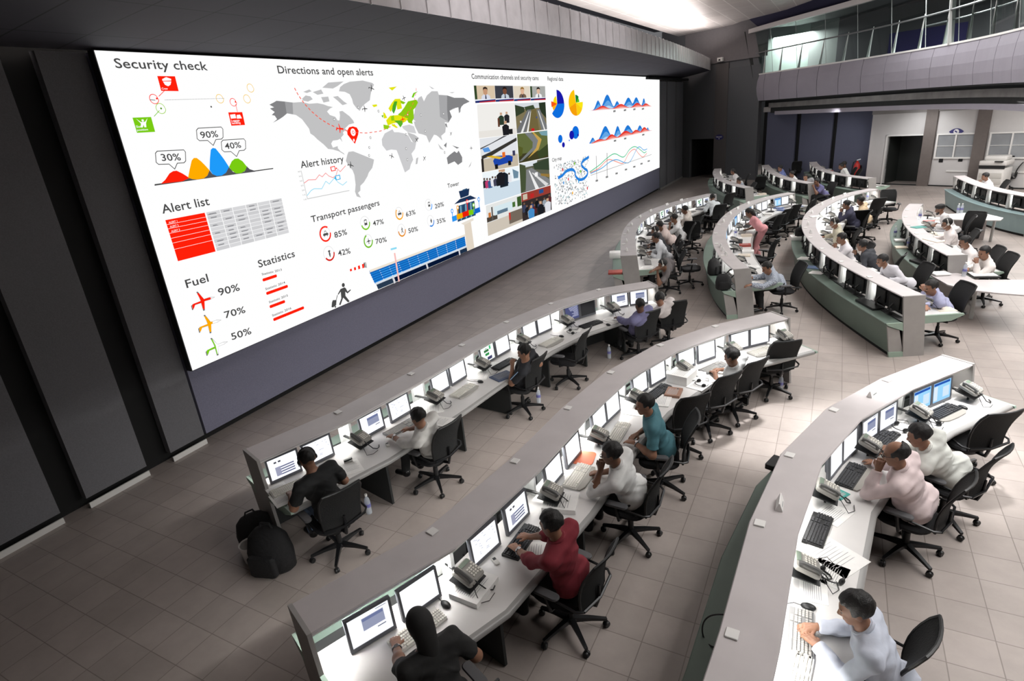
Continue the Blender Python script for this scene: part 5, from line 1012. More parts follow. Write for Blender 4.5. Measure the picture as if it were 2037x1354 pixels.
def person(loc, rz, label, head, lh, rh, shirt, h=0.012, skin=0, lean=None, sleeve='long', trousers=None, hair='short', look=(0, 1, -0.25), pelvis=(0, -0.03, 0.602), legs=None, extras=(), stout=1.0, hairm=None, hands=True, elbow=None):
    """all positions in the sitter's frame: +y ahead, +x to the sitter's right; head = centre of the skull"""
    root = empty('person', (loc[0], loc[1], 0), rz); tag(root, label, 'person', 'people at work in the control room')
    sk = SKINS[skin]; P = np.array(pelvis, float); Hc = np.array(head, float); look = _unit(np.array(look, float))
    td = _unit(Hc-P-look*np.array([1, 1, 0])*0.05); N = Hc-_unit(td*0.75+np.array([0, 0, 0.5]))*0.165-look*np.array([1, 1, 0])*0.035
    spine = _unit(N-P); fw0 = np.array([0, 1.0, 0]); lk = _unit(np.array([look[0]*0.35, max(look[1], 0.3), 0])); side = _unit(np.cross(lk, spine)); fwd = np.cross(spine, side)
    L = np.linalg.norm(N-P); st = stout
    chest = P+(N-P)*0.66+fwd*0.01-fwd*0.0; belly = P+(N-P)*0.28+fwd*0.02*st
    shc = N-spine*0.055-fwd*0.01; SR, SL = shc+side*0.185, shc-side*0.185
    MX = np.stack([side, fwd, spine], 1).astype(np.float32)
    torso = [('c', P+side*0.075+[0, 0, .03], P-side*0.075+[0, 0, .03], .115*st, .115*st), ('e', belly, (.150*st, .105*st, .16), MX), ('e', chest, (.165*(.6+.4*st), .112*(.5+.5*st), .19), MX), ('c', SR*0.93+shc*.07, SL*0.93+shc*.07, .062, .062), ('c', N-spine*.01, shc+side*.12, .048, .062), ('c', N-spine*.01, shc-side*.12, .048, .062)]
    neck = [('c', N-spine*.02, Hc-np.array([0, 0, .05])-look*.015, .056, .054)]
    arms = []; hand_pr = []; cuffs = []
    for sgn, S, tgt in ((1, SR, rh), (-1, SL, lh)):
        tgt = np.array(tgt[:3], float); hint = np.array(elbow) if elbow is not None and sgn == elbow[3] else None
        E, Wp = ik(S, tgt, .285, .255, (side*sgn*.55-np.array([0, 0, 1.0])-fwd*.25) if hint is None else hint[:3])
        arms.append((S, E, Wp, sgn))
        fd = _unit(Wp-E)
        # hand: palm, four bent fingers, thumb from the side of the palm
        pal = (lh if sgn < 0 else rh); mode = pal[3] if len(pal) > 3 else 'type'
        if mode == 'chin': hd = _unit(fd*.4+np.array([0, 0, .8])-side*sgn*.25); nrm = _unit(np.cross(np.cross(hd, -side*sgn+fwd*-.2), hd))
        elif mode == 'lap': hd = _unit(fd+np.array([0, 0, -.1])); nrm = np.array([0, 0, -1.])
        else: hd = _unit(np.array([fd[0], fd[1], 0])*1.0+np.array([0, 0, -.12])); nrm = np.array([0, 0, -1.])
        nrm = _unit(nrm-hd*(nrm@hd)); sd = _unit(np.cross(hd, nrm))*(1 if sgn > 0 else 1)
        th = -1 if np.dot(sd, side)*sgn > 0 else 1    # thumb on the inner side
        K = Wp+hd*.085; hp = [('c', Wp+hd*.02+sd*.016, K+sd*.026, .017, .015), ('c', Wp+hd*.02-sd*.016, K-sd*.026, .017, .015), ('c', Wp+hd*.02, K, .019, .016), ('c', Wp, Wp+hd*.03, .024, .022)]
        curl = {'type': .55, 'chin': 1.5, 'lap': .5, 'flat': .25}.get(mode, .55)
        for q, (ox, ln) in enumerate(((-.030, .062), (-.010, .074), (.011, .070), (.031, .054))):
            b0 = K+sd*ox*-th*-1; d1 = _unit(hd*math.cos(curl*.45)+nrm*math.sin(curl*.45)+sd*ox*1.2); d2 = _unit(hd*math.cos(curl*1.25)+nrm*math.sin(curl*1.25))
            m_ = b0+d1*ln*.5; hp += [('c', b0-hd*.008, m_, .0098, .0088), ('c', m_, m_+d2*ln*.48, .0088, .0072)]
        t0 = Wp+hd*.028+sd*th*.022; t1 = t0+_unit(hd*.65+sd*th*.75+nrm*.25)*.042; t2 = t1+_unit(hd*.9+sd*th*.2+nrm*.35)*.032
        hp += [('c', t0, t1, .0135, .0105), ('c', t1, t2, .0105, .008)]
        hand_pr.append(hp)
    limb = [p for S, E, Wp, s_ in arms for p in (('c', S, E, .052, .042), ('c', E, E+(Wp-E)*.35, .042, .041), ('c', E+(Wp-E)*.35, Wp, .041, .027))]
    # legs
    lg = legs or [((-.10, .38, .572), (-.12, .46, .085)), ((.10, .38, .572), (.12, .43, .085))]
    legp = []; shoes = []
    for sx, (kn, an) in zip((-1, 1), lg):
        hipj = P+np.array([sx*.09, .0, -.005]); kn = np.array(kn, float); an = np.array(an, float)
        kn = hipj+_unit(kn-hipj)*.42; an = kn+_unit(an-kn)*min(.43, np.linalg.norm(an-kn)+.0)
        legp += [('c', hipj, kn, .085*(.7+.3*st), .060), ('c', kn, kn+(an-kn)*.35, .058, .056), ('c', kn+(an-kn)*.35, an, .056, .04)]; shoes.append((an, sx))
    # head
    up0 = _unit(np.array([0, 0, 1.])-look*look[2]); f_ = look; r_ = np.cross(f_, up0); HM = np.stack([r_, f_, up0], 1).astype(np.float32)
    hw = lambda x, y, z: Hc+r_*x+f_*y+up0*z
    face = [('e', hw(0, -.012, .032), (.074, .094, .088), HM), ('e', hw(0, .030, -.030), (.060, .064, .085), HM), ('c', hw(0, .062, -.094), hw(0, .01, -.06), .024, .05), ('c', hw(-.03, .078, .016), hw(.03, .078, .016), .012, .012)]
    fine = [('c', hw(0, .090, .004), hw(0, .108, -.034), .008, .0135), ('c', hw(-.012, .096, -.040), hw(.012, .096, -.040), .009, .009), ('c', hw(-.018, .084, -.064), hw(.018, .084, -.064), .010, .010), ('e', hw(.074, -.012, -.004), (.012, .022, .033), HM), ('e', hw(-.074, -.012, -.004), (.012, .022, .033), HM), ('c', hw(-.036, .070, -.028), hw(-.03, .074, -.030), .016, .016), ('c', hw(.036, .070, -.028), hw(.03, .074, -.030), .016, .016)]
    body_main = torso+neck+limb+legp+face
    if hands: hp_all = hand_pr
    else: hp_all = [hp[:4] for hp in hand_pr]
    def bfn(Q):
        d = sdf(Q, torso+limb+legp, .035); d = smin(d, sdf(Q, neck, .02), .03); d = smin(d, sdf(Q, face, .03), .012)
        d = smin(d, sdf(Q, fine, .008), .010)
        for e_ in (hw(.030, .098, -.001), hw(-.030, .098, -.001)): d = -smin(-d, ell(Q, e_, (.015, .015, .011), HM), .008)
        for hp in hp_all: d = smin(d, sdf(Q, hp, .006), .008)
        return d
    allp = torso+neck+limb+legp+face+fine+[p for hp in hp_all for p in hp]
    lo, hi = bounds(allp, .03)
    feet = []
    for an, sx in shoes: feet += [('c', an, an+np.array([0, .0, -.04]), .04, .038), ('c', an+np.array([0, .0, -.045]), an+np.array([sx*.02, .14, -.055]), .034, .026)]
    def bfn2(Q): return smin(bfn(Q), sdf(Q, feet, .02), .02)
    lo2, hi2 = bounds(allp+feet, .03)
    sdf_mesh('body', bfn2, lo2, hi2, h, sk, root)
    # shirt
    clip = {'long': (0.97, 1), 'rolled': (0.45, 1), 'short': (0.72, 0)}[sleeve]
    slv = []; ends = []
    for S, E, Wp, s_ in arms:
        if clip[1]:
            X = E+(Wp-E)*clip[0]; slv += [('c', S, E, .062, .054), ('c', E, E+(X-E)*.5, .057, .054), ('c', E+(X-E)*.5, X, .054, .044)]; ends.append((X, _unit(Wp-E)))
        else:
            X = S+(E-S)*clip[0]; slv += [('c', S, X, .064, .066)]; ends.append((X, _unit(E-S)))
    tors2 = [(p[0], p[1], tuple(np.array(p[2])+.013), p[3]) if p[0] == 'e' else (p[0], p[1], p[2], p[3]+.014, p[4]+.014) for p in torso]
    rs = np.random.RandomState(int(abs(Hc[0]*7919+loc[0]*131+loc[1]*17)*10) % 99991); ph = rs.rand(6)*6
    sl_arm = [slv[i*len(slv)//2:(i+1)*len(slv)//2] for i in (0, 1)]
    coll = sleeve != 'short' or 'collar' in extras
    ncol = [('c', N-spine*.03, N+spine*.035+fwd*.004, .072, .063)] if coll else []
    sg = spine.astype(np.float32); fg = fwd.astype(np.float32); sdg = side.astype(np.float32)
    def sfn(Q):
        d = sdf(Q, tors2, .035)
        if ncol: d = smin(d, sdf(Q, ncol, .02), .015)
        q_ = Q-N.astype(np.float32); top = q_@sg-(.042 if coll else .022); front = q_@fg; d = np.maximum(d, top+front*.45)
        for sa, (X, dr) in zip(sl_arm, ends):
            a_ = (Q-X.astype(np.float32))@dr.astype(np.float32)
            if len(sa) > 1: du = smin(sdf(Q, sa[:1], .015), np.maximum(sdf(Q, sa[1:], .015), a_), .015)
            else: du = np.maximum(sdf(Q, sa, .015), a_)
            d = smin(d, du, .03)
        u_, v_ = q_@sdg, q_@sg
        d = d+.0045*np.sin(Q[:, 0]*34+ph[0]+4*np.sin(Q[:, 2]*9+ph[3]))*np.sin(Q[:, 2]*27+ph[1]+Q[:, 1]*18)+.0025*np.sin(Q[:, 1]*61+Q[:, 2]*47+ph[2])-.002
        d = d-.006*np.exp(-(np.sin(v_*21+np.abs(u_)*16+ph[5]+1.2*np.sin(u_*11+ph[4]))/.35)**2)*np.clip(-v_*4, 0, 1)
        hem = (Q-P)@spine.astype(np.float32); d = np.maximum(d, -(hem+.045)); return d
    lo, hi = bounds(tors2+slv, .03); sdf_mesh('shirt', sfn, lo, hi, h, shirt, root)
    if sleeve != 'short' or 'collar' in extras:
        cb = MB(); pts = []
        for k in range(13):
            a = 2*PI*k/12; pts.append(N+spine*(.034-.018*math.cos(a))+side*.066*math.sin(a)+fwd*(.066*math.cos(a)+.004))
        cb.tube([tuple(p) for p in pts], .014, 7); cb.build('collar', shirt, root)
    # trousers
    tr = [('c', P+side*0.075+np.array([0, 0, .03]), P-side*0.075+np.array([0, 0, .03]), .122*st, .122*st)]+[(p[0], p[1], p[2], p[3]+.012, p[4]+.014) for p in legp]
    wn = _unit(np.array([spine[0]*.5, spine[1]*.15, 1.0])).astype(np.float32)
    def tfn(Q):
        d = sdf(Q, tr, .02)+.003*np.sin(Q[:, 1]*40+ph[4])*np.sin(Q[:, 2]*33+Q[:, 0]*30); d = np.maximum(d, (Q-P)@wn-.085)
        for an, sx in shoes: d = np.maximum(d, (an[2]-.005)-Q[:, 2])
        return d
    lo, hi = bounds(tr, .03); sdf_mesh('trousers', tfn, lo, hi, h, trousers or M_trou, root)
    for an, sx in shoes:
        pr = [('c', an+np.array([0, -.015, -.02]), an+np.array([0, -.01, -.05]), .046, .044), ('c', an+np.array([0, .0, -.05]), an+np.array([sx*.02, .15, -.057]), .042, .036)]
        def hfn(Q): return np.maximum(sdf(Q, pr, .03), (an[2]-.083)-Q[:, 2])
        lo, hi = bounds(pr, .02); sdf_mesh('shoe', hfn, lo, hi, max(.008, h), M_shoe, root)
    hm = hairm or M_hair
    if hair in ('short', 'long', 'bald', 'shaved', 'woman'):
        gr = .014 if hair != 'shaved' else .006
        hc = [('e', hw(0, -.014, .036), (.074+gr, .093+gr, .088+gr), HM)]
        if hair == 'woman': hc += [('c', hw(0, -.075, .0), hw(0, -.09, -.13), .07, .05)]
        def afn(Q):
            d = sdf(Q, hc, .02); q = (Q-Hc.astype(np.float32))@HM
            fz = np.minimum(q[:, 1]-.028, .064-q[:, 2]+.25*(q[:, 1]-.06))          # face opening
            d = np.maximum(d, fz)
            low = np.minimum(-.03-q[:, 2]-.5*(q[:, 1]+.05), .3); d = np.maximum(d, low) if hair != 'woman' else d
            side_ = np.minimum(q[:, 1]+.012, -.004-q[:, 2]); d = np.maximum(d, side_)
            if hair == 'bald': d = np.maximum(d, .105-np.linalg.norm(q-np.array([0, .035, .115], np.float32), axis=1))
            d = d+.003*np.sin(q[:, 0]*90)*np.sin(q[:, 1]*80+q[:, 2]*60); return d
        lo, hi = bounds(hc, .02); sdf_mesh('hair', afn, lo, hi, min(h, .009), hm, root)
    if hair == 'turban':
        hc = [('e', hw(0, -.015, .065), (.096, .112, .075), HM), ('e', hw(0, .06, .085), (.05, .04, .04), HM)]
        lo, hi = bounds(hc, .02); sdf_mesh('turban', lambda Q: sdf(Q, hc, .03)+.003*np.sin(((Q-Hc.astype(np.float32))@HM)[:, 2]*160+((Q-Hc.astype(np.float32))@HM)[:, 0]*60), lo, hi, .008, M_hair, root)
        bd = [('c', hw(-.045, .04, -.075), hw(0, .07, -.105), .024, .028), ('c', hw(.045, .04, -.075), hw(0, .07, -.105), .024, .028)]
        lo, hi = bounds(bd, .02); sdf_mesh('beard', lambda Q: sdf(Q, bd, .02), lo, hi, .008, M_hair, root)
    if hair == 'hood': 
        hc = [('e', hw(0, -.016, .030), (.088, .108, .104), HM), ('c', hw(0, -.05, -.05), tuple(N-fwd*.02), .074, .075)]
        def ofn(Q): q = (Q-Hc.astype(np.float32))@HM; return np.maximum(sdf(Q, hc, .04), np.minimum(q[:, 1]-.045, .075-q[:, 2]))
        lo, hi = bounds(hc, .03); sdf_mesh('hood', ofn, lo, hi, h, shirt, root)
    for sx in (-1, 1):
        e = MB(); e.ball(hw(sx*.030, .080, -.001), .0125, 6); e.build('eye', M_eye, root)
        MB().tube([tuple(hw(sx*(.016+.030*k/3), .092-.006*(k/3)**2-.002*k, .021+.004*math.sin(k)))for k in range(4)], .0045, 5).build('eyebrow', hm, root)
    if 'moustache' in extras: MB().tube([tuple(hw(-.030, .086, -.056)), tuple(hw(-.012, .098, -.050)), tuple(hw(.012, .098, -.050)), tuple(hw(.030, .086, -.056))], [.005, .009, .009, .005], 6).build('moustache', hm, root)
    if 'glasses' in extras:
        g = MB()
        for sx in (-1, 1): g.tube([tuple(hw(sx*.032+.022*math.cos(a), .105, -.002+.017*math.sin(a))) for a in np.linspace(0, 2*PI, 13)], .0025, 5); g.tube([tuple(hw(sx*.054, .103, .004)), tuple(hw(sx*.078, .05, .006)), tuple(hw(sx*.080, -.01, .006))], .0025, 5)
        g.build('glasses', M_blacks, root)
    if 'headset' in extras:
        g = MB(); g.tube([tuple(hw(.092*math.cos(a), -.01, .030+.100*math.sin(a))) for a in np.linspace(-.1, PI+.1, 12)], .008, 6)
        for sx in (-1, 1): g.ball(hw(sx*.092, -.006, .0), (.016, .028, .028), 6, Matrix([tuple(r) for r in HM.astype(float)]).to_3x3())
        g.tube([tuple(hw(-.094, .0, -.01)), tuple(hw(-.085, .06, -.05)), tuple(hw(-.04, .105, -.07))], .004, 5); g.build('headset', M_greyplastic if 'white' in extras else M_black, root)
    if 'watch' in extras:
        S, E, Wp, s_ = arms[1]; dr = _unit(Wp-E); c_ = Wp-dr*.03; a_ = _unit(np.cross(dr, [0, 0, 1.])); b_ = np.cross(a_, dr)
        g = MB(); g.tube([tuple(c_+a_*.032*math.cos(t)+b_*.032*math.sin(t)) for t in np.linspace(0, 2*PI, 13)], .008, 6); g.box(tuple(c_+np.array([0, 0, .034])), (.03, .03, .01)); g.build('wristwatch', M_chrome, root)
    if 'stripe' in extras:
        g = MB()
        for S, E, Wp, s_ in arms:
            o_ = side*s_*.5+np.array([0, 0, .8]); dr = _unit(E-S); o_ = _unit(o_-dr*(o_@dr)); g.bar(tuple(S+o_*.062), tuple(S+(E-S)*.72+o_*.070), .035, .012)
        g.build('sleeve_stripe', mat('pale_blue_stripe', (150, 176, 206), 0.8), root)
    return root
# ------------------------------------------------------------------ who sits where
def tolocal(p, loc, rz):
    d = np.array(p[:2])-np.array(loc[:2]); c, s = math.cos(-rz), math.sin(-rz); return np.array([d[0]*c-d[1]*s, d[0]*s+d[1]*c, p[2]])
def toworld(p, loc, rz):
    c, s = math.cos(rz), math.sin(rz); return np.array([loc[0]+p[0]*c-p[1]*s, loc[1]+p[0]*s+p[1]*c, p[2]])
CAMP = np.array([0, 0, CAMH])
def headpoint(px, pel, rr=0.70):
    d = ray(*px); d = d/np.linalg.norm(d); oc = CAMP-pel; b = oc@d; c_ = oc@oc-rr*rr; D_ = b*b-c_
    if D_ <= 0: return CAMP+d*(-b)
    cand = [CAMP+d*(-b+s*math.sqrt(D_)) for s in (-1, 1)]; cand.sort(key=lambda q: abs(q[2]-1.2)); return cand[0]
def sit(row, label, head, hub=None, xy=None, yaw=0.0, lh=None, rh=None, shirt=(220, 220, 220), h=0.012, hz=0.785, seat=True, rr=0.70, chair_label=None, back=0.20, headz=1.2, **kw):
    R = ROWS[row]
    if xy is None and hub is not None: xy = at(hub[0], hub[1], 0.08)[:2]
    if xy is None:
        hp = at(head[0], head[1], headz)[:2]; rz, s_ = facing(row, hp); rz += yaw; xy = hp-np.array([-math.sin(rz), math.cos(rz)])*back
        q, u, n = R.pt(s_); dd = (xy-q)@n
        if dd < R.deep+.18: xy = xy+n*(R.deep+.18-dd)
    else: rz, s_ = facing(row, xy); rz += yaw
    pel = toworld(np.array(kw.get('pelvis', (0, -0.03, 0.602))), xy, rz)
    Hw = headpoint(head, pel, rr); dist_ = np.linalg.norm(Hw-pel)
    if dist_ > rr+.02:
        v_ = (Hw-pel)[:2]; xy = np.array(xy[:2])+v_*min(1.0, 1.15*(1-.62*rr/max(dist_, 1e-6))); rz, s_ = facing(row, xy); rz += yaw
        pel = toworld(np.array(kw.get('pelvis', (0, -0.03, 0.602))), xy, rz); Hw = headpoint(head, pel, rr)
    H = tolocal(Hw, xy, rz)
    def hand(v, sgn):
        if v is None:  # resting on the desk edge ahead
            return (sgn*.16, .40, .795, 'flat')
        if v == 'lap': return (sgn*.10, .22, .66, 'lap')
        if v == 'chin': lk = kw.get('look', (0, 1, -.25)); q = H+np.array([sgn*.035, .115, -.205]); return (*q, 'chin')
        q = tolocal(at(v[0], v[1], v[2] if len(v) > 2 else hz), xy, rz); return (*q, v[3] if len(v) > 3 else 'type')
    name = 'shirt_cloth_%d_%d_%d' % shirt if isinstance(shirt, tuple) else shirt
    m = cloth(name, shirt) if isinstance(shirt, tuple) else MATS[shirt]
    person(xy, rz, label, H, hand(lh, -1), hand(rh, 1), m, h=h, **kw)
    if seat: chair(xy, rz, chair_label or ('black mesh chair under the '+label.replace('person in ', 'person in ')), 'black mesh office chairs')
    return xy, rz
S1, S2, S3 = 0.0065, 0.011, 0.014
# plaid shirt
pm = mat('plaid_cloth', (150, 160, 176), 0.85); nt = pm.node_tree; b_ = nt.nodes['Principled BSDF']; tc = nt.nodes.new('ShaderNodeTexCoord')
wv = [nt.nodes.new('ShaderNodeTexWave') for _ in range(2)]
for k, w_ in enumerate(wv): w_.wave_type = 'BANDS'; w_.bands_direction = 'XZ'[k]; w_.inputs['Scale'].default_value = 22; w_.inputs['Distortion'].default_value = 1.5; nt.links.new(tc.outputs['Object'], w_.inputs['Vector'])
mm = nt.nodes.new('ShaderNodeMath'); mm.operation = 'MULTIPLY'; nt.links.new(wv[0].outputs['Fac'], mm.inputs[0]); nt.links.new(wv[1].outputs['Fac'], mm.inputs[1])
rp = nt.nodes.new('ShaderNodeValToRGB'); rp.color_ramp.elements[0].color = rgb(92, 104, 124); rp.color_ramp.elements[1].color = rgb(214, 220, 228); rp.color_ramp.elements[1].position = .5
nt.links.new(mm.outputs[0], rp.inputs['Fac']); nt.links.new(rp.outputs[0], b_.inputs['Base Color'])
# --- console along the video wall
sit('D', 'person in a black short-sleeved shirt with a headset, bent over the console end', (611, 913), xy=(-4.54, 3.66), lh=(578, 985), rh=(662, 952), shirt=(26, 27, 28), h=S1, sleeve='short', hair='shaved', extras=('headset',), trousers=M_jean, skin=1, chair_label='black mesh chair under the headset wearer in black')
sit('D', 'person in a pale grey shirt typing with both hands', (832, 830), hub=(869.4, 953), lh=(779, 868), rh=(812, 855), shirt=(206, 204, 200), h=S1, sleeve='rolled', extras=('watch',), skin=1, chair_label='black mesh chair under the typist in a pale grey shirt')
sit('D', 'person in a black tee with pale blue sleeve stripes, one fist raised', (1043, 700), xy=(-4.08, 7.34), lh=(1019, 729, .93, 'chin'), rh=(1042, 730, .79), shirt=(30, 31, 36), h=S1, sleeve='short', extras=('stripe',), skin=1, look=(-.3, 1, -.35), trousers=M_troug, chair_label='black mesh chair under the person with striped sleeves')
chair((-3.79, 8.53), facing('D', (-3.79, 8.53))[0]+.25, 'empty black chair between the striped-sleeve sitter and the person in purple')
sit('D', 'person in a purple shirt seen from behind', (1273, 607), hub=(1270, 704), lh=(1226, 632), rh=(1290, 622), shirt=(112, 110, 144), h=.009, hair='shaved', skin=2, chair_label='black mesh chair behind the person in purple')
sit('D', 'person in a white shirt and white headset beside the person in purple', (1312, 594), hub=(1330, 680), lh=(1290, 612), rh=(1330, 608), shirt=(214, 206, 204), h=.009, extras=('headset', 'white'), skin=1, chair_label='black mesh chair behind the white-headset wearer beside the person in purple')
# --- middle console
sit('E', 'person with a dark hood over a black top, watch on one wrist', (835, 1243), lh=(787, 1282), rh=(905, 1275), shirt=(40, 40, 40), h=S1, sleeve='short', hair='hood', extras=('watch',), skin=1, back=.16, chair_label='black mesh chair under the hooded person')
sit('E', 'person in a dark red shirt typing on a black keyboard', (1097, 1042), xy=(-1.76, 3.69), lh=(1022, 1090), rh=(1044, 1070), shirt=(128, 38, 50), h=S1, sleeve='rolled', extras=('watch',), skin=1, chair_label='black mesh chair under the person in dark red')
sit('E', 'person in a white shirt and glasses resting chin on one fist', (1217, 902), hub=(1255, 1060), lh='chin', rh=(1196, 940, .765), shirt=(224, 224, 222), h=S1, sleeve='rolled', extras=('glasses',), skin=0, look=(-.1, 1, -.2), chair_label='black mesh chair under the chin-resting person in glasses')
sit('E', 'person in a teal polo shirt sitting sideways', (1283, 804), hub=(1316, 962), yaw=.35, lh=(1262, 880, .80), rh=(1270, 862, .775), shirt=(72, 118, 128), h=S1, sleeve='short', extras=('watch', 'collar'), skin=1, look=(-.2, 1, -.15), trousers=M_troug, chair_label='black mesh chair under the person in teal')
chair(at(1348, 890, .08), facing('E', at(1348, 890, 0))[0]-.5, 'empty black chair turned edge-on beside the person in teal')
chair(at(1406, 847, .08), facing('E', at(1406, 847, 0))[0]-.15, 'empty black chair behind the open books on the middle console')
sit('E', 'person in a pale shirt working between the paper pile and a white keyboard', (1456, 709), hub=(1457.6, 818), lh=(1422, 741), rh=(1436, 735), shirt=(214, 216, 216), h=S1, sleeve='rolled', skin=1, look=(-.25, 1, -.3), chair_label='black mesh chair under the person by the paper pile')
chair(at(1533, 773, .08), facing('E', at(1533, 773, 0))[0]-.25, 'empty black chair at the far end of the middle console')
# --- pale console
fx = at(1830, 1290, .80)[:2]; rzF = facing('F', fx)[0]; fx = fx+np.array([-math.sin(rzF), math.cos(rzF)])*.34
chair(fx, rzF-.25, 'black mesh chair behind the person in pale blue, back toward the aisle')
sit('F', 'person in a pale blue shirt typing on a wide keyboard', (1703, 1210), lh=(1627, 1284), rh=(1627, 1246), shirt=(206, 212, 226), h=S1, skin=1, seat=False, back=.16, look=(-.05, 1, -.35))
sit('F', 'stout balding person in a pink shirt and glasses, hand at the mouth', (1783, 903), hub=(1799.6, 1088), lh='chin', rh=(1742, 922, .775), shirt=(222, 204, 204), h=S1, hair='bald', extras=('glasses',), stout=1.22, skin=1, look=(-.1, 1, -.3), chair_label='black mesh chair under the stout balding person')
sit('F', 'person with a moustache in a white shirt beside the balding person', (1829, 866), hub=(1872, 1022), lh=(1752, 905, .77), rh=(1768, 890, .77), shirt=(218, 220, 214), h=S1, extras=('moustache',), skin=1, look=(-.25, 1, -.4), chair_label='black mesh chair under the moustached person')
chair(at(1908, 932, .08), facing('F', at(1908, 932, 0))[0]-.3, 'empty black chair at the far end of the pale console')
# --- crescent console nearest the wall
sit('A', 'person in dark grey with a white headset, fist raised, near tip of the crescent', (1318, 526), hub=(1330, 575), lh='chin', rh=(1296, 540), shirt=(112, 106, 106), h=S2, sleeve='short', extras=('headset', 'white'), trousers=M_troug, chair_label='black mesh chair under the white-headset wearer in dark grey')
sit('A', 'person in a white shirt just past the dark grey shirt and headset', (1304, 472), shirt=(226, 228, 232), h=S2, back=.1, chair_label='black mesh chair under the second sitter of the crescent')
sit('A', 'person with a headset half hidden between two sitters in the crescent', (1303, 459), shirt=(60, 60, 64), h=S2, back=.02, extras=('headset', 'white'), hands=False, chair_label='black mesh chair under the half-hidden headset wearer')
sit('A', 'person in a peach-grey shirt standing bent over the crescent', (1312, 449), shirt=(214, 196, 190), h=S2, back=.25, pelvis=(0, -.10, .72), legs=[((-.10, .22, .46), (-.11, .05, .09)), ((.10, .22, .46), (.11, .0, .09))], seat=False)
sit('A', 'person in a white shirt holding a hand to the face, middle of the crescent', (1341, 434), shirt=(226, 226, 226), h=S2, lh='chin', sleeve='short', chair_label='black mesh chair under the white shirt in the middle of the crescent')
sit('A', 'person in a cream shirt leaning in near the far half of the crescent', (1362, 417), shirt=(216, 206, 196), h=S2, chair_label='black mesh chair under the cream shirt in the crescent')
sit('A', 'person in a white shirt at the far tip of the crescent', (1417, 393), shirt=(218, 224, 226), h=S2, yaw=-.5, chair_label='black mesh chair under the sitter at the far tip of the crescent')
chair(at(1371.5, 562, .08), -PI/2+.2, 'empty black chair turned away from the crescent, seat toward the pink woman\'s console')
chair(at(1377, 496, .08), .15, 'empty black chair with its back to us, behind the crescent sitters')
chair(at(1409.6, 457, .08), PI-.3, 'empty black chair facing us, near the far tip of the crescent')
chair(at(1438, 432, .08), .9, 'empty black chair edge-on just past the far tip of the crescent')
# --- pink woman's console
pxy = at(1514, 456, .86)[:2]; rzB = facing('B', pxy)[0]
pw = sit('B', 'woman in a pink suit leaning over the console', (1490, 423), xy=pxy, lh=(1478, 452, .78), rh=(1487, 456, .78), shirt=(222, 156, 160), h=.010, pelvis=(0, -.05, .84), legs=[((-.09, .10, .46), (-.10, .16, .09)), ((.09, .12, .46), (.10, .02, .09))], sleeve='short', hair='woman', seat=False, rr=.62, look=(-.1, 1, -.6), trousers=cloth('pink_cloth', (214, 150, 154)))
sit('B', 'person in a plaid shirt writing at the near end, watch on the wrist', (1526, 532), hub=(1554, 610), lh=(1494, 566), rh=(1496, 552), shirt='plaid_cloth', h=.009, pelvis=(0, .09, .602), rr=.68, extras=('watch',), skin=1, look=(-.1, 1, -.45), chair_label='black mesh chair under the person in plaid')
for (x, y, dz, l) in ((1518, 485, -.35, 'empty black chair right behind the woman in pink'), (1538, 473, -.3, 'empty black chair, second behind the woman in pink'), (1551, 462, -.25, 'empty black chair, third behind the woman in pink'), (1572, 452, .35, 'empty black chair set apart at the far end of the pink woman\'s console'), (1508, 544, -.4, 'empty black chair right behind the person in plaid\'s papers')):
    p = at(x, y, .08)
    q_, u_, n_ = ROWS['B'].pt(ROWS['B'].near(p))
    if (p[:2]-q_)@n_ < ROWS['B'].deep+.2: p[:2] = p[:2]+n_*(ROWS['B'].deep+.2-(p[:2]-q_)@n_)
    chair(p, facing('B', p)[0]+dz, l)
# --- long green-fronted console
sit('C', 'person in a lavender shirt at the near end of the green-fronted console', (1852, 571), hub=(1862, 668), lh=(1838, 578, .95, 'chin'), rh=(1840, 620, .77), shirt=(160, 162, 190), h=.009, extras=('moustache',), skin=1, chair_label='black mesh chair under the person in lavender')
sit('C', 'person in a pale shirt leaning back, seen over the chair, behind the green-fronted console', (1755, 518), shirt=(206, 204, 210), h=S2, back=.1, headz=1.15, chair_label='black mesh chair under the leaning-back sitter')
sit('C', 'person in a dark shirt holding a hand to the mouth', (1715, 488), shirt=(52, 54, 60), h=S2, rh='chin', yaw=-.6, look=(.3, 1, -.15), back=.05, chair_label='black mesh chair under the person in the dark shirt')
sit('C', 'person in a white shirt shielding the face, middle of the green-fronted console', (1674, 474), shirt=(220, 216, 220), h=S2, lh='chin', chair_label='black mesh chair under the face-shielding sitter')
sit('C', 'person in a khaki shirt and white headset in the bend of the green-fronted console', (1660, 443), shirt=(186, 180, 160), h=S2, extras=('headset', 'white'), chair_label='black mesh chair under the khaki shirt')
sit('C', 'person in a navy shirt bent over with head in hand', (1684, 407), shirt=(54, 54, 74), h=S2, lh='chin', chair_label='black mesh chair under the person in navy')
sit('C', 'person in a sand-coloured shirt at the far end of the green-fronted console', (1712, 399), shirt=(214, 190, 156), h=S2, chair_label='black mesh chair under the sand-coloured shirt')
chair(at(1697, 478, .08), .35, 'empty black chair, back to us, between the khaki and navy shirts')
chair(at(1728, 450, .08), .6, 'empty black chair behind the person in the sand-coloured shirt')
chair(at(1764, 438, .08), PI+.1, 'empty black chair alone in the open floor past the green-fronted console')
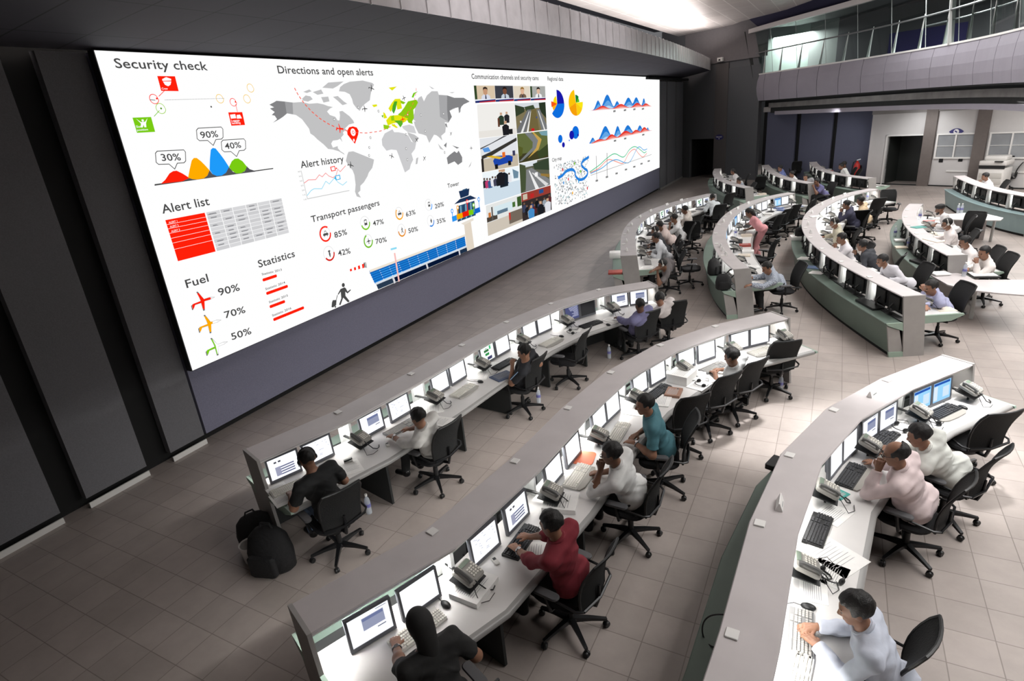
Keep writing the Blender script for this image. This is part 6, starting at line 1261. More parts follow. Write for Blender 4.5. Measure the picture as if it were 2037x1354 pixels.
# --- turbaned man's console
sit('G', 'person in a white shirt resting a cheek on one hand beside an open folder', (1958, 502), hub=(1953, 596), lh='chin', rh=(1925, 535, .77), shirt=(226, 220, 216), h=.009, look=(-.3, 1, -.2), skin=1, chair_label='black mesh chair under the cheek-resting person')
sit('G', 'moustached person in a white shirt behind the grey end panel', (1919, 481), shirt=(228, 222, 220), h=S2, extras=('moustache',), chair_label='black mesh chair under the white shirt behind the grey end panel')
sit('G', 'person in a white shirt, glasses and white headset reclining', (1884, 445), shirt=(230, 222, 220), h=S2, extras=('headset', 'white', 'glasses'), back=.0, chair_label='black mesh chair under the reclining headset wearer')
sit('G', 'bearded person in a black turban and white shirt', (1870, 416), shirt=(228, 226, 226), h=S2, hair='turban', chair_label='black mesh chair under the turbaned person')
chair(at(1918, 497, .08), PI-.5, 'empty black chair between the reclining headset wearer and the long white table')
# --- far consoles
sit('H', 'long-haired person in a white top at the far console under the fire exit sign', (1458, 341), shirt=(226, 222, 220), h=S3, hair='woman', chair_label='black chair under the long-haired person at the far console')
sit('H', 'person in a patterned shirt near the end panel of the far console', (1470, 359), shirt='plaid_cloth', h=S3, lh='chin', chair_label='black chair under the patterned shirt at the far console')
chair(at(1507, 392, .08), .4, 'empty black chair just past the end panel of the console under the fire exit sign')
sit('I', 'person in a blue shirt below the slate panels', (1552, 334), shirt=(112, 124, 176), h=S3, chair_label='black chair under the blue shirt below the slate panels')
sit('I', 'person in a white shirt below the slate panels', (1575, 346), shirt=(226, 224, 222), h=S3, chair_label='black chair under the white shirt below the slate panels')
sit('I', 'person in a grey shirt facing us over the far console', (1602, 352), shirt=(150, 148, 150), h=S3, yaw=.9, skin=1, chair_label='black chair under the grey shirt at the far console')
sit('I', 'person in a purple polo shirt at the end of the slate-panel console', (1624.5, 361), shirt=(104, 102, 142), h=S3, sleeve='short', lh='chin', chair_label='black chair under the purple polo shirt')
chair(at(1581, 357, .08), .2, 'empty black chair between the sitters below the slate panels')
sit('J', 'person in a white shirt near the fire extinguisher', (1673, 331), shirt=(224, 226, 222), h=S3, chair_label='black chair under the white shirt near the fire extinguisher')
sit('J', 'dark-haired person behind the white shirt near the fire extinguisher', (1679, 327), shirt=(60, 60, 66), h=S3, back=.05, hands=False, chair_label='black chair under the dark-haired person near the extinguisher')
sit('K', 'person in a white shirt with a hand to the ear behind the pale blue console', (1960, 351), shirt=(224, 224, 226), h=S3, lh='chin', chair_label='black chair under the person at the pale blue console')
chair(at(1998, 372, .08), 1.4, 'empty black chair at the pale blue console, in front of the copier')
# ------------------------------------------------------------------ things on the desks
def tang(row, p): R = ROWS[row]; q, u, n = R.pt(R.near(p)); return math.atan2(u[1], u[0])
def place(o, p, rz): o.location = (p[0], p[1], p[2]); o.rotation_euler = (0, 0, rz); return o
CACHE = {}
def inst(key, fn):
    if key not in CACHE: CACHE[key] = fn(); return CACHE[key]
    return copy_tree(CACHE[key])
def make_keyboard(kind):
    t = empty('keyboard'); body, keys = {'black': (M_black, mat('dark_keys', (48, 49, 52), 0.45)), 'white': (M_greyplastic, M_key), 'rest': (M_greyplastic, M_key), 'grey': (mat('mid_grey_plastic', (120, 120, 120), 0.45), mat('mid_grey_keys', (160, 158, 154), 0.5))}[kind]
    b = MB(); b.loft([[(-.23, .085, 0), (.23, .085, 0), (.23, .085, .028), (-.23, .085, .028)], [(-.23, -.085, 0), (.23, -.085, 0), (.23, -.085, .014), (-.23, -.085, .014)]]); b.build('body', body, t, False)
    k = MB()
    for r_ in range(6):
        y = .066-.024*r_-(0.006 if r_ else 0); z = .028-.014*(.085-y)/.17
        for (x0, n) in ((-.215, 14), (.085, 3), (.155, 4)):
            if x0 == .085 and r_ == 3: continue
            if n == 4 and r_ == 0: continue
            if n == 14 and r_ == 5: spans_ = [(-.215, -.185), (-.18, -.15), (-.14, .01), (.015, .045), (.05, .07)]
            else: spans_ = [(x0+i*.0205, x0+i*.0205+.0175) for i in range(n)]
            for a, c in spans_: k.box(((a+c)/2, y, z+.004), (c-a, .018, .008))
    k.build('keys', keys, t, False)
    if kind == 'rest':
        w = MB(); pl = [(-.23, -.085), (.23, -.085), (.235, -.12), (.16, -.155), (0, -.165), (-.16, -.155), (-.235, -.12)]; w.prism(pl, 0, .016, None, .005); w.build('palm_rest', mat('warm_grey_palm_rest', (150, 147, 140), 0.5), t)
    return t
def make_phone():
    t = empty('desk_phone')
    T = Matrix.Rotation(math.radians(22), 4, 'X')
    b = MB(); b.rbox((0, 0, .035), (.21, .21, .045), .03, None, 4, .012); b.v = [tuple(T@Vector(p)) for p in b.v]; b.build('body', M_phone, t)
    h = MB(); h.tube([(-.075, -.085, .075), (-.075, -.05, .09), (-.075, .05, .09), (-.075, .085, .075)], [.024, .018, .018, .024], 8); h.v = [tuple(T@Vector(p)) for p in h.v]; h.build('handset', mat('dark_phone_handset', (92, 92, 90), 0.45), t)
    k = MB()
    for i in range(4):
        for j in range(3): k.box((.0+j*.026, .015-i*.024, .060), (.018, .014, .008))
    for i in range(5): k.box((.083, .035-i*.026, .060), (.022, .016, .006))
    k.v = [tuple(T@Vector(p)) for p in k.v]; k.build('keypad', M_key, t, False)
    d = MB(); d.box((.03, .072, .060), (.11, .036, .006)); d.v = [tuple(T@Vector(p)) for p in d.v]; d.build('display', mat('phone_display', (120, 134, 120), 0.25), t, False)
    c = MB(); c.tube([(-.03, -.10, .02), (-.02, -.15, -.02), (.02, -.18, -.09), (.06, -.21, -.112), (.10, -.20, -.113), (.14, -.16, -.113)], .006, 6); c.tube([(-.06, -.10, .02), (-.10, -.16, -.05), (-.11, -.20, -.112), (-.05, -.25, -.114), (.04, -.24, -.114)], .0035, 5); c.build('cord', M_black, t)
    return t
def make_mouse():
    t = empty('mouse'); b = MB(); b.ball((0, 0, .012), (.031, .055, .024), 8); b.v = [(x, y, max(z, 0.0)) for x, y, z in b.v]; b.build('body', M_black, t)
    c = MB(); c.tube([(0, .05, .008), (.01, .10, .004), (-.03, .16, .004), (-.02, .24, .004)], .003, 5); c.build('cable', M_black, t); return t
def make_bottle():
    t = empty('water_bottle'); MB().lathe([(0, 0), (.030, 0), (.032, .01), (.032, .15), (.026, .185), (.013, .205), (.013, .22), (0, .22)], 14).build('body', mat('clear_plastic', (222, 230, 238), 0.1, alpha=0.45), t)
    MB().lathe([(0, .218), (.015, .218), (.015, .24), (0, .24)], 12).build('cap', M_white, t); MB().lathe([(.0328, .085), (.0328, .125)], 14).build('wrapper', mat('blue_bottle_wrap', (112, 112, 172), 0.5), t); return t
def make_headset():
    t = empty('headset'); g = MB(); g.tube([(.085*math.cos(a), .085*math.sin(a), .02+.012*math.sin(a)) for a in np.linspace(0, PI, 14)], .006, 6); g.build('band', M_black, t)
    for sx in (-1, 1): MB().ball((sx*.085, 0, .028), (.02, .032, .028), 6).build('ear_cushion', M_black, t)
    MB().tube([(-.085, 0, .02), (-.07, -.06, .012), (-.03, -.09, .010)], .004, 5).build('microphone', M_black, t)
    MB().tube([(.085, -.02, .012), (.14, -.07, .004), (.08, -.14, .004), (.17, -.17, .004), (.20, -.08, .004)], .003, 5).build('cable', M_black, t); return t
def make_card():
    t = empty('name_card'); MB().loft([[(-.085, -.03, 0), (-.085, -.005, .075), (-.085, .005, .075), (-.085, .03, 0)], [(.085, -.03, 0), (.085, -.005, .075), (.085, .005, .075), (.085, .03, 0)]]).build('card', M_paper, t, False)
    MB().poly([(-.04, -.0255, .018), (.04, -.0255, .018), (.04, -.0225, .027), (-.04, -.0225, .027)]).build('printed_line', mat('grey_print', (110, 120, 118), 0.7), t, False); return t
def make_sheet(w=.21, d=.297, th=.004):
    t = empty('paper_sheet'); rs_ = random.Random(len(CACHE)); b = MB(); b.prism([(-w/2, -d/2), (w/2, -d/2), (w/2, d/2), (-w/2, d/2)], 0, th); b.build('sheet', M_paper, t, False)
    l = MB()
    for i in range(9): y = d*.36-i*d*.075; l.poly([(-w*.38, y, th+.0006), (w*rs_.uniform(.1, .38), y, th+.0006), (w*.36, y-.006, th+.0006), (-w*.38, y-.006, th+.0006)])
    l.build('printed_lines', mat('pale_print', (176, 176, 176), 0.8), t, False); return t
def solo(name, mb, m, label, cat, p, rz, group=None, smooth=True):
    o = mb.build(name, m, None, smooth); place(o, p, rz); return tag(o, label, cat, group)
def clampd(row, p, lo, hi=9):
    R = ROWS[row]; q, u, n = R.pt(R.near(p)); d = float((np.array(p[:2])-q)@n); return np.array(p[:2])+n*(min(max(d, lo), hi)-d)
GR = {'keyboard': 'keyboards on the desks', 'phone': 'phones on their trays', 'mouse': 'computer mice'}
KB = {'D': [(580.6, 968, 'white', 'ivory keyboard under the hand of the headset wearer in black'), (796.6, 851, 'grey', 'grey keyboard under the hands of the typist in pale grey'), (921, 777, 'rest', 'ivory keyboard with a grey palm rest between the typist and the blue folder'), (1003.5, 724, 'black', 'black keyboard behind the blue folder'), (1095, 680, 'rest', 'white keyboard with palm rest in front of the empty chair near the video wall'), (1175.6, 645, 'black', 'black keyboard below the navy and switched-off screens')],
 'E': [(813, 1235, 'white', 'ivory keyboard under the hand of the hooded person'), (1027, 1073, 'black', 'large black keyboard under the hands of the person in dark red'), (1147.5, 947, 'rest', 'ivory keyboard with palm rest by the orange mouse mat'), (1231, 859, 'white', 'ivory keyboard in front of the person in teal'), (1301, 776, 'black', 'black keyboard behind the open book'), (1419, 731, 'grey', 'grey keyboard between the paper pile and the pale-shirted person'), (1516, 698, 'rest', 'white keyboard with palm rest at the far end of the middle console')],
 'F': [(1586.5, 1258, 'grey', 'wide grey keyboard under the hands of the person in pale blue'), (1557.5, 1345, 'white', 'ivory keyboard at the near edge of the pale console'), (1597, 1045, 'black', 'black keyboard beside the printed sheet on the pale console'), (1693, 946, 'rest', 'black-keyed keyboard with palm rest in front of the stout person'), (1756, 877, 'black', 'black keyboard in front of the moustached person'), (1877, 819, 'rest', 'keyboard with palm rest at the far end of the pale console')]}
for row, L_ in KB.items():
    for x, y, kd, lb in L_:
        p = at(x, y, .73); p[2] = .7205; kd2 = 'brest' if row == 'F' and kd == 'rest' else kd
        o = inst('kb_'+kd2, lambda: make_keyboard(kd))
        if kd2 == 'brest':
            for ch in o.children:
                if ch.name.startswith('keys'): ch.data = CACHE['kb_black'].children[[c.name.split('.')[0] for c in CACHE['kb_black'].children].index('keys')].data
                if ch.name.startswith('body'): ch.data = CACHE['kb_black'].children[[c.name.split('.')[0] for c in CACHE['kb_black'].children].index('body')].data
        p[:2] = clampd(row, p, .47 if row == 'F' else .545); place(o, p, tang(row, p)+random.uniform(-.08, .08)+(.12 if row == 'E' else 0)); tag(o, lb, 'keyboard', GR['keyboard'])
PH = {'D': [(716, 872, 'beside the gap right of the headset wearer'), (864, 787, 'just past the typist in pale grey'), (948, 720, 'behind the mouse by the blue folder'), (1034.5, 674, 'behind the striped-sleeve sitter\'s head'), (1127.5, 636, 'beside the navy text screen'), (1219, 610, 'beside the person in purple')],
 'E': [(914, 1132, 'between the hooded person and the person in dark red'), (1087.6, 975, 'just past the person in dark red'), (1168.7, 859, 'beside the glasses-wearer\'s white keyboard'), (1252.5, 784, 'behind the person in teal'), (1352.7, 727, 'on top of the paper pile'), (1443, 686, 'behind the pale-shirted person\'s head'), (1544, 660, 'at the far end')],
 'F': [(1583, 1121, 'below the printed sheet'), (1633, 971, 'by the teal card'), (1706, 876, 'in front of the stout person'), (1806, 809, 'behind the moustached person'), (1912, 768, 'at the far end')]}
for row, L_ in PH.items():
    R = ROWS[row]
    for x, y, lb in L_:
        p = at(x, y, .86); p[2] = .845; s_ = R.near(p); q, u, n = R.pt(s_); a = math.atan2(u[1], u[0])
        dmin = .44 if row == 'F' and y > 950 else .50; dd = (p[:2]-q)@n
        if dd < dmin: p[:2] = p[:2]+n*(dmin-dd)
        o = inst('phone', make_phone); place(o, (p[0], p[1], .845), a+.15); tag(o, 'grey desk phone '+lb+({'D': ', wall console', 'E': ', middle console', 'F': ', pale console'}[row]), 'phone', GR['phone'])
        Rm = Matrix.Rotation(a+.15, 3, 'Z'); m_ = MB(); m_.box((p[0], p[1], .815), (.23, .22, .01), Rm@Matrix.Rotation(math.radians(14), 3, 'X')); b0 = q+n*.2; m_.bar((b0[0], b0[1], .80), (p[0], p[1], .80), .03, .015); m_.bar((p[0], p[1], .722), (p[0], p[1], .81), .02, .02); R.kid(m_.build('phone_tray', M_black, None, False))
for row, x, y, lb in (('D', 955.4, 758, 'black mouse near the blue folder'), ('D', 1116.7, 668, 'black mouse right of the white keyboard on the console along the wall'), ('D', 1210, 645, 'black mouse beside the papers near the person in purple'), ('E', 882, 1197, 'black mouse between the hooded person and the phone'), ('E', 1348.7, 775, 'black mouse beside the brown book'), ('F', 1782, 861, 'black mouse near the moustached person\'s keyboard'), ('F', 1915.5, 809, 'black mouse at the far end of the pale console'), ('F', 1588, 1199, 'silver-topped mouse beside the wide grey keyboard')):
    p = at(x, y, .74); p[:2] = clampd(row, p, .50); o = inst('mouse', make_mouse); place(o, (p[0], p[1], .7215), tang(row, p)); tag(o, lb, 'mouse', GR['mouse'])
for row, x, y, lb in (('D', 1137, 660, 'tangle of black headset by the empty chair on the console along the wall'), ('E', 1395, 763, 'black headset on the papers by the pale-shirted person'), ('F', 1792, 850, 'black headset in front of the moustached person'), ('F', 1858, 835, 'black headset beside the far keyboard of the pale console'), ('F', 1655, 1145, 'black headset below the printed sheet')):
    p = at(x, y, .74); o = inst('headset', make_headset); place(o, (p[0], p[1], .7215), tang(row, p)+1); tag(o, lb, 'headset', 'headsets lying on desks')
def sheet(row, x, y, rot, lb, w=.21, d=.297, th=.004, z=.7205, m=None, cat='paper', name=None, group='papers on the desks'):
    p = at(x, y, z+.004) if x > 30 else None
    p[:2] = clampd(row, p, .42+d/2, ROWS[row].deep-d/2+.02); o = make_sheet(w, d, th); o.name = name or 'paper_sheet'; place(o, (p[0], p[1], z), tang(row, p)+rot)
    if m:
        for c in o.children:
            if c.name.startswith('sheet'): c.data.materials[0] = m
    tag(o, lb, cat, group); return o
sheet('D', 548, 968, .0, 'white sheet at the near corner of the console along the wall', .22, .34)
sheet('D', 562, 990, .0, 'white sheet under the headset wearer\'s elbow', .22, .30, z=.726)
sheet('D', 700, 928, -.3, 'white sheet at the desk edge right of the headset wearer')
sheet('D', 862, 812, .7, 'white sheet stack beyond the typist in pale grey', .30, .30, .01)
sheet('D', 880, 838, .2, 'white sheet under the headset cable near the typist', .24, .30)
sheet('D', 940, 742, .4, 'loose white papers in front of the third phone on the console along the wall', .34, .26)
sheet('D', 975, 722, .3, 'white sheet behind the black keyboard near the striped-sleeve sitter')
sheet('D', 1000, 748, -.3, 'dark blue folder at the desk edge near the striped-sleeve sitter', .34, .25, .014, m=mat('navy_folder', (58, 72, 104), 0.5), cat='folder', name='folder')
sheet('D', 1140, 655, .5, 'crumpled white sheets under the tangled headset')
sheet('D', 1216, 636, .2, 'white pad beside the person in purple', .22, .28, .01)
sheet('E', 1060, 1093, .5, 'white sheet under the arm of the person in dark red')
sheet('E', 1116, 1002, .3, 'white document tray beyond the person in dark red', .30, .34, .05)
sheet('E', 935, 1166, .2, 'pale document tray under the first phone of the middle console', .34, .28, .05)
sheet('E', 1236, 808, .2, 'pale sheets below the phone behind the person in teal', .30, .26)
sheet('E', 1314, 796, .35, 'open white book in front of the person in teal', .34, .26, .012, cat='book', name='open_book')
sheet('E', 1340, 782, .35, 'brown hardback book with a navy spine', .26, .20, .035, m=mat('brown_cover', (150, 112, 92), 0.5), cat='book', name='book')
sheet('E', 1348, 752, .2, 'tall untidy pile of papers on the middle console', .34, .30, .13, cat='paper pile', name='paper_pile')
sheet('E', 1382, 748, .6, 'loose papers beside the tall pile', .32, .30, .02)
sheet('E', 1402, 770, .1, 'white sheets at the desk edge by the pale-shirted person', .30, .24, .01)
sheet('E', 1549, 685, .1, 'white ring binder at the far end of the middle console', .30, .30, .05, m=M_white, cat='binder', name='binder')
sheet('F', 1637, 1098, -.5, 'large printed sheet on the pale console', .34, .42)
sheet('F', 1618, 1010, -.3, 'white sheet behind the second phone of the pale console', .30, .24)
sheet('F', 1650, 1140, -.2, 'white card under the headset on the pale console', .28, .24)
sheet('F', 1600, 1165, .1, 'white sheet under the first phone of the pale console', .30, .2)
sheet('F', 1670, 983, -.3, 'teal booklet beside the stout person\'s elbow', .16, .12, .006, m=mat('teal_cover', (60, 160, 150), 0.5), cat='booklet', name='booklet')
sheet('F', 1780, 838, -.4, 'white sheet in front of the moustached person', .28, .24)
p = at(1162, 910, .725); mbx = MB(); mbx.rbox((0, 0, .003), (.28, .24, .006), .05, None, 5, .002); solo('mouse_mat', mbx, mat('orange_rubber', (226, 118, 82), 0.6), 'orange mouse mat in front of the glasses-wearer', 'mouse mat', (p[0], p[1], .7205), tang('E', p)+.2)
p = at(985.6, 1115, .73); t = empty('mobile_phone'); MB().rbox((0, 0, .009), (.045, .11, .016), .016, None, 4, .006).build('body', M_greyplastic, t); MB().poly([(-.015, .005, .0175), (.015, .005, .0175), (.015, .038, .0175), (-.015, .038, .0175)]).build('display', M_black, t, False); place(t, (p[0], p[1], .7205), 1.0); tag(t, 'small grey mobile phone near the person in dark red', 'mobile phone')
p = at(771, 884, .73); t = empty('mobile_phone'); MB().rbox((0, 0, .009), (.045, .10, .016), .016, None, 4, .006).build('body', M_greyplastic, t); MB().poly([(-.015, .005, .0175), (.015, .005, .0175), (.015, .038, .0175), (-.015, .038, .0175)]).build('display', M_black, t, False); place(t, (p[0], p[1], .7205), .9); tag(t, 'small grey mobile phone near the typist\'s left hand', 'mobile phone')
t = empty('stapler'); p = at(693, 918, .73); MB().bar((-.05, 0, .01), (.05, 0, .01), .035, .02).build('base', M_phone, t, False); MB().bar((-.05, 0, .03), (.05, 0, .045), .03, .018).build('arm', M_black, t, False); place(t, (p[0], p[1], .7205), .8); tag(t, 'small grey stapler right of the headset wearer', 'stapler')
# bottles
for x, y, z, lb in ((735, 1020, 0, 'water bottle with a violet wrap on the floor behind the headset wearer'), (1212, 712, 0, 'water bottle on the floor under the console along the wall'), (1552, 776, 0, 'water bottle on the floor behind the far empty chair of the middle console'), (1072, 800, 0, 'water bottle on the floor behind the striped-sleeve sitter'), (1829, 437, 1.08, 'large water bottle on the shelf before the turbaned person'), (1917, 549, .72, 'water bottle on the table beside the grey end panel'), (1905, 424, .72, 'first water bottle on the long white table'), (1912, 424, .72, 'second water bottle on the long white table'), (1780, 470, .62, 'water bottle on the ledge of the turbaned man\'s console'), (1806, 492, .62, 'water bottle on the ledge nearer the grey end panel'), (1503, 440, .72, 'water bottle before the woman in pink'), (1463, 470, .72, 'water bottle in the bend of the pink woman\'s console'), (1725, 397, .72, 'water bottle beside the sand-coloured shirt')):
    p = at(x, y, z); o = inst('bottle', make_bottle); place(o, (p[0], p[1], z+.002), 0); o.scale = (1.15,)*3; tag(o, lb, 'bottle', 'water bottles')
# name cards on shelves
zA = lambda x, y: (1200+x/6.154, 380+y/6.154); zB = lambda x, y: (1400+x/5.209, 380+y/5.209); zC = lambda x, y: (1560+x/3.761, 360+y/3.761)
cards = [('A', zA(*q)) for q in ((352, 715), (338, 603), (375, 485), (463, 402), (567, 314), (687, 242), (857, 168), (1043, 114))]+[('B', zB(*q)) for q in ((300, 652), (270, 610), (185, 568), (215, 312), (290, 230), (370, 180), (490, 126))]+[('C', zC(*q)) for q in ((230, 380), (232, 320), (230, 235), (290, 170), (380, 132), (465, 100))]
cnt = {}
for row, (x, y) in cards:
    p = at(x, y, 1.10); R = ROWS[row]; q, u, n = R.pt(R.near(p)); p2 = q+n*.15; o = inst('card', make_card); place(o, (p2[0], p2[1], 1.079), math.atan2(u[1], u[0])); cnt[row] = cnt.get(row, 0)+1
    tag(o, 'white folded name card, %s from the near end of %s' % (ORD[cnt[row]-1], {'A': 'the crescent nearest the wall', 'B': 'the pink woman\'s console', 'C': 'the green-fronted console'}[row]), 'name card', 'folded name cards on shelves')
for x, y, lb in ((1745, 783, 'white folded card on the lit shelf of the pale console'), (1546, 1000, 'white folded card on the shelf opposite the stout person')):
    p = at(x, y, 1.11); R = ROWS['F']; q, u, n = R.pt(R.near(p)); p2 = q+n*.18; o = inst('card', make_card); place(o, (p2[0], p2[1], 1.079), math.atan2(u[1], u[0])+.1); tag(o, lb, 'name card', 'folded name cards on shelves')
# clutter of the crowded rows
rc = random.Random(11)
M_fold = [M_paper, M_paper, M_paper, mat('red_folder', (168, 74, 64), 0.6), mat('blue_cover', (92, 112, 160), 0.6), mat('cream_paper', (226, 214, 196), 0.7), mat('grey_folder', (120, 120, 122), 0.6)]
for row, nn in (('A', 52), ('B', 36), ('C', 52), ('G', 20), ('H', 8), ('I', 8), ('J', 6)):
    R = ROWS[row]; cn = {'paper': 0, 'phone': 0, 'kb': 0}; used = []
    def room(p, r):
        if any(math.hypot(p[0]-a_, p[1]-b_) < r+r2 for a_, b_, r2 in used): return False
        used.append((p[0], p[1], r)); return True
    for kind, n_ in (('phone', int(R.len/1.2)), ('kb', int(R.len/1.2)), ('paper', nn)):
        for i in range(n_):
            for tr in range(14):
                s_ = (i+.5+rc.uniform(-.4, .4)*(tr > 0))/n_*R.len; s_ = min(max(s_, .2), R.len-.2); q, u, n = R.pt(s_); d_ = {'phone': .52, 'kb': .66, 'paper': rc.uniform(.56, R.deep-.14)}[kind]; p = q+n*d_
                if kind == 'phone' and tr == 0: continue
                if room(p, {'phone': .17, 'kb': .19, 'paper': .155}[kind]): break
            else: continue
            a = math.atan2(u[1], u[0])
            cn[kind] += 1; k_ = ORD[min(cn[kind], len(ORD))-1]
            if kind == 'phone':
                o = inst('phone', make_phone); place(o, (p[0], p[1], .845), a+.1); tag(o, 'grey desk phone, %s from the near end of %s' % (k_, ROWN[row]), 'phone', GR['phone'])
                m_ = MB(); m_.box((p[0], p[1], .815), (.20, .20, .01), Matrix.Rotation(a, 3, 'Z')); m_.bar((p[0], p[1], .722), (p[0], p[1], .81), .03, .03); R.kid(m_.build('phone_tray', M_black, None, False))
            elif kind == 'kb':
                bl = i % 2; o = inst('kb_black' if bl else 'kb_grey', None); place(o, (p[0], p[1], .7205), a); tag(o, '%s keyboard, %s from the near end of %s' % ('black' if bl else 'grey', k_, ROWN[row]), 'keyboard', GR['keyboard'])
            else:
                k = rc.choice((0, 1, 2, 0, 1, 2, 0, 3, 4, 5, 6)); th = rc.choice((.006, .012, .03, .05)); o = inst('sheet%d_%d' % (k, int(th*1000)), lambda: make_sheet(.21, .28, th))
                for c in o.children:
                    if c.name.startswith('sheet') and c.data.materials[0] is not M_fold[k]: c.data.materials[0] = M_fold[k]
                nm = ['white papers', 'white papers', 'white papers', 'red folder', 'blue folder', 'cream papers', 'grey folder'][k]
                o.name = 'paper_stack' if 'papers' in nm else 'folder'; place(o, (p[0], p[1], .7205), a+rc.uniform(-.25, .25)); tag(o, '%s, %s pile from the near end of %s' % (nm, k_, ROWN[row]), 'papers', 'paper piles on crowded desks')
# things on the outer ledges
def ledge_item(name, x, y, z, size, m, lb, cat, rot=0.0):
    p = at(x, y, z); mb = MB(); mb.rbox((0, 0, size[2]/2), size, .012, None, 2, .004); o = mb.build(name, m, None); place(o, (p[0], p[1], z), rot); return tag(o, lb, cat)
ledge_item('paper_stack', 1226, 512, .62, (.36, .30, .16), M_paper, 'stack of white papers on the ledge at the near end of the crescent', 'papers', .3)
ledge_item('red_folder', 1224, 543, .622, (.34, .28, .05), M_fold[3], 'red folder on the ledge at the near end of the crescent', 'folder', .3)
ledge_item('paper_stack', 1602, 515, .623, (.30, .26, .02), M_paper, 'white papers on the green ledge, farther of two', 'papers', -.3)
ledge_item('folder', 1617, 532, .623, (.32, .24, .015), mat('steel_blue_folder', (110, 130, 165), 0.5), 'steel blue folder on the green ledge', 'folder', -.3)
ledge_item('paper_stack', 1625, 543, .623, (.28, .24, .015), M_paper, 'white papers on the green ledge just before the steel blue folder', 'papers', -.3)
ledge_item('paper_stack', 1588, 476, .623, (.40, .34, .10), M_paper, 'thick stack of papers hanging over the green ledge', 'papers', .2)
ledge_item('laptop_bag', 1729, 607, .623, (.60, .20, .04), M_black, 'flat black bag on the green ledge by the lavender shirt', 'bag', -1.1)
ledge_item('paper_stack', 1791, 480, .623, (.26, .22, .05), M_paper, 'white papers on the ledge of the turbaned man\'s console', 'papers', .1)
ledge_item('folder', 1793, 493, .623, (.26, .22, .03), M_fold[5], 'cream folder on the ledge of the turbaned man\'s console', 'folder', .1)
ledge_item('laptop_bag', 1832, 524, .623, (.50, .22, .05), M_black, 'black bag on the ledge of the turbaned man\'s console', 'bag', -1.1)
ledge_item('paper_stack', 1870, 545, .73, (.30, .24, .03), M_paper, 'white papers at the inner end of the curved table', 'papers', .4)
ledge_item('folder', 1957, 549, .735, (.44, .34, .03), M_black, 'open black folder under white pages before the cheek-resting person', 'folder', .2)
ledge_item('paper_stack', 1955, 545, .766, (.40, .30, .006), M_paper, 'white pages on the open black folder', 'papers', .2)
ledge_item('folder', 1827, 452, 1.079, (.28, .22, .012), mat('teal_folder', (70, 150, 140), 0.5), 'teal folder on the shelf before the reclining headset wearer', 'folder', .6)
ledge_item('paper_stack', 1857, 478, 1.079, (.44, .20, .012), M_fold[5], 'cream papers on the shelf of the turbaned man\'s console', 'papers', -1.0)
ledge_item('paper_stack', 1622, 431, 1.079, (.28, .22, .02), M_paper, 'white papers across the shelf in the bend of the green-fronted console', 'papers', .5)
ledge_item('laptop_bag', 1539, 925, .623, (.10, .24, .06), M_black, 'small black pouch on the outer ledge of the pale console', 'bag', -.3)
def make_backpack():
    t = empty('backpack'); rings = []
    for z, w, d, y in ((0, .16, .10, 0), (.04, .20, .14, 0), (.20, .21, .14, 0), (.34, .18, .11, .01), (.40, .12, .06, .02), (.42, .03, .02, .02)):
        rings.append([(w*math.cos(a)*(1+.05*math.cos(3*a)), y+d*math.sin(a), z) for a in np.linspace(0, 2*PI, 24, endpoint=False)])
    MB().loft(rings).build('body', mat('black_nylon', (24, 24, 26), 0.8, noise=.3, scale=40, bump=.5), t, True, 60); MB().rbox((0, -.14, .13), (.26, .06, .20), .03, None, 3, .02).build('front_pocket', MATS['black_nylon'], t)
    MB().tube([(-.06, .02, .40), (-.04, .02, .46), (.04, .02, .46), (.06, .02, .40)], .012, 6).build('handle', MATS['black_nylon'], t); return t
for x, y, z, rz, sc, lb in ((548, 1128, 0, .3, 1.25, 'black backpack on the floor by the near end of the console along the wall'), (515, 1082, 0, 1.2, 1.0, 'smaller black bag between the backpack and the console end'), (1420, 545, .623, 1.2, .9, 'black bag hanging on the ledge of the pink woman\'s console'), (1438, 575, .623, .4, .8, 'black bag stuffed on the ledge near the plaid shirt\'s end panel'), (1590, 470, .70, .2, .6, 'small black bag on top of the thick paper stack')):
    p = at(x, y, z); o = inst('pack', make_backpack); place(o, (p[0], p[1], z), rz); o.scale = (sc,)*3; tag(o, lb, 'bag', 'black bags')
t = empty('waste_bin'); p = at(505, 1112, 0); MB().lathe([(0, 0), (.09, 0), (.11, .22), (.115, .225), (.10, .215), (.085, .02), (0, .02)], 16).build('bin', M_white, t); place(t, p, 0); tag(t, 'small white bin half hidden behind the black bags', 'bin')
# tables beside the turbaned man's console
t = empty('curved_table'); pts = [at(x, y, .72) for x, y in ((1848, 545), (1885, 566), (1932, 577), (1990, 583), (2060, 588), (2060, 556), (1990, 556), (1940, 556), (1920, 546), (1890, 540))]
c0 = np.mean(pts, axis=0); m_ = MB(); m_.prism([(p[0]-c0[0], p[1]-c0[1]) for p in pts], .695, .72, None, 0); m_.build('tabletop', M_shelf, t, False)
for x, y in ((1931, 634), (2050, 640)): q = at(x, y, 0)-c0; MB().tube([(q[0], q[1], 0.0), (q[0], q[1]+.1, .70)], .035, 10).build('leg', M_post, t)
q = at(1895, 640, 0)-c0; m_ = MB(); m_.box((q[0]-.1, q[1]+.5, .345), (.5, .06, .69)); m_.build('support_panel', M_panel, t, False)
t.location = (c0[0], c0[1], 0); tag(t, 'curved grey table extending from the grey end panel', 'table')
t = empty('long_table'); pts = [at(x, y, .72) for x, y in ((1880, 426), (1885, 436), (1935, 437), (1990, 438), (1996, 433), (1962, 425), (1920, 423))]
c0 = np.mean(pts, axis=0); m_ = MB(); m_.prism([(p[0]-c0[0], p[1]-c0[1]) for p in pts], .695, .72); m_.build('tabletop', M_white, t, False)
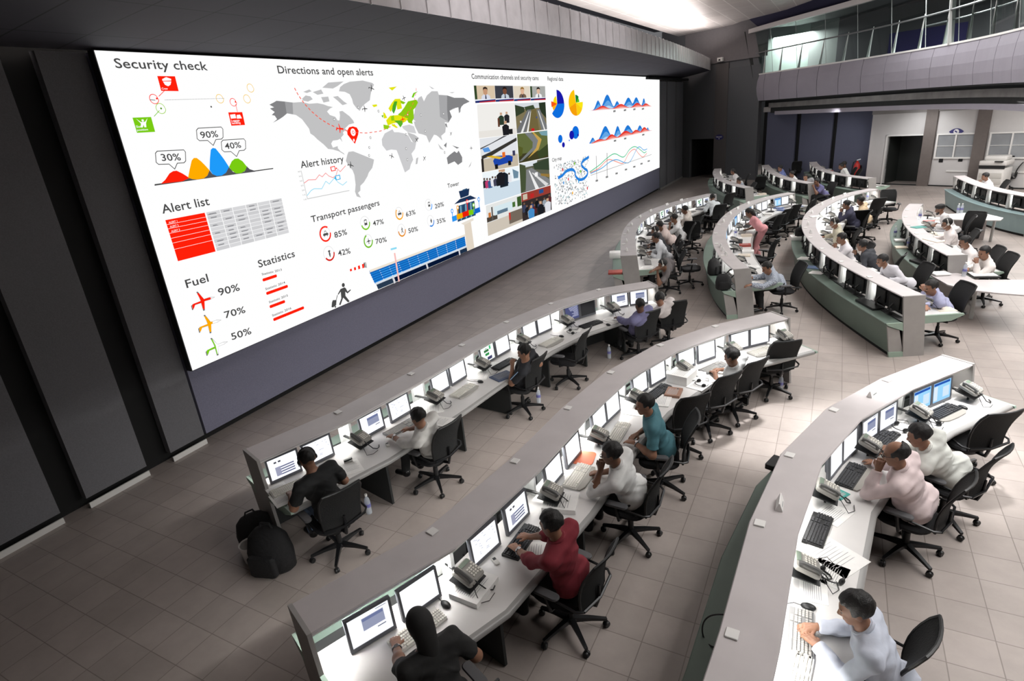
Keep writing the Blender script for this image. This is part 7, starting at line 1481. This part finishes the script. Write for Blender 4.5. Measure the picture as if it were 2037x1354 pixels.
q = at(1971, 482, 0)-c0; MB().tube([(q[0], q[1]+.1, 0.0), (q[0]+.02, q[1]+.15, .70)], .035, 10).build('leg', M_post, t)
q = at(1952, 482, 0)-c0; m_ = MB(); m_.box((q[0]-.28, q[1]+.35, .345), (.75, .04, .69)); m_.build('support_panel', M_shelf, t, False); t.location = (c0[0], c0[1], 0); tag(t, 'long white table behind the turbaned person', 'table')
# copier
t = empty('copier'); p = np.array(lw(lpt(1996, 330)[0], 0.75, 0))
MB().rbox((0, 0, .40), (.72, .66, .72), .03, None, 3, .01).build('body', mat('off_white_plastic', (214, 212, 208), 0.5), t)
MB().box((0, -.335, .80), (.70, .02, .10)).build('output_slot', M_black, t, False); MB().rbox((0, .0, .92), (.74, .66, .14), .03, None, 3, .01).build('scanner', MATS['off_white_plastic'], t); MB().rbox((0, .06, 1.06), (.62, .46, .14), .06, None, 4, .03).build('document_feeder', MATS['off_white_plastic'], t)
for k in range(3): MB().rbox((0, -.335, .16+k*.19), (.62, .02, .16), .01).build('paper_drawer', M_greyplastic, t)
MB().box((.18, -.36, .98), (.22, .08, .03)).build('control_panel', M_black, t, False)
for sx in (-1, 1): MB().ball((sx*.28, -.2, .03), .035, 6).build('caster', M_black, t)
t.scale = (1.2,)*3; place(t, p, ang); tag(t, 'big off-white copier standing by the white wall', 'copier')
# extinguisher
t = empty('fire_extinguisher'); s_, z_ = lpt(1711, 313); p = np.array(lw(s_, .2, z_-1.1)); MB().lathe([(0, 0), (.085, 0), (.09, .02), (.09, .50), (.06, .58), (.03, .61), (.03, .64), (0, .64)], 16).build('cylinder', mat('red_enamel', (190, 36, 28), 0.35), t); MB().bar((-.02, 0, .66), (.10, 0, .70), .03, .03).build('valve', M_chrome, t, False); MB().tube([(.0, 0, .66), (-.12, 0, .60), (-.15, 0, .35), (-.14, 0, .12)], .016, 7).build('hose', M_black, t)
MB().box((0, .1, .45), (.2, .03, .1)).build('wall_bracket', M_black, t, False); t.scale = (1.5, 1.5, 1.5); place(t, p, ang); tag(t, 'red fire extinguisher on the slate wall beside the white wall', 'extinguisher')
# ------------------------------------------------------------------ lights
def area(name, loc, size, energy, rot=(0, 0, 0), col=(1, 1, 1), sy=None, spread=None):
    l = bpy.data.lights.new(name, 'AREA'); l.energy = energy; l.size = size; l.color = col
    if spread: l.spread = spread
    if sy: l.shape = 'RECTANGLE'; l.size_y = sy
    o = bpy.data.objects.new(name, l); C.objects.link(o); o.location = loc; o.rotation_euler = rot; return o
def spot(name, loc, target, energy, ang, blend=0.6, col=(1, 1, 1), size=0.3):
    l = bpy.data.lights.new(name, 'SPOT'); l.energy = energy; l.spot_size = math.radians(ang); l.spot_blend = blend; l.color = col; l.shadow_soft_size = size
    o = bpy.data.objects.new(name, l); C.objects.link(o); o.location = loc
    o.rotation_euler = (Vector(target)-Vector(loc)).to_track_quat('-Z', 'Y').to_euler(); return o
TASK = {'D': [60]*9, 'E': [60]*9, 'F': [40]*9}
for k in 'DEF':
    R = ROWS[k]
    for i, (a, b) in enumerate(zip(R.js[:-1], R.js[1:])):
        q, u, n = R.pt((a+b)/2); p = q+n*0.30
        e = {'D': [16, 12, 16, 13, 16, 6, 12], 'E': [40, 4, 24, 26, 9, 18, 16], 'F': [40, 9, 5, 3, 3, 3]}[k][i]
        area('task_light', (p[0], p[1], 1.03), b-a-0.15, e, (0.35, 0, math.atan2(u[1], u[0])), (1, 0.98, 0.95), 0.06)
for k in 'ABCGHIJK':
    R = ROWS[k]
    for i, (a, b) in enumerate(zip(R.js[:-1], R.js[1:])):
        q, u, n = R.pt((a+b)/2); p = q+n*0.28; area('task_light', (p[0], p[1], 1.03), b-a-0.15, 8, (0.35, 0, math.atan2(u[1], u[0])), (1, 0.98, 0.95), 0.06)
area('ceiling_light', (4.6, 9.5, 7.7), 4, 720, (0, 0.12, 0), (1, 0.975, 0.955), 13, 2.1)
area('ceiling_light', (2.4, 22, 7.8), 4, 620, (0, 0, 0), (1, 0.975, 0.955), 11, 2.3)
area('gallery_underlight', (6.2, 24, 3.6), 4, 520, (0, 0, 0), (1, 0.975, 0.955), 9)
area('ceiling_light', (-2.2, 12, 7.9), 1.5, 80, (0, 0, 0), (1, 0.97, 0.94), 12)
spot('ceiling_spot', (1.6, 8.8, 7.8), (1.25, 8.2, 1.08), 3200, 26, 0.8)
spot('ceiling_spot', (-0.5, 8, 7.8), at(1525, 850, 0), 3600, 20, 0.8)
spot('fascia_fill_spot', (-1.2, 9, 7.8), (-5.5, 10, 6.2), 650, 75, 0.9, (1, .95, .94))  # pair of unseen spots added only to brighten the fascia
spot('fascia_fill_spot', (-1.2, 16, 7.8), (-5.5, 16, 6.2), 500, 80, 0.9, (1, .95, .94))
spot('wall_spot', (-0.3, 31.5, 3.4), (-0.1, 33.9, 1.8), 110, 80, 0.9)
spot('wall_spot', (2.6, 30.5, 3.3), (3.2, 32.2, 1.2), 140, 110, 0.9)
area('gallery_fill_light', (-2.8, 38.6, 7.3), 2, 260, (0, 0, 0))
area('gallery_fill_light', (5.5, 29, 7.3), 1.5, 1100, (0, 0, -0.9), (1, 1, 1), 9)  # unseen fill added to lift the dark gallery interior
area('soffit_cove_fill', (-6.9, 14, 6.7), 0.8, 900, (PI, -0.25, 0), (1, 0.95, 0.92), 24)  # unseen uplights added on the soffit to brighten the white ceiling
area('soffit_cove_fill', (-7.2, 31, 6.7), 0.8, 330, (PI, -0.25, 0), (1, 0.93, 0.9), 10)
spot('soffit_cove_spot', (-5.2, 25.0, 6.6), (-5.9, 27.5, 8), 50, 110, 0.9, (1, 0.86, 0.78))

w = bpy.data.worlds.new('world'); bpy.context.scene.world = w; w.use_nodes = True
w.node_tree.nodes['Background'].inputs[0].default_value = (0.5, 0.5, 0.52, 1); w.node_tree.nodes['Background'].inputs[1].default_value = 0.3
vs = bpy.context.scene.view_settings; vs.view_transform = 'Standard'; vs.look = 'None'; vs.gamma = 1; vs.exposure = 0; vs.use_curve_mapping = False

cy = bpy.context.scene.cycles
cy.max_bounces = 6; cy.diffuse_bounces = 3; cy.glossy_bounces = 3; cy.transmission_bounces = 4; cy.transparent_max_bounces = 10; cy.caustics_reflective = False; cy.caustics_refractive = False; cy.sample_clamp_indirect = 6
